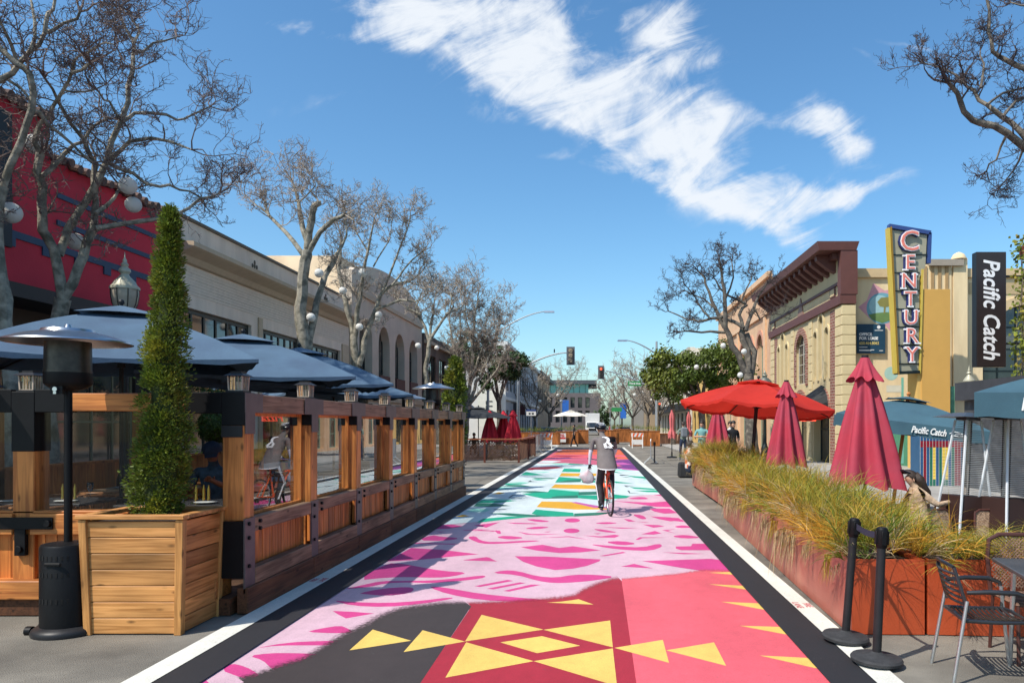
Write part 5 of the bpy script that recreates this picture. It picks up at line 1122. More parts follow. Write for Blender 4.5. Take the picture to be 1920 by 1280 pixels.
def wicker(loc, rz, label, mt_, open_=False, sc=1):
    t = thing('wicker_chair', loc, label, 'chair', None, rz); t.scale = (sc,) * 3
    m = MB(); m.tube([(-.21, -.22, .45), (-.22, -.25, .7), (-.20, -.27, .84), (-.12, -.28, .88), (.12, -.28, .88), (.20, -.27, .84), (.22, -.25, .7), (.21, -.22, .45)], .017, 8); m.build('back_frame', flat('frame_brown', '4a2a24', 1, .4), t, smooth=True)
    m = MB()
    if open_:
        for k in range(-7, 15):
            for s in (-1, 1):
                pts = []
                for j in range(12):
                    z = .47 + .40 * j / 11; x = s * (-.2 + (k * .028) + (j / 11) * .40) * 1.0
                    if abs(x) < .20: pts.append((x, -.225 - .055 * j / 11, z))
                if len(pts) > 1: m.tube(pts, .0045, 4)
    else:
        nx_, nz = 14, 16; vs = []; fs = []
        for i in range(nz + 1):
            for j in range(nx_ + 1): vs.append((-.205 + .41 * j / nx_, -.225 - .055 * i / nz + (.006 if (i + j) % 2 else 0), .46 + .40 * i / nz))
        for i in range(nz):
            for j in range(nx_): q = i * (nx_ + 1) + j; fs.append((q, q + 1, q + nx_ + 2, q + nx_ + 1))
        m.mesh(vs, fs); m.v += []; 
    m.build('backrest', mt_, t)
    m = MB(); m.box(-.22, .22, -.22, .22, .42, .45); m.build('seat', mt_, t, bevel=.015)
    for sx in (-1, 1):
        for sy in (-1, 1): m = MB(); m.tube([(sx * .2, sy * .2, .43), (sx * .21, sy * .23, 0)], .014, 8); m.build('leg', flat('frame_brown', '4a2a24', 1, .4), t, smooth=True)
    return t
wicker((3.28, 5.62, 0), R(176), 'open weave brown wicker chair behind the lower right table', wick, True)
wicker((4.22, 8.8, .02), R(205), 'tan wicker chair under the leftmost glass tube heater', wickt, sc=.8); wicker((4.72, 8.75, .02), R(190), 'tan wicker chair between the glass tube heaters', wickt, sc=.8)
wicker((4.18, 9.6, .02), R(82), 'tan wicker chair the woman in beige sits on', wickt, sc=.8)
dk = thing('patio_table', (3.25, 9.6, .02), 'small wooden patio table in front of the woman in beige', 'table'); m = MB(); m.box(-.3, .3, -.3, .3, .72, .75); m.build('tabletop', chw, dk, bevel=.005); m = MB(); m.cyl((0, 0, 0), (0, 0, .72), .03); m.cbox((0, 0, .01), (.45, .45, .02)); m.build('pedestal', blk, dk)
# ---------------- pyramid heaters
gtube = glassy('pyramid_mesh', (.62, .62, .62), 1.5, .8)
def pyramid(loc, label, rz=0):
    t = thing('pyramid_heater', loc, label, 'patio heater', 'glass tube pyramid heaters', rz)
    B, T_ = .27, .09; z0, z1, zt = .05, .85, 1.78
    def at(z): return B + (T_ - B) * (z - z0) / (zt - z0)
    m = MB(); a, b = at(z0), at(z1); m.hexa([(-a, -a, z0), (a, -a, z0), (a, a, z0), (-a, a, z0)], [(-b, -b, z1), (b, -b, z1), (b, b, z1), (-b, b, z1)]); m.build('casing', flat('casing_brown', '35221e', 1, .45), t, bevel=.004)
    m = MB()
    for sx in (-1, 1):
        for sy in (-1, 1): m.bar((sx * (B + .012), sy * (B + .012), 0), (sx * (T_ + .012), sy * (T_ + .012), zt), .024)
    m.build('corner_strut', flat('bright_strut', 'd4d8dc', .95, .3), t, bevel=.003)
    m = MB(); z = z1 + .02
    while z < zt:
        q = at(z) + .006
        for p_, r_ in (((-q, -q), (q, -q)), ((q, -q), (q, q)), ((q, q), (-q, q)), ((-q, q), (-q, -q))): m.bar((*p_, z), (*r_, z), .004)
        z += .022
    m.build('guard_wires', flat('wire_silver', 'b4b8ba', .9, .35), t)
    m = MB(); m.cyl((0, 0, z1), (0, 0, zt), .05, n=14); m.build('glass_tube', lg, t, smooth=True)
    m = MB(); m.hexa([(-.3, -.3, zt + .03), (.3, -.3, zt + .03), (.3, .3, zt + .03), (-.3, .3, zt + .03)], [(-.12, -.12, zt + .09), (.12, -.12, zt + .09), (.12, .12, zt + .09), (-.12, .12, zt + .09)]); m.box(-.1, .1, -.1, .1, zt, zt + .03); m.build('reflector', mat('dull_steel', (.16, .17, .18), .35, .1, 6, metal=.8), t, bevel=.004)
    return t
ph = pyramid((4.52, 9.25, .02), 'left glass tube pyramid heater beside the woman in beige', R(12)); ph.rotation_euler = (0, R(3), R(12))
q_ = dup(ph, (4.9, 9.0, .02), 'right glass tube pyramid heater under the teal umbrella at the edge'); q_.rotation_euler = (0, R(2), R(20))
# ---------------- closed umbrellas
def closed_umb(loc, top, hem, rb, label, cloth, folds=8, group='closed red umbrellas', tied=False, lean=(0, 0), name='closed_umbrella'):
    t = thing(name, loc, label, 'umbrella', group); t.rotation_euler = (lean[0], lean[1], 0)
    m = MB(); nn = folds * 10; rows_ = 26; vs = []; fs = []; hk = top - .29 * (top - hem) / 1.7
    for i in range(rows_ + 1):
        v = i / rows_; z = top - .04 - (top - .04 - hem) * v
        if tied:
            rr = .035 + rb * (.55 * math.sin(PI * min(v * 1.15, 1)) ** .8 if v < .62 else .32) ; 
            rr = [.05, .09, .11, .115, .11, .10, .09, .085, .10, .15, .17, .16][min(11, int(v * 11.99))] * rb / .17
        else: rr = .05 + (rb - .05) * (v ** .92)
        for k in range(nn):
            a = 2 * PI * k / nn; fo = math.cos(folds * a); amp = (.27 if not tied else .25) * min(1, v * 3)
            r2 = rr * (1 + amp * (abs(fo) ** .7 * (1 if fo > 0 else -1)) * .8 + .05 * math.sin(3 * a + 1.3 + v * 2))
            r2 *= 1 + .09 * v * noise.noise(Vector((math.cos(a) * 2 + loc[0], math.sin(a) * 2, z * 1.5)))
            zz = z - .04 * v ** 4 * noise.noise(Vector((math.cos(a) * 3, math.sin(a) * 3 + loc[1], 0))) - (.07 * (1 - abs(math.sin(folds * a / 2))) - .03) * (v ** 5) + .02 * math.sin(2 * a) * v
            vs.append((r2 * math.cos(a + .12 * v), r2 * math.sin(a + .12 * v), zz))
    for i in range(rows_):
        for k in range(nn): fs.append((i * nn + k, (i + 1) * nn + k, (i + 1) * nn + (k + 1) % nn, i * nn + (k + 1) % nn))
    m.mesh(vs, fs); m.build('folded_canopy', cloth, t, smooth='all')
    if not tied:
        m = MB(); vs = []; fs = []; R6 = 8
        for i in range(R6 + 1):
            v = i / R6; z = top + .0 - (top - hk) * v; rr = .055 + (rb * .34) * v ** 1.1
            for k in range(nn):
                a = 2 * PI * k / nn; r2 = rr * (1 + .22 * v * math.cos(folds * a + .5)); vs.append((r2 * math.cos(a), r2 * math.sin(a), z + .035 * v * v * math.sin(folds * a)))
        for i in range(R6):
            for k in range(nn): fs.append((i * nn + k, (i + 1) * nn + k, (i + 1) * nn + (k + 1) % nn, i * nn + (k + 1) % nn))
        m.mesh(vs, fs); m.build('vent_skirt', cloth, t, smooth='all')
    m = MB(); m.cyl((0, 0, top - .02), (0, 0, top + .035), .045, n=12); m.build('finial', dkm, t, smooth=True)
    m = MB(); m.cyl((0, 0, 0), (0, 0, top - .1), .022, n=10); m.build('pole', dkm, t, smooth=True)
    m = MB(); m.lathe([(.25, 0), (.25, .06), (.04, .09), (.035, .3)], n=18); m.build('base', dkm, t, smooth=True)
    return t
redc = mat('crimson_canvas', (.44, .035, .065), .8, .12, 3, .15, trans=.18, c2=(.40, .05, .085), bscale=80)
closed_umb((3.52, 9.8, .02), 2.60, .92, .44, 'largest closed crimson umbrella, in front of the teal printed umbrella', redc)
closed_umb((3.66, 14.5, .02), 2.55, .93, .355, 'closed crimson umbrella of middle size, in front of the brick building', redc, lean=(0, R(.5)))
closed_umb((4.05, 25.0, .0), 2.55, .93, .40, 'closed crimson umbrella under the open red one', redc)
closed_umb((3.62 , 36, .13), 2.35, .95, .17, 'thin tied pink red umbrella, left of the two', mat('faded_red', (.55, .13, .13), .8, .1, 6), 6, 'thin tied umbrellas', True)
closed_umb((5.05 , 41, .13), 2.35, .95, .17, 'thin tied pink red umbrella, right of the two', MATS['faded_red'], 6, 'thin tied umbrellas', True)
# far left trio
redb = mat('bright_red_canvas', (.60, .02, .04), .8, .1, 3, .1, trans=.2)
for px, Z, lb in ((918, 38.5, 'bright red closed umbrella behind the lattice, set apart on the left'), (944, 39.5, 'bright red closed umbrella behind the lattice, middle of three'), (962, 37.5, 'bright red closed umbrella behind the lattice, rightmost of three')):
    q = P(px, 795, Z); closed_umb((q.x, q.y, 0), 2.45, .85, .42, lb, redb, 7, 'bright red closed umbrellas behind the lattice')
openr = mat('red_canvas_open', (.66, .035, .02), .8, .08, 3, .1, trans=.42)
ru = umbrella('patio_umbrella', (3.30, 16.2, 0), 8, 1.72, 2.70, 2.12, R(10), openr, dkm, 'large open bright red octagonal umbrella above the shrubs', None, 0.06, .3, .07, pr=.04); ru.rotation_euler = (R(-3), R(5), 0)
# ---------------- teal printed umbrellas
tealc = mat('teal_canvas', (.042, .105, .14), .85, .1, 3, .15, bscale=80, c2=(.035, .09, .125))
white_l = mat('white_lettering', (.78, .78, .76), .7)
tu = umbrella('market_umbrella', (5.09, 12.96, 0), 4, 1.63, 2.2, 1.80, R(-45), tealc, MATS['cedar_z'], 'teal market umbrella with white lettering between the big crimson umbrella and the heaters', 'teal market umbrellas with white lettering', .20, .3, .015, pr=.03); tu.rotation_euler = (0, R(7.5), R(-17))
tu2 = umbrella('market_umbrella', (5.82, 8.95, 0), 4, 1.63, 2.42, 2.11, R(-45), tealc, MATS['cedar_z'], 'teal market umbrella cut off by the right edge of the picture', 'teal market umbrellas with white lettering', .28, .3, .015, pr=.03)
tu2.rotation_euler = (0, 0, R(-27))
def val_text(u, body_, size, x, z, half=1.152, xs=1.0):
    o = textmesh(body_, size, white_l, face_cam(x, -half * .985 - .008, z), None, .002, 'printed_name', .22, .004, xs=xs); o.parent = u; return o
val_text(tu, 'Pacific Catch', .145, .26, 1.685, xs=.68); val_text(tu, 'Sushi', .13, -.86, 1.70, xs=.7)
m = MB(); m.tube([(.56, -1.146, 1.69), (.62, -1.146, 1.73), (.72, -1.146, 1.72), (.78, -1.146, 1.68), (.70, -1.146, 1.66), (.6, -1.146, 1.67)], .007, 4); m.tube([(.64, -1.146, 1.69), (.74, -1.146, 1.70), (.84, -1.146, 1.73)], .007, 4); m.build('printed_fish_mark', white_l, tu)
val_text(tu2, 'Pacific Catch', .20, -.32, 1.965, xs=.72)
# plaid utility cabinet
cb = thing('utility_cabinet', (9.1, 19.9, .13), 'utility cabinet wrapped in a red, blue and green tartan of tiles, between umbrella and heaters', 'cabinet')
m = MB(); m.box(-.62, .62, -.3, .3, 0, 1.36); m.build('box_body', flat('tartan_base', '2f5a7c', 1, .4), cb, bevel=.01)
m = MB(); cols_ = [flat('tart_%d' % k, h, 1, .35) for k, h in enumerate(('8c2030', '27705a', 'e8c95a', '2f5a86', 'dcd8d0'))]
xs_ = [-.62 + .078 * k for k in range(17)]; pat = [3, 0, 3, 1, 2, 3, 1, 2, 3, 1, 0, 3, 3, 0, 3, 3]
for k in range(15):
    c_ = [3, 0, 3, 1, 2, 3, 1, 2, 2, 3, 1, 0, 0, 3, 1][k]
    for r_ in range(16):
        cc = c_
        if r_ in (0, 1): cc = 1 if c_ == 2 else c_
        if r_ > 13: cc = 3
        if r_ == 13 or r_ == 12: cc = 0 if c_ != 2 else 0
        m.cur = cc; x0 = -.61 + k * .082; z0 = .01 + r_ * .084
        m.face([(x0, -.304, z0), (x0 + .074, -.304, z0), (x0 + .074, -.304, z0 + .078), (x0, -.304, z0 + .078)])
for k in range(16): m.cur = 4; x0 = -.617 + k * .082; m.face([(x0, -.307, .0), (x0 + .008, -.307, .0), (x0 + .008, -.307, 1.36), (x0, -.307, 1.36)])
m.build('tartan_tiles', cols_, cb)
m = MB(); m.hexa([(-.64, -.32, 1.36), (.64, -.32, 1.36), (.64, .32, 1.36), (-.64, .32, 1.36)], [(-.6, -.28, 1.40), (.6, -.28, 1.40), (.6, .28, 1.40), (-.6, .28, 1.40)]); m.build('lid', flat('lid', 'b8b4a8'), cb)
# ================================================================ buildings
def wall_open(mb, axis, plane, u0, u1, z0, z1, th, ops, sgn=1):
    """wall in the plane axis=plane between u0..u1, z0..z1 with rectangular openings; thickness goes to the sgn side"""
    us = sorted({u0, u1, *[min(max(o[k], u0), u1) for o in ops for k in (0, 1)]}); zs = sorted({z0, z1, *[min(max(o[k], z0), z1) for o in ops for k in (2, 3)]})
    def filled(i, j):
        if i < 0 or j < 0 or i >= len(us) - 1 or j >= len(zs) - 1: return None
        cu, cz = (us[i] + us[i + 1]) / 2, (zs[j] + zs[j + 1]) / 2
        return not any(o[0] < cu < o[1] and o[2] < cz < o[3] for o in ops)
    def pt(u, z, d): return (plane + sgn * d, u, z) if axis == 'x' else (u, plane + sgn * d, z)
    for i in range(len(us) - 1):
        for j in range(len(zs) - 1):
            if not filled(i, j): continue
            a, b, c, d = us[i], us[i + 1], zs[j], zs[j + 1]
            mb.face([pt(a, c, 0), pt(b, c, 0), pt(b, d, 0), pt(a, d, 0)]); mb.face([pt(a, c, th), pt(a, d, th), pt(b, d, th), pt(b, c, th)])
            for (di, dj, e) in ((-1, 0, [(a, c), (a, d)]), (1, 0, [(b, c), (b, d)]), (0, -1, [(a, c), (b, c)]), (0, 1, [(a, d), (b, d)])):
                if not filled(i + di, j + dj): mb.face([pt(*e[0], 0), pt(*e[1], 0), pt(*e[1], th), pt(*e[0], th)])
def bx(mb, axis, plane, sgn, u0, u1, z0, z1, d0, d1):
    """box in wall coordinates, depth d0..d1 measured to the sgn side"""
    a, b = sorted((plane + sgn * d0, plane + sgn * d1))
    if axis == 'x': mb.box(a, b, u0, u1, z0, z1)
    else: mb.box(u0, u1, a, b, z0, z1)
def window(parent, axis, plane, sgn, u0, u1, z0, z1, cols_, rows_, fm, gm=None, inset=.12, fw=.06, name='window', arch=False):
    m = MB(); d0, d1 = inset, inset + .05
    bx(m, axis, plane, sgn, u0, u0 + fw, z0, z1, d0, d1); bx(m, axis, plane, sgn, u1 - fw, u1, z0, z1, d0, d1); bx(m, axis, plane, sgn, u0 + fw, u1 - fw, z0, z0 + fw, d0, d1); bx(m, axis, plane, sgn, u0 + fw, u1 - fw, z1 - fw, z1, d0, d1)
    for k in range(1, cols_): u = u0 + (u1 - u0) * k / cols_; bx(m, axis, plane, sgn, u - fw / 3, u + fw / 3, z0 + fw, z1 - fw, d0 + .004, d1 - .004)
    for k in range(1, rows_): z = z0 + (z1 - z0) * k / rows_; bx(m, axis, plane, sgn, u0 + fw, u1 - fw, z - fw / 3, z + fw / 3, d0 + .008, d1 - .008)
    f = m.build(name, fm, parent, world=True)
    m = MB(); p = plane + sgn * (inset + .03)
    if axis == 'x': m.face([(p, u0, z0), (p, u1, z0), (p, u1, z1), (p, u0, z1)])
    else: m.face([(u0, p, z0), (u1, p, z0), (u1, p, z1), (u0, p, z1)])
    m.build('pane', gm or winglass, f, world=True); return f
def arch_fill(mb, axis, plane, sgn, u0, u1, z0, z1, th, n=14, pointed=False):
    """corner pieces turning a rectangular opening head into an arch springing at z0 and topping at z1"""
    c = (u0 + u1) / 2; r = (u1 - u0) / 2; pts = [(c + r * math.cos(PI - PI * k / n), z0 + (z1 - z0) * math.sin(PI * k / n)) for k in range(n + 1)]
    def pt(u, z, d): return (plane + sgn * d, u, z) if axis == 'x' else (u, plane + sgn * d, z)
    for k in range(n):
        a, b = pts[k], pts[k + 1]
        mb.face([pt(*a, .001), pt(*b, .001), pt(b[0], z1 + .001, .001), pt(a[0], z1 + .001, .001)]); mb.face([pt(*a, .001), pt(*b, .001), pt(*b, th), pt(*a, th)])
def arch_ring(mb, axis, plane, sgn, u0, u1, z0, z1, wd, proud, n=14):
    c = (u0 + u1) / 2; r = (u1 - u0) / 2; h_ = z1 - z0
    def pt(u, z, d): return (plane - sgn * d, u, z) if axis == 'x' else (u, plane - sgn * d, z)
    for k in range(n):
        q = []
        for kk in (k, k + 1):
            a = PI - PI * kk / n; q.append(((c + r * math.cos(a), z0 + h_ * math.sin(a)), (c + (r + wd) * math.cos(a), z0 + (h_ + wd) * math.sin(a))))
        (i0, o0), (i1, o1) = q
        mb.face([pt(*i0, proud), pt(*i1, proud), pt(*o1, proud), pt(*o0, proud)]); mb.face([pt(*o0, 0), pt(*o0, proud), pt(*o1, proud), pt(*o1, 0)]); mb.face([pt(*i0, -.1), pt(*i0, proud), pt(*i1, proud), pt(*i1, -.1)])
XB = -10.5
# ---- red building
redw = mat('red_stucco', (.56, .022, .045), .8, .12, .8, .25, bscale=25, c2=(.47, .02, .04)); navy = flat('navy_band', '2f4a68', .75); brn = flat('brown_soffit', '2f2520', .8); clay = mat('clay_tiles', (.12, .07, .055), .85, .4, 7, .6, island=.3)
t = thing('red_building', (XB, 12, 0), 'dark red building with blue bands and clay tile edge behind the left trees', 'building')
m = MB(); wall_open(m, 'x', XB, 4.0, 18.4, 4.2, 6.9, .4, [], -1); wall_open(m, 'x', XB, 4.0, 14.3, 6.9, 7.55, .4, [], -1); m.box(-30, XB - .41, 4.0, 18.4, 4.2, 6.85); m.build('wall', redw, t, world=True)
m = MB(); m.box(XB - .9, XB + .5, 4.0, 18.4, 3.95, 4.195); m.build('canopy', brn, t, world=True)
m = MB(); 
for k in range(60): y = 14.35 + k * .0685; 
for k in range(17):
    y = 14.4 + k * .24; m.tube([(XB - .45, y, 6.98), (XB + .22, y, 6.84 + .03 * math.sin(k * 2))], [.07, .085], 8)
for k in range(43):
    y = 4.0 + k * .24; m.tube([(XB - .45, y, 7.66), (XB + .22, y, 7.52 + .03 * math.sin(k * 2))], [.07, .085], 8)
m.build('roof_tiles', clay, t, smooth=True, world=True)
m = MB()
def zig(z, y0, y1, hh, step, dz):
    k = 0; y = y0
    while y < y1:
        m.box(XB + .002, XB + .03, y, min(y + step, y1), z + (dz if k % 4 == 1 else 0) * .0 - (dz if k % 4 == 2 else 0), z + hh); y += step; k += 1
zig(6.15, 14.5, 18.4, .10, .45, 0); zig(5.1, 4, 18.4, .13, .22, .16); zig(5.62, 14.5, 18.4, .10, .5, .0)
m.build('painted_bands', navy, t, world=True)
m = MB(); m.box(XB + .001, XB + .05, 12.95, 13.35, 4.9, 7.3); m.box(XB + .001, XB + .05, 11.4, 12.6, 4.9, 7.2); m.build('recessed_panel', flat('panel_dark', '1c2226', .7), t, world=True)
m = MB(); 
for k in range(8): m.box(XB + .052, XB + .07, 11.45 + k * .15, 11.49 + k * .15, 4.9, 7.2)
m.build('iron_grille', blk, t, world=True)
m = MB(); ops = [(6, 8.8, .3, 3.3), (9.4, 12.2, .3, 3.3), (12.8, 14.4, 0, 3), (15, 17.8, .3, 3.3)]; wall_open(m, 'x', XB - .5, 4, 18.4, 0, 3.95, .3, ops, -1); m.build('shopfront', flat('shop_dark', '3a2b26', .7), t, world=True)
for o_ in ops: window(t, 'x', XB - .5, -1, *o_, 4, 2, flat('olive_frame', '8a8060', .8), inset=.08)
m = MB(); m.box(XB - .44, XB - .42, 9.9, 11.6, 1.2, 2.9); m.build('window_poster', mat('poster_mix', (.4, .16, .05), .6, .5, 2.5, c2=(.08, .2, .3)), t, world=True)
st_ = thing('restaurant_sign', (XB + .55, 11.55, 3.2), 'pale scalloped restaurant sign with dark blue lettering behind the left tree trunks', 'sign')
m = MB(); out_ = [(-.85, -.42), (.85, -.42), (.85, -.02), (.78, .08), (.68, .1), (.62, .2), (.5, .22), (.42, .36), (.2, .42), (-.2, .42), (-.42, .36), (-.5, .22), (-.62, .2), (-.68, .1), (-.78, .08), (-.85, -.02)]
m.prism(out_, -.03, .03); m.build('board', flat('sign_pale', 'b9c2d2', .9), st_)
inkb = flat('sign_ink', '1d2c50', .8)
textmesh('Los', .26, inkb, face_cam(XB + .55, 11.515, 3.2 + .24), st_, .004, 'lettering'); textmesh('Amigos Restaurants', .19, inkb, face_cam(XB + .55, 11.515, 3.2 - .02), st_, .004, 'lettering', xs=.9)
m = MB(); m.bar((-.6, 0, .3), (-.6, 0, .75), .03); m.bar((.6, 0, .3), (.6, 0, .75), .03); m.build('bracket', blk, st_)
# ---- beige one storey shop row
bst = mat('beige_stucco', (.74, .61, .49), .85, .13, 2.2, .25, bscale=40, stretch=(1, 1, .22)); trim_ = flat('taupe_cornice', 'b8a388', 1.0); trimd = flat('taupe_dark', '6a5c4c', .8); frd = flat('frame_green_black', '14201f', 1, .4)
t = thing('shop_row', (XB, 18.4, 0), 'long beige one storey shop row with a deep cornice, pale siding and dark window bands', 'building')
bays = [(18.9, 22.7), (23.4, 26.4), (27.2, 30.6)]; ops = [(a, b, .5, 4.75) for a, b in bays]
m = MB(); wall_open(m, 'x', XB, 18.4, 31.6, 0, 6.98, .35, ops, -1); m.box(-26, XB - .36, 18.42, 31.58, 0, 6.7); m.build('wall', bst, t, world=True)
m = MB(); pr2 = [(0, 5.85), (.12, 5.87), (.22, 6.0), (.5, 6.12), (.56, 6.16), (.56, 6.27), (0, 6.30)]
m.mesh([(XB + .002 + p[0], y, p[1]) for y in (18.42, 31.58) for p in pr2], [tuple(range(7)), tuple(range(13, 6, -1))] + [(i, i + 7, (i + 1) % 7 + 7, (i + 1) % 7) for i in range(7)]); m.build('cornice', trim_, t, world=True)
m = MB(); m.box(XB - .37, XB + .06, 18.4, 31.6, 6.985, 7.06); m.build('coping', trimd, t, world=True)
m = MB()
for k in range(9): m.box(XB + .002, XB + .016 + (k % 2) * .006, 18.42, 31.58, 5.10 + k * .08, 5.173 + k * .08)
m.build('siding', flat('siding_cream', 'd6c6b4', 1.0), t, world=True)
m = MB()
for a, b in bays:
    m.box(XB + .002, XB + .05, a - .28, a - .02, .2, 5.05)
m.box(XB + .002, XB + .05, 30.7, 31.5, .2, 5.05); m.build('pilaster', trim_, t, world=True)
for a, b in bays:
    window(t, 'x', XB, -1, a, b, 3.3, 4.75, 6, 1, frd, inset=.1, fw=.12); window(t, 'x', XB, -1, a, b, .5, 3.2, 3, 1, frd, inset=.1, fw=.1)
m = MB(); m.box(XB - .05, XB + .01, 24.6, 26.2, 3.42, 4.1); m.build('orange_panel', flat('amber_sign', 'a5682e', .8), t, world=True)
m = MB(); m.box(XB - .05, XB + .01, 28.0, 29.6, 3.3, 4.0); m.build('red_panel', flat('red_sign', 'a52a26', .8), t, world=True)
for k in range(14): pass
m = MB()
for (y, z) in ((22.9, 6.6), (28.9, 6.62)):
    for dy, dz in ((0, 0), (-.14, -.02), (.14, -.02), (0, -.12), (0, .1)): m.ball((XB + .01, y + dy, z + dz), .05, 6, 4, (.5, 1, 1.5))
m.build('plaster_motif', trimd, t, world=True)
m = MB(); m.box(-13.5, -12.3, 27.5, 29, 6.7, 8.0); m.box(-13, -12, 24, 26, 6.7, 7.6); m.build('rooftop_unit', flat('unit_white', 'b8bcc0', .9), t, world=True)
# ---- arched two storey building
arb = mat('arch_stucco', (.56, .47, .37), .85, .1, 1.0, .3, bscale=40); crm = mat('cream_wall', (.72, .58, .40), .85, .12, .7, .3, c2=(.55, .42, .28), bscale=20)
t = thing('arcaded_building', (XB, 31.7, 0), 'tan two storey building with arches and curved parapet, its cream side above the shop row', 'building')
ar = [(32.7, 34.6), (35.6, 37.5), (38.5, 40.4), (41.4, 43.3)]; ops = [(a, b, 3.2, 6.5) for a, b in ar] + [(a, b, .3, 2.7) for a, b in ar]
m = MB(); wall_open(m, 'x', XB + .1, 31.7, 44.4, 0, 8.3, .5, ops, -1)
for a, b in ar: arch_fill(m, 'x', XB + .1, -1, a, b, 5.5, 6.5, .49)
m.build('wall', arb, t, world=True)
m = MB(); pts = [(31.7, 8.3)] + [(31.7 + 12.7 * k / 16, 8.3 + .95 * math.sin(PI * k / 16) ** .7) for k in range(1, 16)] + [(44.4, 8.3)]
m.mesh([(x, p[0], p[1]) for x in (XB + .1, XB - .3) for p in pts], [tuple(range(len(pts))), tuple(range(2 * len(pts) - 1, len(pts) - 1, -1))] + [(i, i + 17, i + 18, i + 1) for i in range(16)]); m.build('parapet', arb, t, world=True)
m = MB(); m.box(-24, XB - .41, 31.7, 44.4, 0, 8.9); m.build('side_wall', crm, t, world=True)
m = MB()
for a, b in ar: m.box(XB - .05, XB + .16, a + .1, b - .1, 3.2, 4.1)
m.build('balcony_panel', flat('maroon_panel', '5a2a2c', .8), t, world=True)
for a, b in ar: window(t, 'x', XB + .1, -1, a, b, 3.2, 6.5, 2, 3, frd, inset=.35, fw=.08); window(t, 'x', XB + .1, -1, a, b, .3, 2.7, 2, 2, frd, inset=.3, fw=.08)
m = MB(); m.box(XB + .102, XB + .22, 31.7, 44.4, 2.85, 3.1); m.box(XB + .102, XB + .2, 31.7, 44.4, 7.4, 7.6); m.build('string_course', trim_, t, world=True)
# ---- dark brown building with awnings
t = thing('brown_building', (XB, 44.5, 0), 'dark brown two storey building with sloping awnings behind the bare trees on the left', 'building')
ops = [(45.5 + 3.3 * k, 47.7 + 3.3 * k, z0, z1) for k in range(4) for z0, z1 in ((.4, 2.9), (4.2, 6.0))]
m = MB(); wall_open(m, 'x', XB + .2, 44.5, 58.8, 0, 7.2, .4, ops, -1); m.box(-22, XB - .21, 44.5, 58.8, 0, 7.0); m.build('wall', mat('brown_wall', (.10, .075, .06), .85, .25, 1.5, c2=(.16, .12, .09)), t, world=True)
for o_ in ops: window(t, 'x', XB + .2, -1, *o_, 2, 2, frd)
m = MB()
for k in range(4): y = 45.3 + 3.3 * k; m.hexa([(XB + .21, y, 3.0), (XB + 1.3, y, 2.75), (XB + 1.3, y + 2.6, 2.75), (XB + .21, y + 2.6, 3.0)], [(XB + .21, y, 3.75), (XB + 1.3, y, 2.85), (XB + 1.3, y + 2.6, 2.85), (XB + .21, y + 2.6, 3.75)])
m.build('awning', flat('awning_slate', '3c4450', .8), t, world=True)
m = MB(); m.box(XB + .21, XB + .45, 44.5, 58.8, 6.6, 6.8); m.build('cornice', trim_, t, world=True)
# ---- white building beyond the crossing street (left)
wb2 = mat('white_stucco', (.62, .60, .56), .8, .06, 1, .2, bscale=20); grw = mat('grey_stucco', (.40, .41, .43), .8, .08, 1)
t = thing('white_building', (-9.2, 74, 0), 'white and grey two storey building past the crossing, its end wall lit by the sun', 'building')
ops = [(76 + 3.2 * k, 78 + 3.2 * k, z0, z1) for k in range(12) for z0, z1 in ((5.2, 7.6), (.6, 3.2))]
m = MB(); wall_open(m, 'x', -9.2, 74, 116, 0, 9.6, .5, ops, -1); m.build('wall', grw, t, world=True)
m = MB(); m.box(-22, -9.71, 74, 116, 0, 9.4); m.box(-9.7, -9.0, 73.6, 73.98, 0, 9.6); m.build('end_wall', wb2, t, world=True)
for o_ in ops: window(t, 'x', -9.2, -1, *o_, 2, 2, frd, fw=.15)
m = MB(); m.box(-10, -8.8, 73.8, 116.2, 9.6, 9.95); m.box(-9.2, -8.95, 74, 116, 4.2, 4.5); m.build('cornice', flat('cornice_white', 'cfcfcc'), t, world=True)
sgn_ = thing('blade_sign', (-9.9, 73.0, 3.9), 'tall pale wall sign with dark vertical letters on the white building end', 'sign'); m = MB(); m.box(-1.7, .3, -.1, .1, -2.4, 1.2); m.build('panel', flat('sign_cream', 'd8d4c4'), sgn_)
textmesh('LLE', .95, frd, face_cam(-10.55, 72.88, 3.4, 0, -PI / 2), sgn_, .01, 'lettering')
m = MB(); m.box(-.55, .15, -.12, .1, 1.25, 1.9); m.build('crest_panel', flat('sign_white', 'd0d0cc'), sgn_)
for k, (y, c_) in enumerate(((80, '2a2e33'), (86, '54272a'))):
    s_ = thing('hanging_sign', (-8.6, y, 3.4), 'small dark projecting shop sign, %s along the white building' % ['first', 'second'][k], 'sign', 'projecting shop signs'); m = MB(); m.box(-.35, .35, -.06, .06, -.6, .6); m.build('panel', flat('hs' + c_, c_), s_); m = MB(); m.bar((-.6, 0, .65), (.35, 0, .65), .04); m.build('bracket', blk, s_)
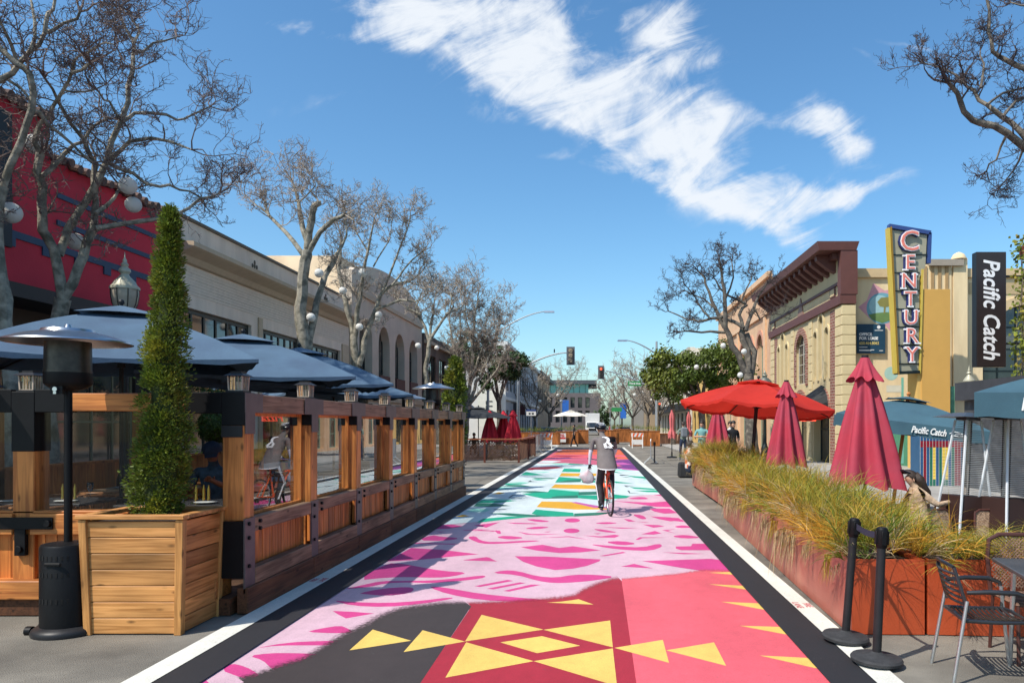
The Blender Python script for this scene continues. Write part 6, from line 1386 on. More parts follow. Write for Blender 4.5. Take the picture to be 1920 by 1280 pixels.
# ---- further left blocks and the big grey office
t = thing('brown_roofed_block', (-9.5, 118, 0), 'tan block with a dark flat roof farther up the left side', 'building'); m = MB(); ops = [(120 + 5 * k, 123 + 5 * k, 5, 8) for k in range(6)]; wall_open(m, 'x', -9.5, 118, 150, 0, 9.6, .5, ops, -1); m.box(-25, -10.01, 118, 150, 0, 9.6); m.build('wall', mat('tan_block', (.42, .33, .22), .85, .1, .5), t, world=True); m = MB(); m.box(-26, -8.6, 117, 151, 9.6, 10.2); m.box(-22, -13, 120, 135, 10.2, 12.4); m.build('roof', brn, t, world=True)
for o_ in ops: window(t, 'x', -9.5, -1, *o_, 2, 2, frd, fw=.2)
t = thing('grey_office', (-8, 190, 0), 'large grey office block with a green glass band closing the street', 'building')
og = mat('office_brick', (.12, .10, .10), .8, .15, .6); cz0 = 190
ops = [(-20 + 1.9 * k, -18.9 + 1.9 * k, 2.2, 5.2) for k in range(10)] + [(-20 + 1.9 * k, -18.9 + 1.9 * k, 5.9, 8.6) for k in range(10)]
m = MB(); wall_open(m, 'y', cz0, -30, 1.0, 0, 9.7, .8, ops, 1); m.box(-30, 1.0, cz0 + .82, cz0 + 30, 0, 9.6); m.build('wall', og, t, world=True)
for o_ in ops: window(t, 'y', cz0, 1, *o_, 1, 2, flat('office_frame', '3a3a3e'), inset=.4, fw=.12)
m = MB(); m.box(-30, -2.2, cz0 + 1.5, cz0 + 25, 9.7, 12.0); gbm = m.build('glass_storey', mat('green_glass', (.10, .38, .34), .12, .12, .4, spec=.8), t, world=True)
m = MB()
for k in range(19): m.box(-30 + 1.5 * k, -29.9 + 1.5 * k, cz0 + 1.4, cz0 + 1.49, 9.72, 12.0)
m.build('mullion', flat('mullion_teal', '2a5a55'), t, world=True)
m = MB(); m.box(-31, .0, cz0 + .3, cz0 + 28, 12.01, 13.0); m.build('roof_slab', flat('roof_grey', '4a4e52'), t, world=True)
m = MB()
for k in range(14): m.bar((-22 + 1.5 * k, cz0 + 1, 13.0), (-22 + 1.5 * k, cz0 + 1, 14.2), .08)
m.bar((-22, cz0 + 1, 14.2), (-2.5, cz0 + 1, 14.2), .1); m.bar((-22, cz0 + 1, 13.6), (-2.5, cz0 + 1, 13.6), .06); m.build('roof_railing', flat('rail_grey', '6a6e72'), t, world=True)
# ---- right: corner building in brick and yellow stucco
XR_ = 9.5; yst = mat('yellow_stucco', (.56, .44, .245), .85, .08, 1.2, .25, bscale=40); cst = mat('cream_stucco', (.72, .56, .33), .85, .10, 2.4, .3, stretch=(1, 1, .2), bscale=30, c2=(.78, .62, .38)); choc = flat('chocolate_trim', '6a3f38', .8)
def brick(name, c, mo_, sc=1.0):
    m_ = bpy.data.materials.new(name); m_.use_nodes = True; n = m_.node_tree.nodes; l = m_.node_tree.links; b = n['Principled BSDF']; b.inputs['Roughness'].default_value = .85
    tcn = n.new('ShaderNodeTexCoord'); sx = n.new('ShaderNodeSeparateXYZ'); cx = n.new('ShaderNodeCombineXYZ'); ad = n.new('ShaderNodeMath'); ad.operation = 'ADD'; l.new(tcn.outputs['Object'], sx.inputs[0]); l.new(sx.outputs[0], ad.inputs[0]); l.new(sx.outputs[1], ad.inputs[1]); l.new(ad.outputs[0], cx.inputs[0]); l.new(sx.outputs[2], cx.inputs[1])
    bt = n.new('ShaderNodeTexBrick'); bt.inputs['Scale'].default_value = sc; bt.inputs['Brick Width'].default_value = .32; bt.inputs['Row Height'].default_value = .12; bt.inputs['Mortar Size'].default_value = .014; bt.inputs['Color1'].default_value = (*c, 1); bt.inputs['Color2'].default_value = (c[0] * .65, c[1] * .6, c[2] * .6, 1); bt.inputs['Mortar'].default_value = (*mo_, 1)
    l.new(cx.outputs[0], bt.inputs['Vector']); l.new(bt.outputs[0], b.inputs['Base Color']); return m_
brk = brick('red_brick', (.27, .10, .07), (.36, .28, .21))
Y0, Y1 = 28.9, 40.8
t = thing('brick_corner_building', (XR_, Y0, 0), 'yellow and red brick two storey corner building with a dark bracketed cornice', 'building')
wc = (Y0 + Y1) / 2
ops = [(30.5, 31.0, 3.7, 5.75), (31.25, 31.85, 3.7, 6.35), (32.1, 32.6, 3.7, 5.75), (33.9, 35.5, 3.6, 5.9), (37.0, 37.5, 3.7, 5.75), (37.75, 38.35, 3.7, 6.35), (38.6, 39.1, 3.7, 5.75), (30.5, 32.7, .1, 3.0), (33.8, 35.7, .1, 3.1), (36.9, 39.2, .1, 3.0)]
m = MB(); wall_open(m, 'x', XR_, Y0, Y1, 0, 8.3, .45, ops, 1)
for a, b, z0, z1 in ops[:7]: arch_fill(m, 'x', XR_, 1, a, b, z1 - (b - a) / 2, z1, .44)
for a, b, z0, z1 in ops[7:]: arch_fill(m, 'x', XR_, 1, a, b, z1 - .9, z1, .44)
m.build('wall', yst, t, world=True)
m = MB(); m.box(XR_ + .46, 10.0, Y0 + .02, Y1, 0, 8.25); m.build('body', cst, t, world=True)
m = MB(); m.box(XR_ + .002, XR_ + .46, Y0 - .08, Y0 - .002, 0, 6.35); m.build('corner_face', yst, t, world=True)
m = MB()
for k in range(16): z = .2 + k * .385; m.box(XR_ - .05, XR_ + .5, Y0 - .1, Y0 + .75, z, z + .36)
m.build('quoin', mat('quoin_yellow', (.60, .48, .27), .85, .08, 2), t, bevel=.015, world=True)
m = MB()
for a in (32.95, 36.0): 
    for k in range(16): z = .2 + k * .385; m.box(XR_ - .04, XR_ - .002, a - .05, a + .45, z, z + .36)
for k in range(16): z = .2 + k * .385; m.box(XR_ - .04, XR_ - .002, 39.9, 40.7, z, z + .36)
m.build('pilaster', MATS['quoin_yellow'], t, bevel=.012, world=True)
m = MB()
m.box(XR_ - .02, XR_ - .003, Y0 + .8, 30.35, .2, 6.3); m.box(XR_ - .02, XR_ - .003, 39.25, 39.85, .2, 6.3)
m.build('brick_panel', brk, t, world=True)
m = MB(); arch_ring(m, 'x', XR_, 1, 33.9, 35.5, 5.1, 5.9, .32, .05); m.box(XR_ - .05, XR_ - .003, 33.58, 33.9, 3.5, 5.1); m.box(XR_ - .05, XR_ - .003, 35.5, 35.82, 3.5, 5.1)
for a, b in ((30.5, 32.7), (33.8, 35.7), (36.9, 39.2)): arch_ring(m, 'x', XR_, 1, a, b, 2.15, 3.05, .3, .06)
m.build('brick_arch', brk, t, world=True)
m = MB()
for a, b, z0, z1 in (ops[0:3] + ops[4:7]):
    arch_ring(m, 'x', XR_, 1, a, b, z1 - (b - a) / 2, z1, .12, .06); m.box(XR_ - .06, XR_ - .003, a - .12, a, z0 - .1, z1 - (b - a) / 2); m.box(XR_ - .06, XR_ - .003, b, b + .12, z0 - .1, z1 - (b - a) / 2)
m.build('arch_moulding', MATS['quoin_yellow'], t, world=True)
m = MB(); m.box(XR_ - .12, XR_ + .5, Y0 - .12, Y1, 6.4, 6.75); m.box(XR_ - .06, XR_ - .003, Y0, Y1, 7.2, 7.32); m.build('string_course', choc, t, world=True)
m = MB(); m.box(XR_ - .1, XR_ + .55, Y0 - .14, Y0 + .25, 6.76, 8.45); m.build('corner_pier', choc, t, world=True)
m = MB()
for a in (30.0, 40.0): m.box(XR_ - .05, XR_ - .002, a - .32, a + .32, 6.82, 7.18)
m.build('plaque_frame', choc, t, world=True); m = MB()
for a in (30.0, 40.0): m.box(XR_ - .06, XR_ - .051, a - .24, a + .24, 6.87, 7.13)
m.build('plaque', yst, t, world=True)
m = MB(); m.mesh([(XR_ - .05, 34.2, 6.76), (XR_ - .05, 35.2, 6.76), (XR_ - .05, 34.7, 7.6), (XR_ - .003, 34.2, 6.76), (XR_ - .003, 35.2, 6.76), (XR_ - .003, 34.7, 7.6)], [(0, 1, 2), (0, 3, 4, 1), (1, 4, 5, 2), (2, 5, 3, 0)]); m.build('gable_ornament', flat('ornament_brown', '8a6a5a'), t, world=True)
m = MB(); m.hexa([(XR_ - .95, Y0 - .16, 8.45), (XR_ + .5, Y0 - .16, 8.45), (XR_ + .5, Y1 + .2, 8.45), (XR_ - .95, Y1 + .2, 8.45)], [(XR_ - 1.02, Y0 - .2, 8.78), (XR_ + .6, Y0 - .2, 8.78), (XR_ + .6, Y1 + .25, 8.78), (XR_ - 1.02, Y1 + .25, 8.78)]); m.box(XR_ - .3, XR_ - .002, Y0 + .26, Y1, 8.2, 8.44); m.build('cornice', choc, t, world=True)
for k in range(14):
    y = Y0 + .75 + k * .82; m = MB(); m.mesh([(XR_ - x, yy_, z) for yy_ in (y, y + .32) for x, z in ((.003, 7.75), (.3, 7.9), (.75, 8.25), (.78, 8.44), (.003, 8.44))], [(0, 1, 2, 3, 4), (9, 8, 7, 6, 5)] + [(i, i + 5, (i + 1) % 5 + 5, (i + 1) % 5) for i in range(5)]); m.build('cornice_bracket', choc, t, world=True)
for o_ in ops[:7]: window(t, 'x', XR_, 1, *o_, 2 if o_[1] - o_[0] > 1 else 1, 5, flat('window_white', 'b8b0a0'), inset=.1, fw=.05)
for o_ in ops[7:]: window(t, 'x', XR_, 1, *o_, 2, 2, frd, inset=.3, fw=.08)
m = MB(); vs = []; nn = 10
for x_, s_ in ((XR_ - 1.5, 1), (XR_ - .01, 1)):
    pass
rr = []
for k in range(nn + 1):
    a = PI * k / nn; rr.append((math.cos(a), math.sin(a)))
vs = [(XR_ - .01, 31.6 + 1.15 * c, 2.35 + 1.05 * s) for c, s in rr] + [(XR_ - 1.3, 31.6 + 1.15 * c, 2.3 + .15 * s) for c, s in rr]
m.mesh(vs + [(x, y, z) for x, y, z in [(XR_ - 1.3, 31.6 - 1.15, 2.05), (XR_ - 1.3, 31.6 + 1.15, 2.05)]], [(k, k + nn + 1, k + nn + 2, k + 1) for k in range(nn)] + [(nn + 1, 2 * nn + 2, 2 * nn + 3, 2 * nn + 1)])
o = m.build('awning', flat('awning_black', '14181a'), t, world=True)
textmesh('Pizza', .48, mat('neon_red', (.8, .06, .03), .4, emit=(.9, .08, .04, .8)), face_cam(8.45, 30.42, 2.02), t, .01, 'awning_lettering', .3, .008)
# ---- cinema wall with mural
YW = 29.6
t = thing('cinema_building', (12, YW, 0), 'cream cinema building with buttresses, an arched window and a painted tree on its wall', 'building')
ops = [(15.3, 19.0, 3.0, 6.5)]
m = MB(); wall_open(m, 'y', YW, 10.01, 26, 0, 7.85, .5, ops, 1); arch_fill(m, 'y', YW, 1, 15.3, 19.0, 4.7, 6.5, .49); m.box(10.3, 26, YW + .52, YW + 20, 0, 7.8); m.build('wall', cst, t, world=True)
window(t, 'y', YW, 1, 15.3, 19.0, 3.0, 6.5, 5, 4, frd, inset=.3, fw=.1)
m = MB(); m.box(10.02, 26, YW - .12, YW - .002, 7.55, 7.9); m.box(14.0, 26, YW - .14, YW - .002, 2.75, 2.95); arch_ring(m, 'y', YW, 1, 15.3, 19.0, 4.7, 6.5, .35, .06); m.build('moulding', flat('mould_cream', 'd8bc90', .85), t, world=True)
m = MB()
m.box(14.0, 14.55, YW - .3, YW - .15, 2.96, 8.25); m.box(12.75, 13.95, YW - .25, YW - .003, 0, 8.05); m.build('buttress', cst, t, world=True)
m = MB()
for k in range(4): m.box(12.85 + k * .28, 12.97 + k * .28, YW - .29, YW - .252, 5.4, 7.95)
m.build('fluting', flat('flute', 'a8885c'), t, world=True)
m = MB(); m.lathe([(.3, 0), (.3, .02), (.2, .2), (.06, .28)], (14.27, YW - .15, 8.24), 12); m.build('dome_cap', cst, t, smooth=True, world=True)
m = MB(); m.box(13.0, 14.35, YW - .42, YW - .3, 7.95, 8.2); m.build('plaque_board', flat('plaque_grey', '9a8f80'), t, world=True)
m = MB(); m.box(14.75, 17.2, YW - .03, YW - .003, 6.9, 7.35); m.build('name_plate', flat('np', 'b8a078'), t, world=True)
# painted mural on the wall: globe with a tree inside a pink frame
Mw_ = []
def wallp(name, pts, c, d=.004):
    m = MB(); m.face([(x, YW - d, z) for x, z in pts]); return m.build(name, flat('wp_' + name + c, c, .9, .8), t, world=True)
gx, gz = P(1654, 795, YW).x, P(0, 600 - 22, YW).z
def circ(cx_, cz_, r_, n=24, sc=1): return [(cx_ + r_ * math.cos(2 * PI * k / n), cz_ + r_ * sc * math.sin(2 * PI * k / n)) for k in range(n)]
wallp('painted_frame', [(gx - .95, gz + .05), (gx - .62, gz + .3), (gx - .35, gz + 1.0), (gx + .1, gz + .7), (gx + .9, gz + .9), (gx + .8, gz + .1), (gx + 1.0, gz - .9), (gx + .5, gz - 1.1), (gx + .1, gz - .65), (gx - .5, gz - .4)], 'd8a0a8')
wallp('painted_globe', circ(gx, gz, .62), '6fa8b8', .007); wallp('painted_globe_light', circ(gx - .1, gz + .1, .42), 'a0c8cc', .010)
wallp('painted_hill', [(gx - .55, gz - .25), (gx - .2, gz - .18), (gx + .2, gz - .15), (gx + .55, gz - .25), (gx + .4, gz - .45), (gx, gz - .58), (gx - .4, gz - .45)], '6a8a50', .013)
wallp('painted_tree', [(gx + .05, gz - .2), (gx + .12, gz - .2), (gx + .14, gz + .05), (gx + .45, gz + .1), (gx + .5, gz + .3), (gx + .3, gz + .45), (gx - .05, gz + .42), (gx - .2, gz + .25), (gx - .1, gz + .08), (gx + .06, gz + .05)], '8a8648', .016)
lx_, lz_ = P(1692, 795, YW).x, 2.3
for nm, pts, c_, d in (('painted_lamp_post', [(lx_ - .05, 0.2), (lx_ + .05, .2), (lx_ + .05, 3.6), (lx_ - .05, 3.6)], '78bca8', .004), ('painted_lamp_globe', circ(P(1671, 0, YW).x, P(0, 700, YW).z, .27), 'a8ccc0', .004), ('painted_street_sign', [(P(1662, 0, YW).x, P(0, 735, YW).z), (P(1690, 0, YW).x, P(0, 735, YW).z), (P(1690, 0, YW).x, P(0, 722, YW).z), (P(1662, 0, YW).x, P(0, 722, YW).z)], 'd8d4c0', .007), ('painted_figure', circ(P(1705, 0, YW).x, 1.9, .5, 16, 1.5), '8ab8b0', .002), ('painted_bush', circ(P(1690, 0, YW).x, .6, 1.2, 16, .8), '5a9a78', .003)):
    wallp(nm, pts, c_, d)
# lease banner
lb_ = thing('lease_banner', tuple(P(1633, 635, YW - .1)), 'dark blue office for lease banner fixed to the cream cinema wall', 'banner')
q = P(1633, 634.5, YW - .1); m = MB(); m.box(-.56, .56, -.02, .02, -.58, .58); m.build('cloth', flat('banner_blue', '14435c', .85), lb_)
Mt = lambda x, z: face_cam(q.x + x, q.y - .024, q.z + z)
yl = flat('banner_yellow', 'd8c070'); 
textmesh('OFFICE', .155, white_l, Mt(-.47, .16), lb_, .002, 'lettering', off=.006, align='LEFT'); textmesh('FOR LEASE', .155, white_l, Mt(-.47, -.0), lb_, .002, 'lettering', off=.006, align='LEFT'); textmesh('650.464.8062', .155, yl, Mt(-.47, -.19), lb_, .002, 'lettering', off=.003, align='LEFT', xs=.93)
m = MB()
for x0, x1, z in ((-.47, -.15, -.33), (-.47, .12, -.44), (-.47, .0, -.47), (.32, .47, -.47), (.14, .47, .33)): m.box(x0, x1, -.024, -.021, z - .012, z + .012)
m.build('fine_print', white_l, lb_)
m = MB(); m.lathe([(.07, 0), (.07, .004)], n=16); m.v = [(x + .3, -.021 - z, y + .46) for x, y, z in m.v]; m.build('round_logo', white_l, lb_)
# ---- CENTURY blade sign and ochre pylon
ZS = 27.0
py_ = thing('ochre_pylon', (P(1755, 0, ZS).x, ZS, .13), 'tall ochre pylon carrying the vertical CENTURY sign', 'pylon')
a = P(1728, 542, ZS); b = P(1782, 542, ZS); m = MB(); m.box(a.x - py_.location.x, b.x - py_.location.x, 0, .9, 0, a.z - .13); m.build('shaft', mat('ochre_stucco', (.58, .32, .075), .8, .06, 1, .2, bscale=30), py_, bevel=.01)
m = MB(); m.box(a.x - py_.location.x - .13, a.x - py_.location.x - .002, .05, .9, 0, a.z - .3); m.build('lit_left_face', mat('ochre_lit_side', (.66, .42, .12), .8, .06, 1), py_)  # pylon's left face as a paler strip, its sunlit tone put into the colour
m = MB(); m.box(b.x - py_.location.x + .002, b.x - py_.location.x + .25, .2, .9, 0, 3.0); m.build('green_panel', mat('verdigris', (.10, .28, .17), .7, .4, 3), py_)
cs_ = thing('vertical_cinema_sign', tuple(P(1700, 560, ZS)), 'tall tapering neon sign spelling CENTURY down its face, yellow and blue edged', 'sign')
def sp(x, y, d=0): v = P(x, y, ZS); return Vector((v.x, ZS + d, v.z))
face_poly = [(1667, 430), (1738, 441), (1735, 500), (1724, 520), (1722, 698), (1681, 700)]
m = MB(); F_ = [sp(*p) for p in face_poly]; Bk = [v + Vector((0, .28, 0)) for v in F_]; n_ = len(F_); m.mesh(F_ + Bk, [tuple(range(n_ - 1, -1, -1)), tuple(range(n_, 2 * n_))] + [(i, (i + 1) % n_, (i + 1) % n_ + n_, i + n_) for i in range(n_)]); m.build('cabinet', mat('sign_face', (.33, .31, .22), .5, .12, 1.5), cs_, world=True)
m = MB(); m.hexa([sp(1664, 430, -.12), sp(1668, 430, -.12), sp(1668, 430, .5), sp(1664, 430, .5)][::1], [sp(1664, 428, -.12)] * 4) if False else None
def edge_bar(p, q_, w_, c, d0=-.08, d1=.16, nm='edge_trim'):
    A_, B_ = sp(*p), sp(*q_); dr = (B_ - A_).normalized(); nx_ = Vector((dr.z, 0, -dr.x)) * w_
    m = MB(); m.mesh([Vector((v.x, ZS + d, v.z)) for d in (d0, d1) for v in (A_ - nx_, B_ - nx_, B_ + nx_, A_ + nx_)], [(3, 2, 1, 0), (4, 5, 6, 7), (0, 1, 5, 4), (1, 2, 6, 5), (2, 3, 7, 6), (3, 0, 4, 7)]); return m.build(nm, c, cs_, world=True)
yel = mat('sign_yellow', (.56, .41, .07), .5, .05, 3); blu = flat('sign_blue', '33508f', .75)
edge_bar((1665, 428), (1679, 700), .045, yel); edge_bar((1669, 426), (1683, 702), .02, flat('sign_dark_yellow', '8a6a20'), -.12, .0); edge_bar((1666, 424), (1744, 437), .07, blu); edge_bar((1743, 437), (1741, 494), .05, blu); edge_bar((1729, 505), (1724, 700), .03, yel, -.06, .15)
edge_bar((1681, 699), (1723, 697), .05, frd, -.09, .27)
bl = frd
for y in (478, 511.5, 545.5, 579.5, 613, 647.5, 682): 
    tt_ = (y - 428) / 272; edge_bar((1668 + 14 * tt_, y), (1738 if y < 505 else 1724, y - .5), .018, bl, -.03, .01, 'divider')
neonw = mat('neon_white', (.85, .82, .8), .4); neonr = mat('letter_coral', (.72, .20, .15), .5); shd = flat('letter_shadow', '27306a', .9)
for i, (ch, y, cx_) in enumerate(zip('CENTURY', (455, 494, 528.5, 562.5, 597, 631, 666), (1703, 1704, 1702, 1704.5, 1705.5, 1707, 1707.5))):
    sz = 1.02 if ch == 'C' else .74
    lt = thing('sign_letter', (0, 0, 0), None, None); lt.parent = cs_; 
    bpy.data.objects.remove(lt)
    c = sp(cx_, y, 0)
    Mz = lambda d, dx=0: face_cam(c.x + dx, ZS - d, c.z)
    ou = textmesh(ch, sz, shd, Mz(.05, -.045), cs_, .05, 'letter_' + ch.lower(), off=.034)
    textmesh(ch, sz, neonw, Mz(.125), cs_, .012, 'letter_outline', off=.028)
    textmesh(ch, sz, neonr, Mz(.145), cs_, .008, 'letter_face', off=-.004)
    se = {'E': [(-.22, -.34), (-.22, .34)], 'N': [(-.26, .34), (-.26, -.34), (.26, .34)], 'T': [(0, -.34)], 'U': [(-.25, .34), (.25, .34)], 'R': [(-.24, .34), (-.24, -.34), (.27, -.34)], 'Y': [(0, -.34), (-.25, .34), (.25, .34)]}.get(ch, [])
    if se:
        m = MB()
        for (dx, dz) in se: m.box(c.x + dx * .8 - .11, c.x + dx * .8 + .11, ZS - .138, ZS - .112, c.z + dz * .74 - .028, c.z + dz * .74 + .028)
        m.build('letter_serif', neonw, cs_, world=True)
for o in list(bpy.data.objects):
    if o.name.startswith('letter_') and o.name.split('.')[0] in ['letter_' + c for c in 'century']: o.name = 'letter_shadow'; o.data.name = 'letter_shadow'
m = MB(); m.box(0, 0, 0, 0, 0, 0)
m = MB(); v = sp(1722, 600); m.box(v.x, P(1731, 0, ZS).x, ZS + .1, ZS + .3, v.z - 1.2, v.z - 1.0); m.box(v.x, P(1731, 0, ZS).x, ZS + .1, ZS + .3, v.z + .6, v.z + .8); m.build('mounting_arm', dkm, cs_, world=True)
# ---- Pacific Catch building at the right
PB = 9.5
t = thing('slatted_restaurant', (PB, 12, 0), 'red brown restaurant building with horizontal slats and a low dark charcoal wing', 'building')
m = MB(); m.box(PB + .55, 22, 7.0, 17.35, 0, 5.6); m.build('wall', mat('red_clad', (.30, .055, .03), .8, .15, 1.0), t, world=True)
m = MB(); z = 2.9
while z < 4.6: m.box(PB + .48, PB + .548, 7.0, 17.4, z, z + .12); m.box(PB + .5, 22, 17.28 - 10.4 + .0, 17.28 - 10.35, z, z + .12); z += .2
m.build('slats', wood('slat_wood', (.34, .14, .08), (.2, .08, .045), 'y', rough=.6), t, world=True)
m = MB(); m.box(PB + .4, 22, 7.0, 17.5, 5.6, 5.9); m.build('roof_edge', flat('roof_red', '7a2c22'), t, world=True)
dkst = mat('charcoal_stone', (.055, .055, .058), .75, .35, 5, .5, c2=(.09, .09, .09))
m = MB(); m.box(PB, PB + .5, 7.0, 19.3, 0, 2.35); m.box(PB + .5, 14, 17.6, 19.3, 0, 2.35); m.build('lower_wall', dkst, t, world=True)
m = MB(); m.box(PB - .15, 14, 6.9, 19.5, 2.36, 2.82); m.build('fascia', mat('charcoal_fascia', (.045, .045, .05), .6, .2, 3), t, world=True)
m = MB(); m.box(PB - .02, PB - .002, 10.2, 12.0, .1, 2.2); m.build('doorway', winglass, t, world=True)
ps = thing('black_blade_sign', tuple(P(1858, 580, 19.9)), 'black box sign with white brush lettering running down it, hung high at the right', 'sign')
q = P(1858, 580, 19.9); m = MB(); m.box(-.40, .40, -.02, .22, -1.53, 1.53); m.build('box_body', mat('sign_black', (.012, .012, .014), .35, .1, 4), ps, bevel=.01)
m = MB(); m.box(-.385, .385, -.03, -.022, -1.515, 1.515); m.build('sign_face', mat('sign_face_brown', (.03, .022, .02), .4, .1, 4), ps)
textmesh('Pacific Catch', .60, mat('sign_white_letter', (.82, .82, .82), .5), face_cam(q.x - .02, q.y - .035, q.z - .0, 0, -PI / 2), ps, .006, 'lettering', .22, .012, xs=.86)
m = MB(); m.bar((.4, .1, .9), (1.1, .1, .9), .05); m.bar((.4, .1, -.9), (1.1, .1, -.9), .05); m.build('bracket', dkm, ps)
# ivy
iv = thing('climbing_ivy', (PB + .35, 16.9, 0), 'yellow green ivy climbing the corner of the slatted restaurant beside the black sign', 'plant')
ivm = mat('ivy_leaf', (.16, .20, .02), .6, .3, 3, trans=.25, island=.4, c2=(.38, .24, .02), c2t=(.5, .7)); m = MB(); r_ = random.Random(5)
for _ in range(5200):
    z = r_.uniform(2.7, 6.1); y = r_.gauss(0, .35); wdt = .5 + .25 * math.sin(z * 3) + .5 * (z > 4.8)
    x = r_.uniform(-.28, wdt) ; y = r_.uniform(-.1, .55) if x > .1 else r_.uniform(-1.6, .5)
    p = Vector((x, y if x < .2 else .48 + r_.uniform(0, .12), z)); 
    if r_.random() < .25 and z < 4.8: continue
    d = Vector((r_.gauss(-.4, .5), r_.gauss(-.5, .5), r_.gauss(.2, .6))).normalized(); s = d.orthogonal().normalized(); u = d.cross(s); w2 = r_.uniform(.03, .055)
    if x >= .2: p.y = -10.0 + r_.uniform(-.1, .05) if False else p.y
    m.face([p - s * w2, p - u * w2 * .7, p + s * w2, p + u * w2 * 1.2])
m.build('leaves', ivm, iv); m = MB()
for _ in range(9): x = r_.uniform(-.1, .2); m.tube([(x, .3, 0), (x + r_.gauss(0, .08), .3, 2), (x + r_.gauss(0, .12), .28, 4), (x + r_.gauss(0, .15), .28, 5.7)], [.02, .015, .01, .005], 5)
m.build('vine_stems', bark_d, iv)
# ---- peach building and others further on the right
pch = mat('peach_stucco', (.62, .40, .24), .85, .08, 1, .3, c2=(.55, .33, .2)); 
t = thing('peach_building', (9.6, 41.3, 0), 'tall peach stucco building with twin arched windows beyond the brick one', 'building')
ops = [(43 + 2.6 * k, 44.5 + 2.6 * k, 4.0, 7.0) for k in range(6)] + [(43 + 2.6 * k, 44.7 + 2.6 * k, .3, 2.9) for k in range(6)]
m = MB(); wall_open(m, 'x', 9.6, 41.3, 59.0, 0, 9.9, .45, ops, 1)
for o_ in ops[:6]: arch_fill(m, 'x', 9.6, 1, o_[0], o_[1], 6.25, 7.0, .44)
m.box(10.06, 24, 41.3, 59, 0, 9.85); m.build('wall', pch, t, world=True)
m = MB(); m.box(9.45, 9.598, 41.3, 59, 7.9, 8.15); m.box(9.4, 9.7, 41.2, 59.1, 9.9, 10.2); m.box(9.5, 9.598, 42.2, 42.7, .2, 7.9); m.box(9.5, 9.598, 50.3, 50.7, .2, 7.9); m.build('moulding', flat('mould_peach', 'd8b08a'), t, world=True)
m = MB()
for o_ in ops[:6]: arch_ring(m, 'x', 9.6, 1, o_[0], o_[1], 6.25, 7.0, .25, .08)
m.build('arch_moulding', flat('arch_pink', 'c08a70'), t, world=True)
for o_ in ops: window(t, 'x', 9.6, 1, *o_, 2, 3, flat('frame_sage', '6f8a7a'), inset=.25)
t = thing('pale_corner_block', (9.5, 76, 0), 'pale cream block with a dark shop awning past the crossing on the right', 'building')
ops = [(78 + 4 * k, 80.6 + 4 * k, z0, z1) for k in range(8) for z0, z1 in ((4.6, 7.0), (.4, 3.0))]
m = MB(); wall_open(m, 'x', 9.5, 76, 112, 0, 9.6, .5, ops, 1); m.box(10.01, 26, 76, 112, 0, 9.5); m.build('wall', mat('cream_block', (.68, .62, .52), .85, .06, 1), t, world=True)
for o_ in ops: window(t, 'x', 9.5, 1, *o_, 2, 2, frd, fw=.12)
m = MB(); m.box(8.3, 9.498, 76, 112, 3.2, 3.9); m.build('awning', flat('awning_char', '2a2a2c'), t, world=True); m = MB(); m.box(9.3, 9.498, 76, 112, 9.2, 9.6); m.build('cornice', flat('cc', 'b0a898'), t, world=True)
t = thing('mustard_storefront', (9.4, 59.2, 0), 'low mustard yellow shop with arched openings, last before the crossing on the right', 'building'); ops = [(60 + 2.7 * k, 61.6 + 2.7 * k, .3, 3.0) for k in range(5)]
m = MB(); wall_open(m, 'x', 9.4, 59.2, 73.5, 0, 6.2, .45, ops, 1)
for o_ in ops: arch_fill(m, 'x', 9.4, 1, o_[0], o_[1], 2.2, 3.0, .44)
m.box(9.86, 22, 59.2, 73.5, 0, 6.1); m.build('wall', mat('mustard', (.60, .38, .12), .85, .08, 1), t, world=True)
for o_ in ops: window(t, 'x', 9.4, 1, *o_, 2, 2, frd)
m = MB(); m.box(9.2, 9.398, 59.2, 73.5, 6.0, 6.3); m.build('cornice', choc, t, world=True)
for k, (x0, x1, y0, y1, hh, c_, lb) in enumerate(((9.5, 25, 114, 150, 11, 'a08868', 'tan block behind bare trees far up the right side'), (9.5, 25, 152, 200, 9, '8a8278', 'grey brown block farthest up the right side'), (-32, -24.5, 60, 72, 7, 'a89a88', 'plain beige block down the left side street'), (24, 34, 62, 74, 8, 'b0a898', 'plain pale block down the right side street'))):
    t = thing('distant_block', (x0, y0, 0), lb, 'building', None); m = MB(); m.box(x0, x1, y0, y1, 0, hh); m.build('wall', flat('db' + c_, c_, .9), t, world=True); m = MB(); m.box(x0 - .3, x1 + .3, y0 - .3, y1 + .3, hh, hh + .4); m.build('roof', brn, t, world=True)
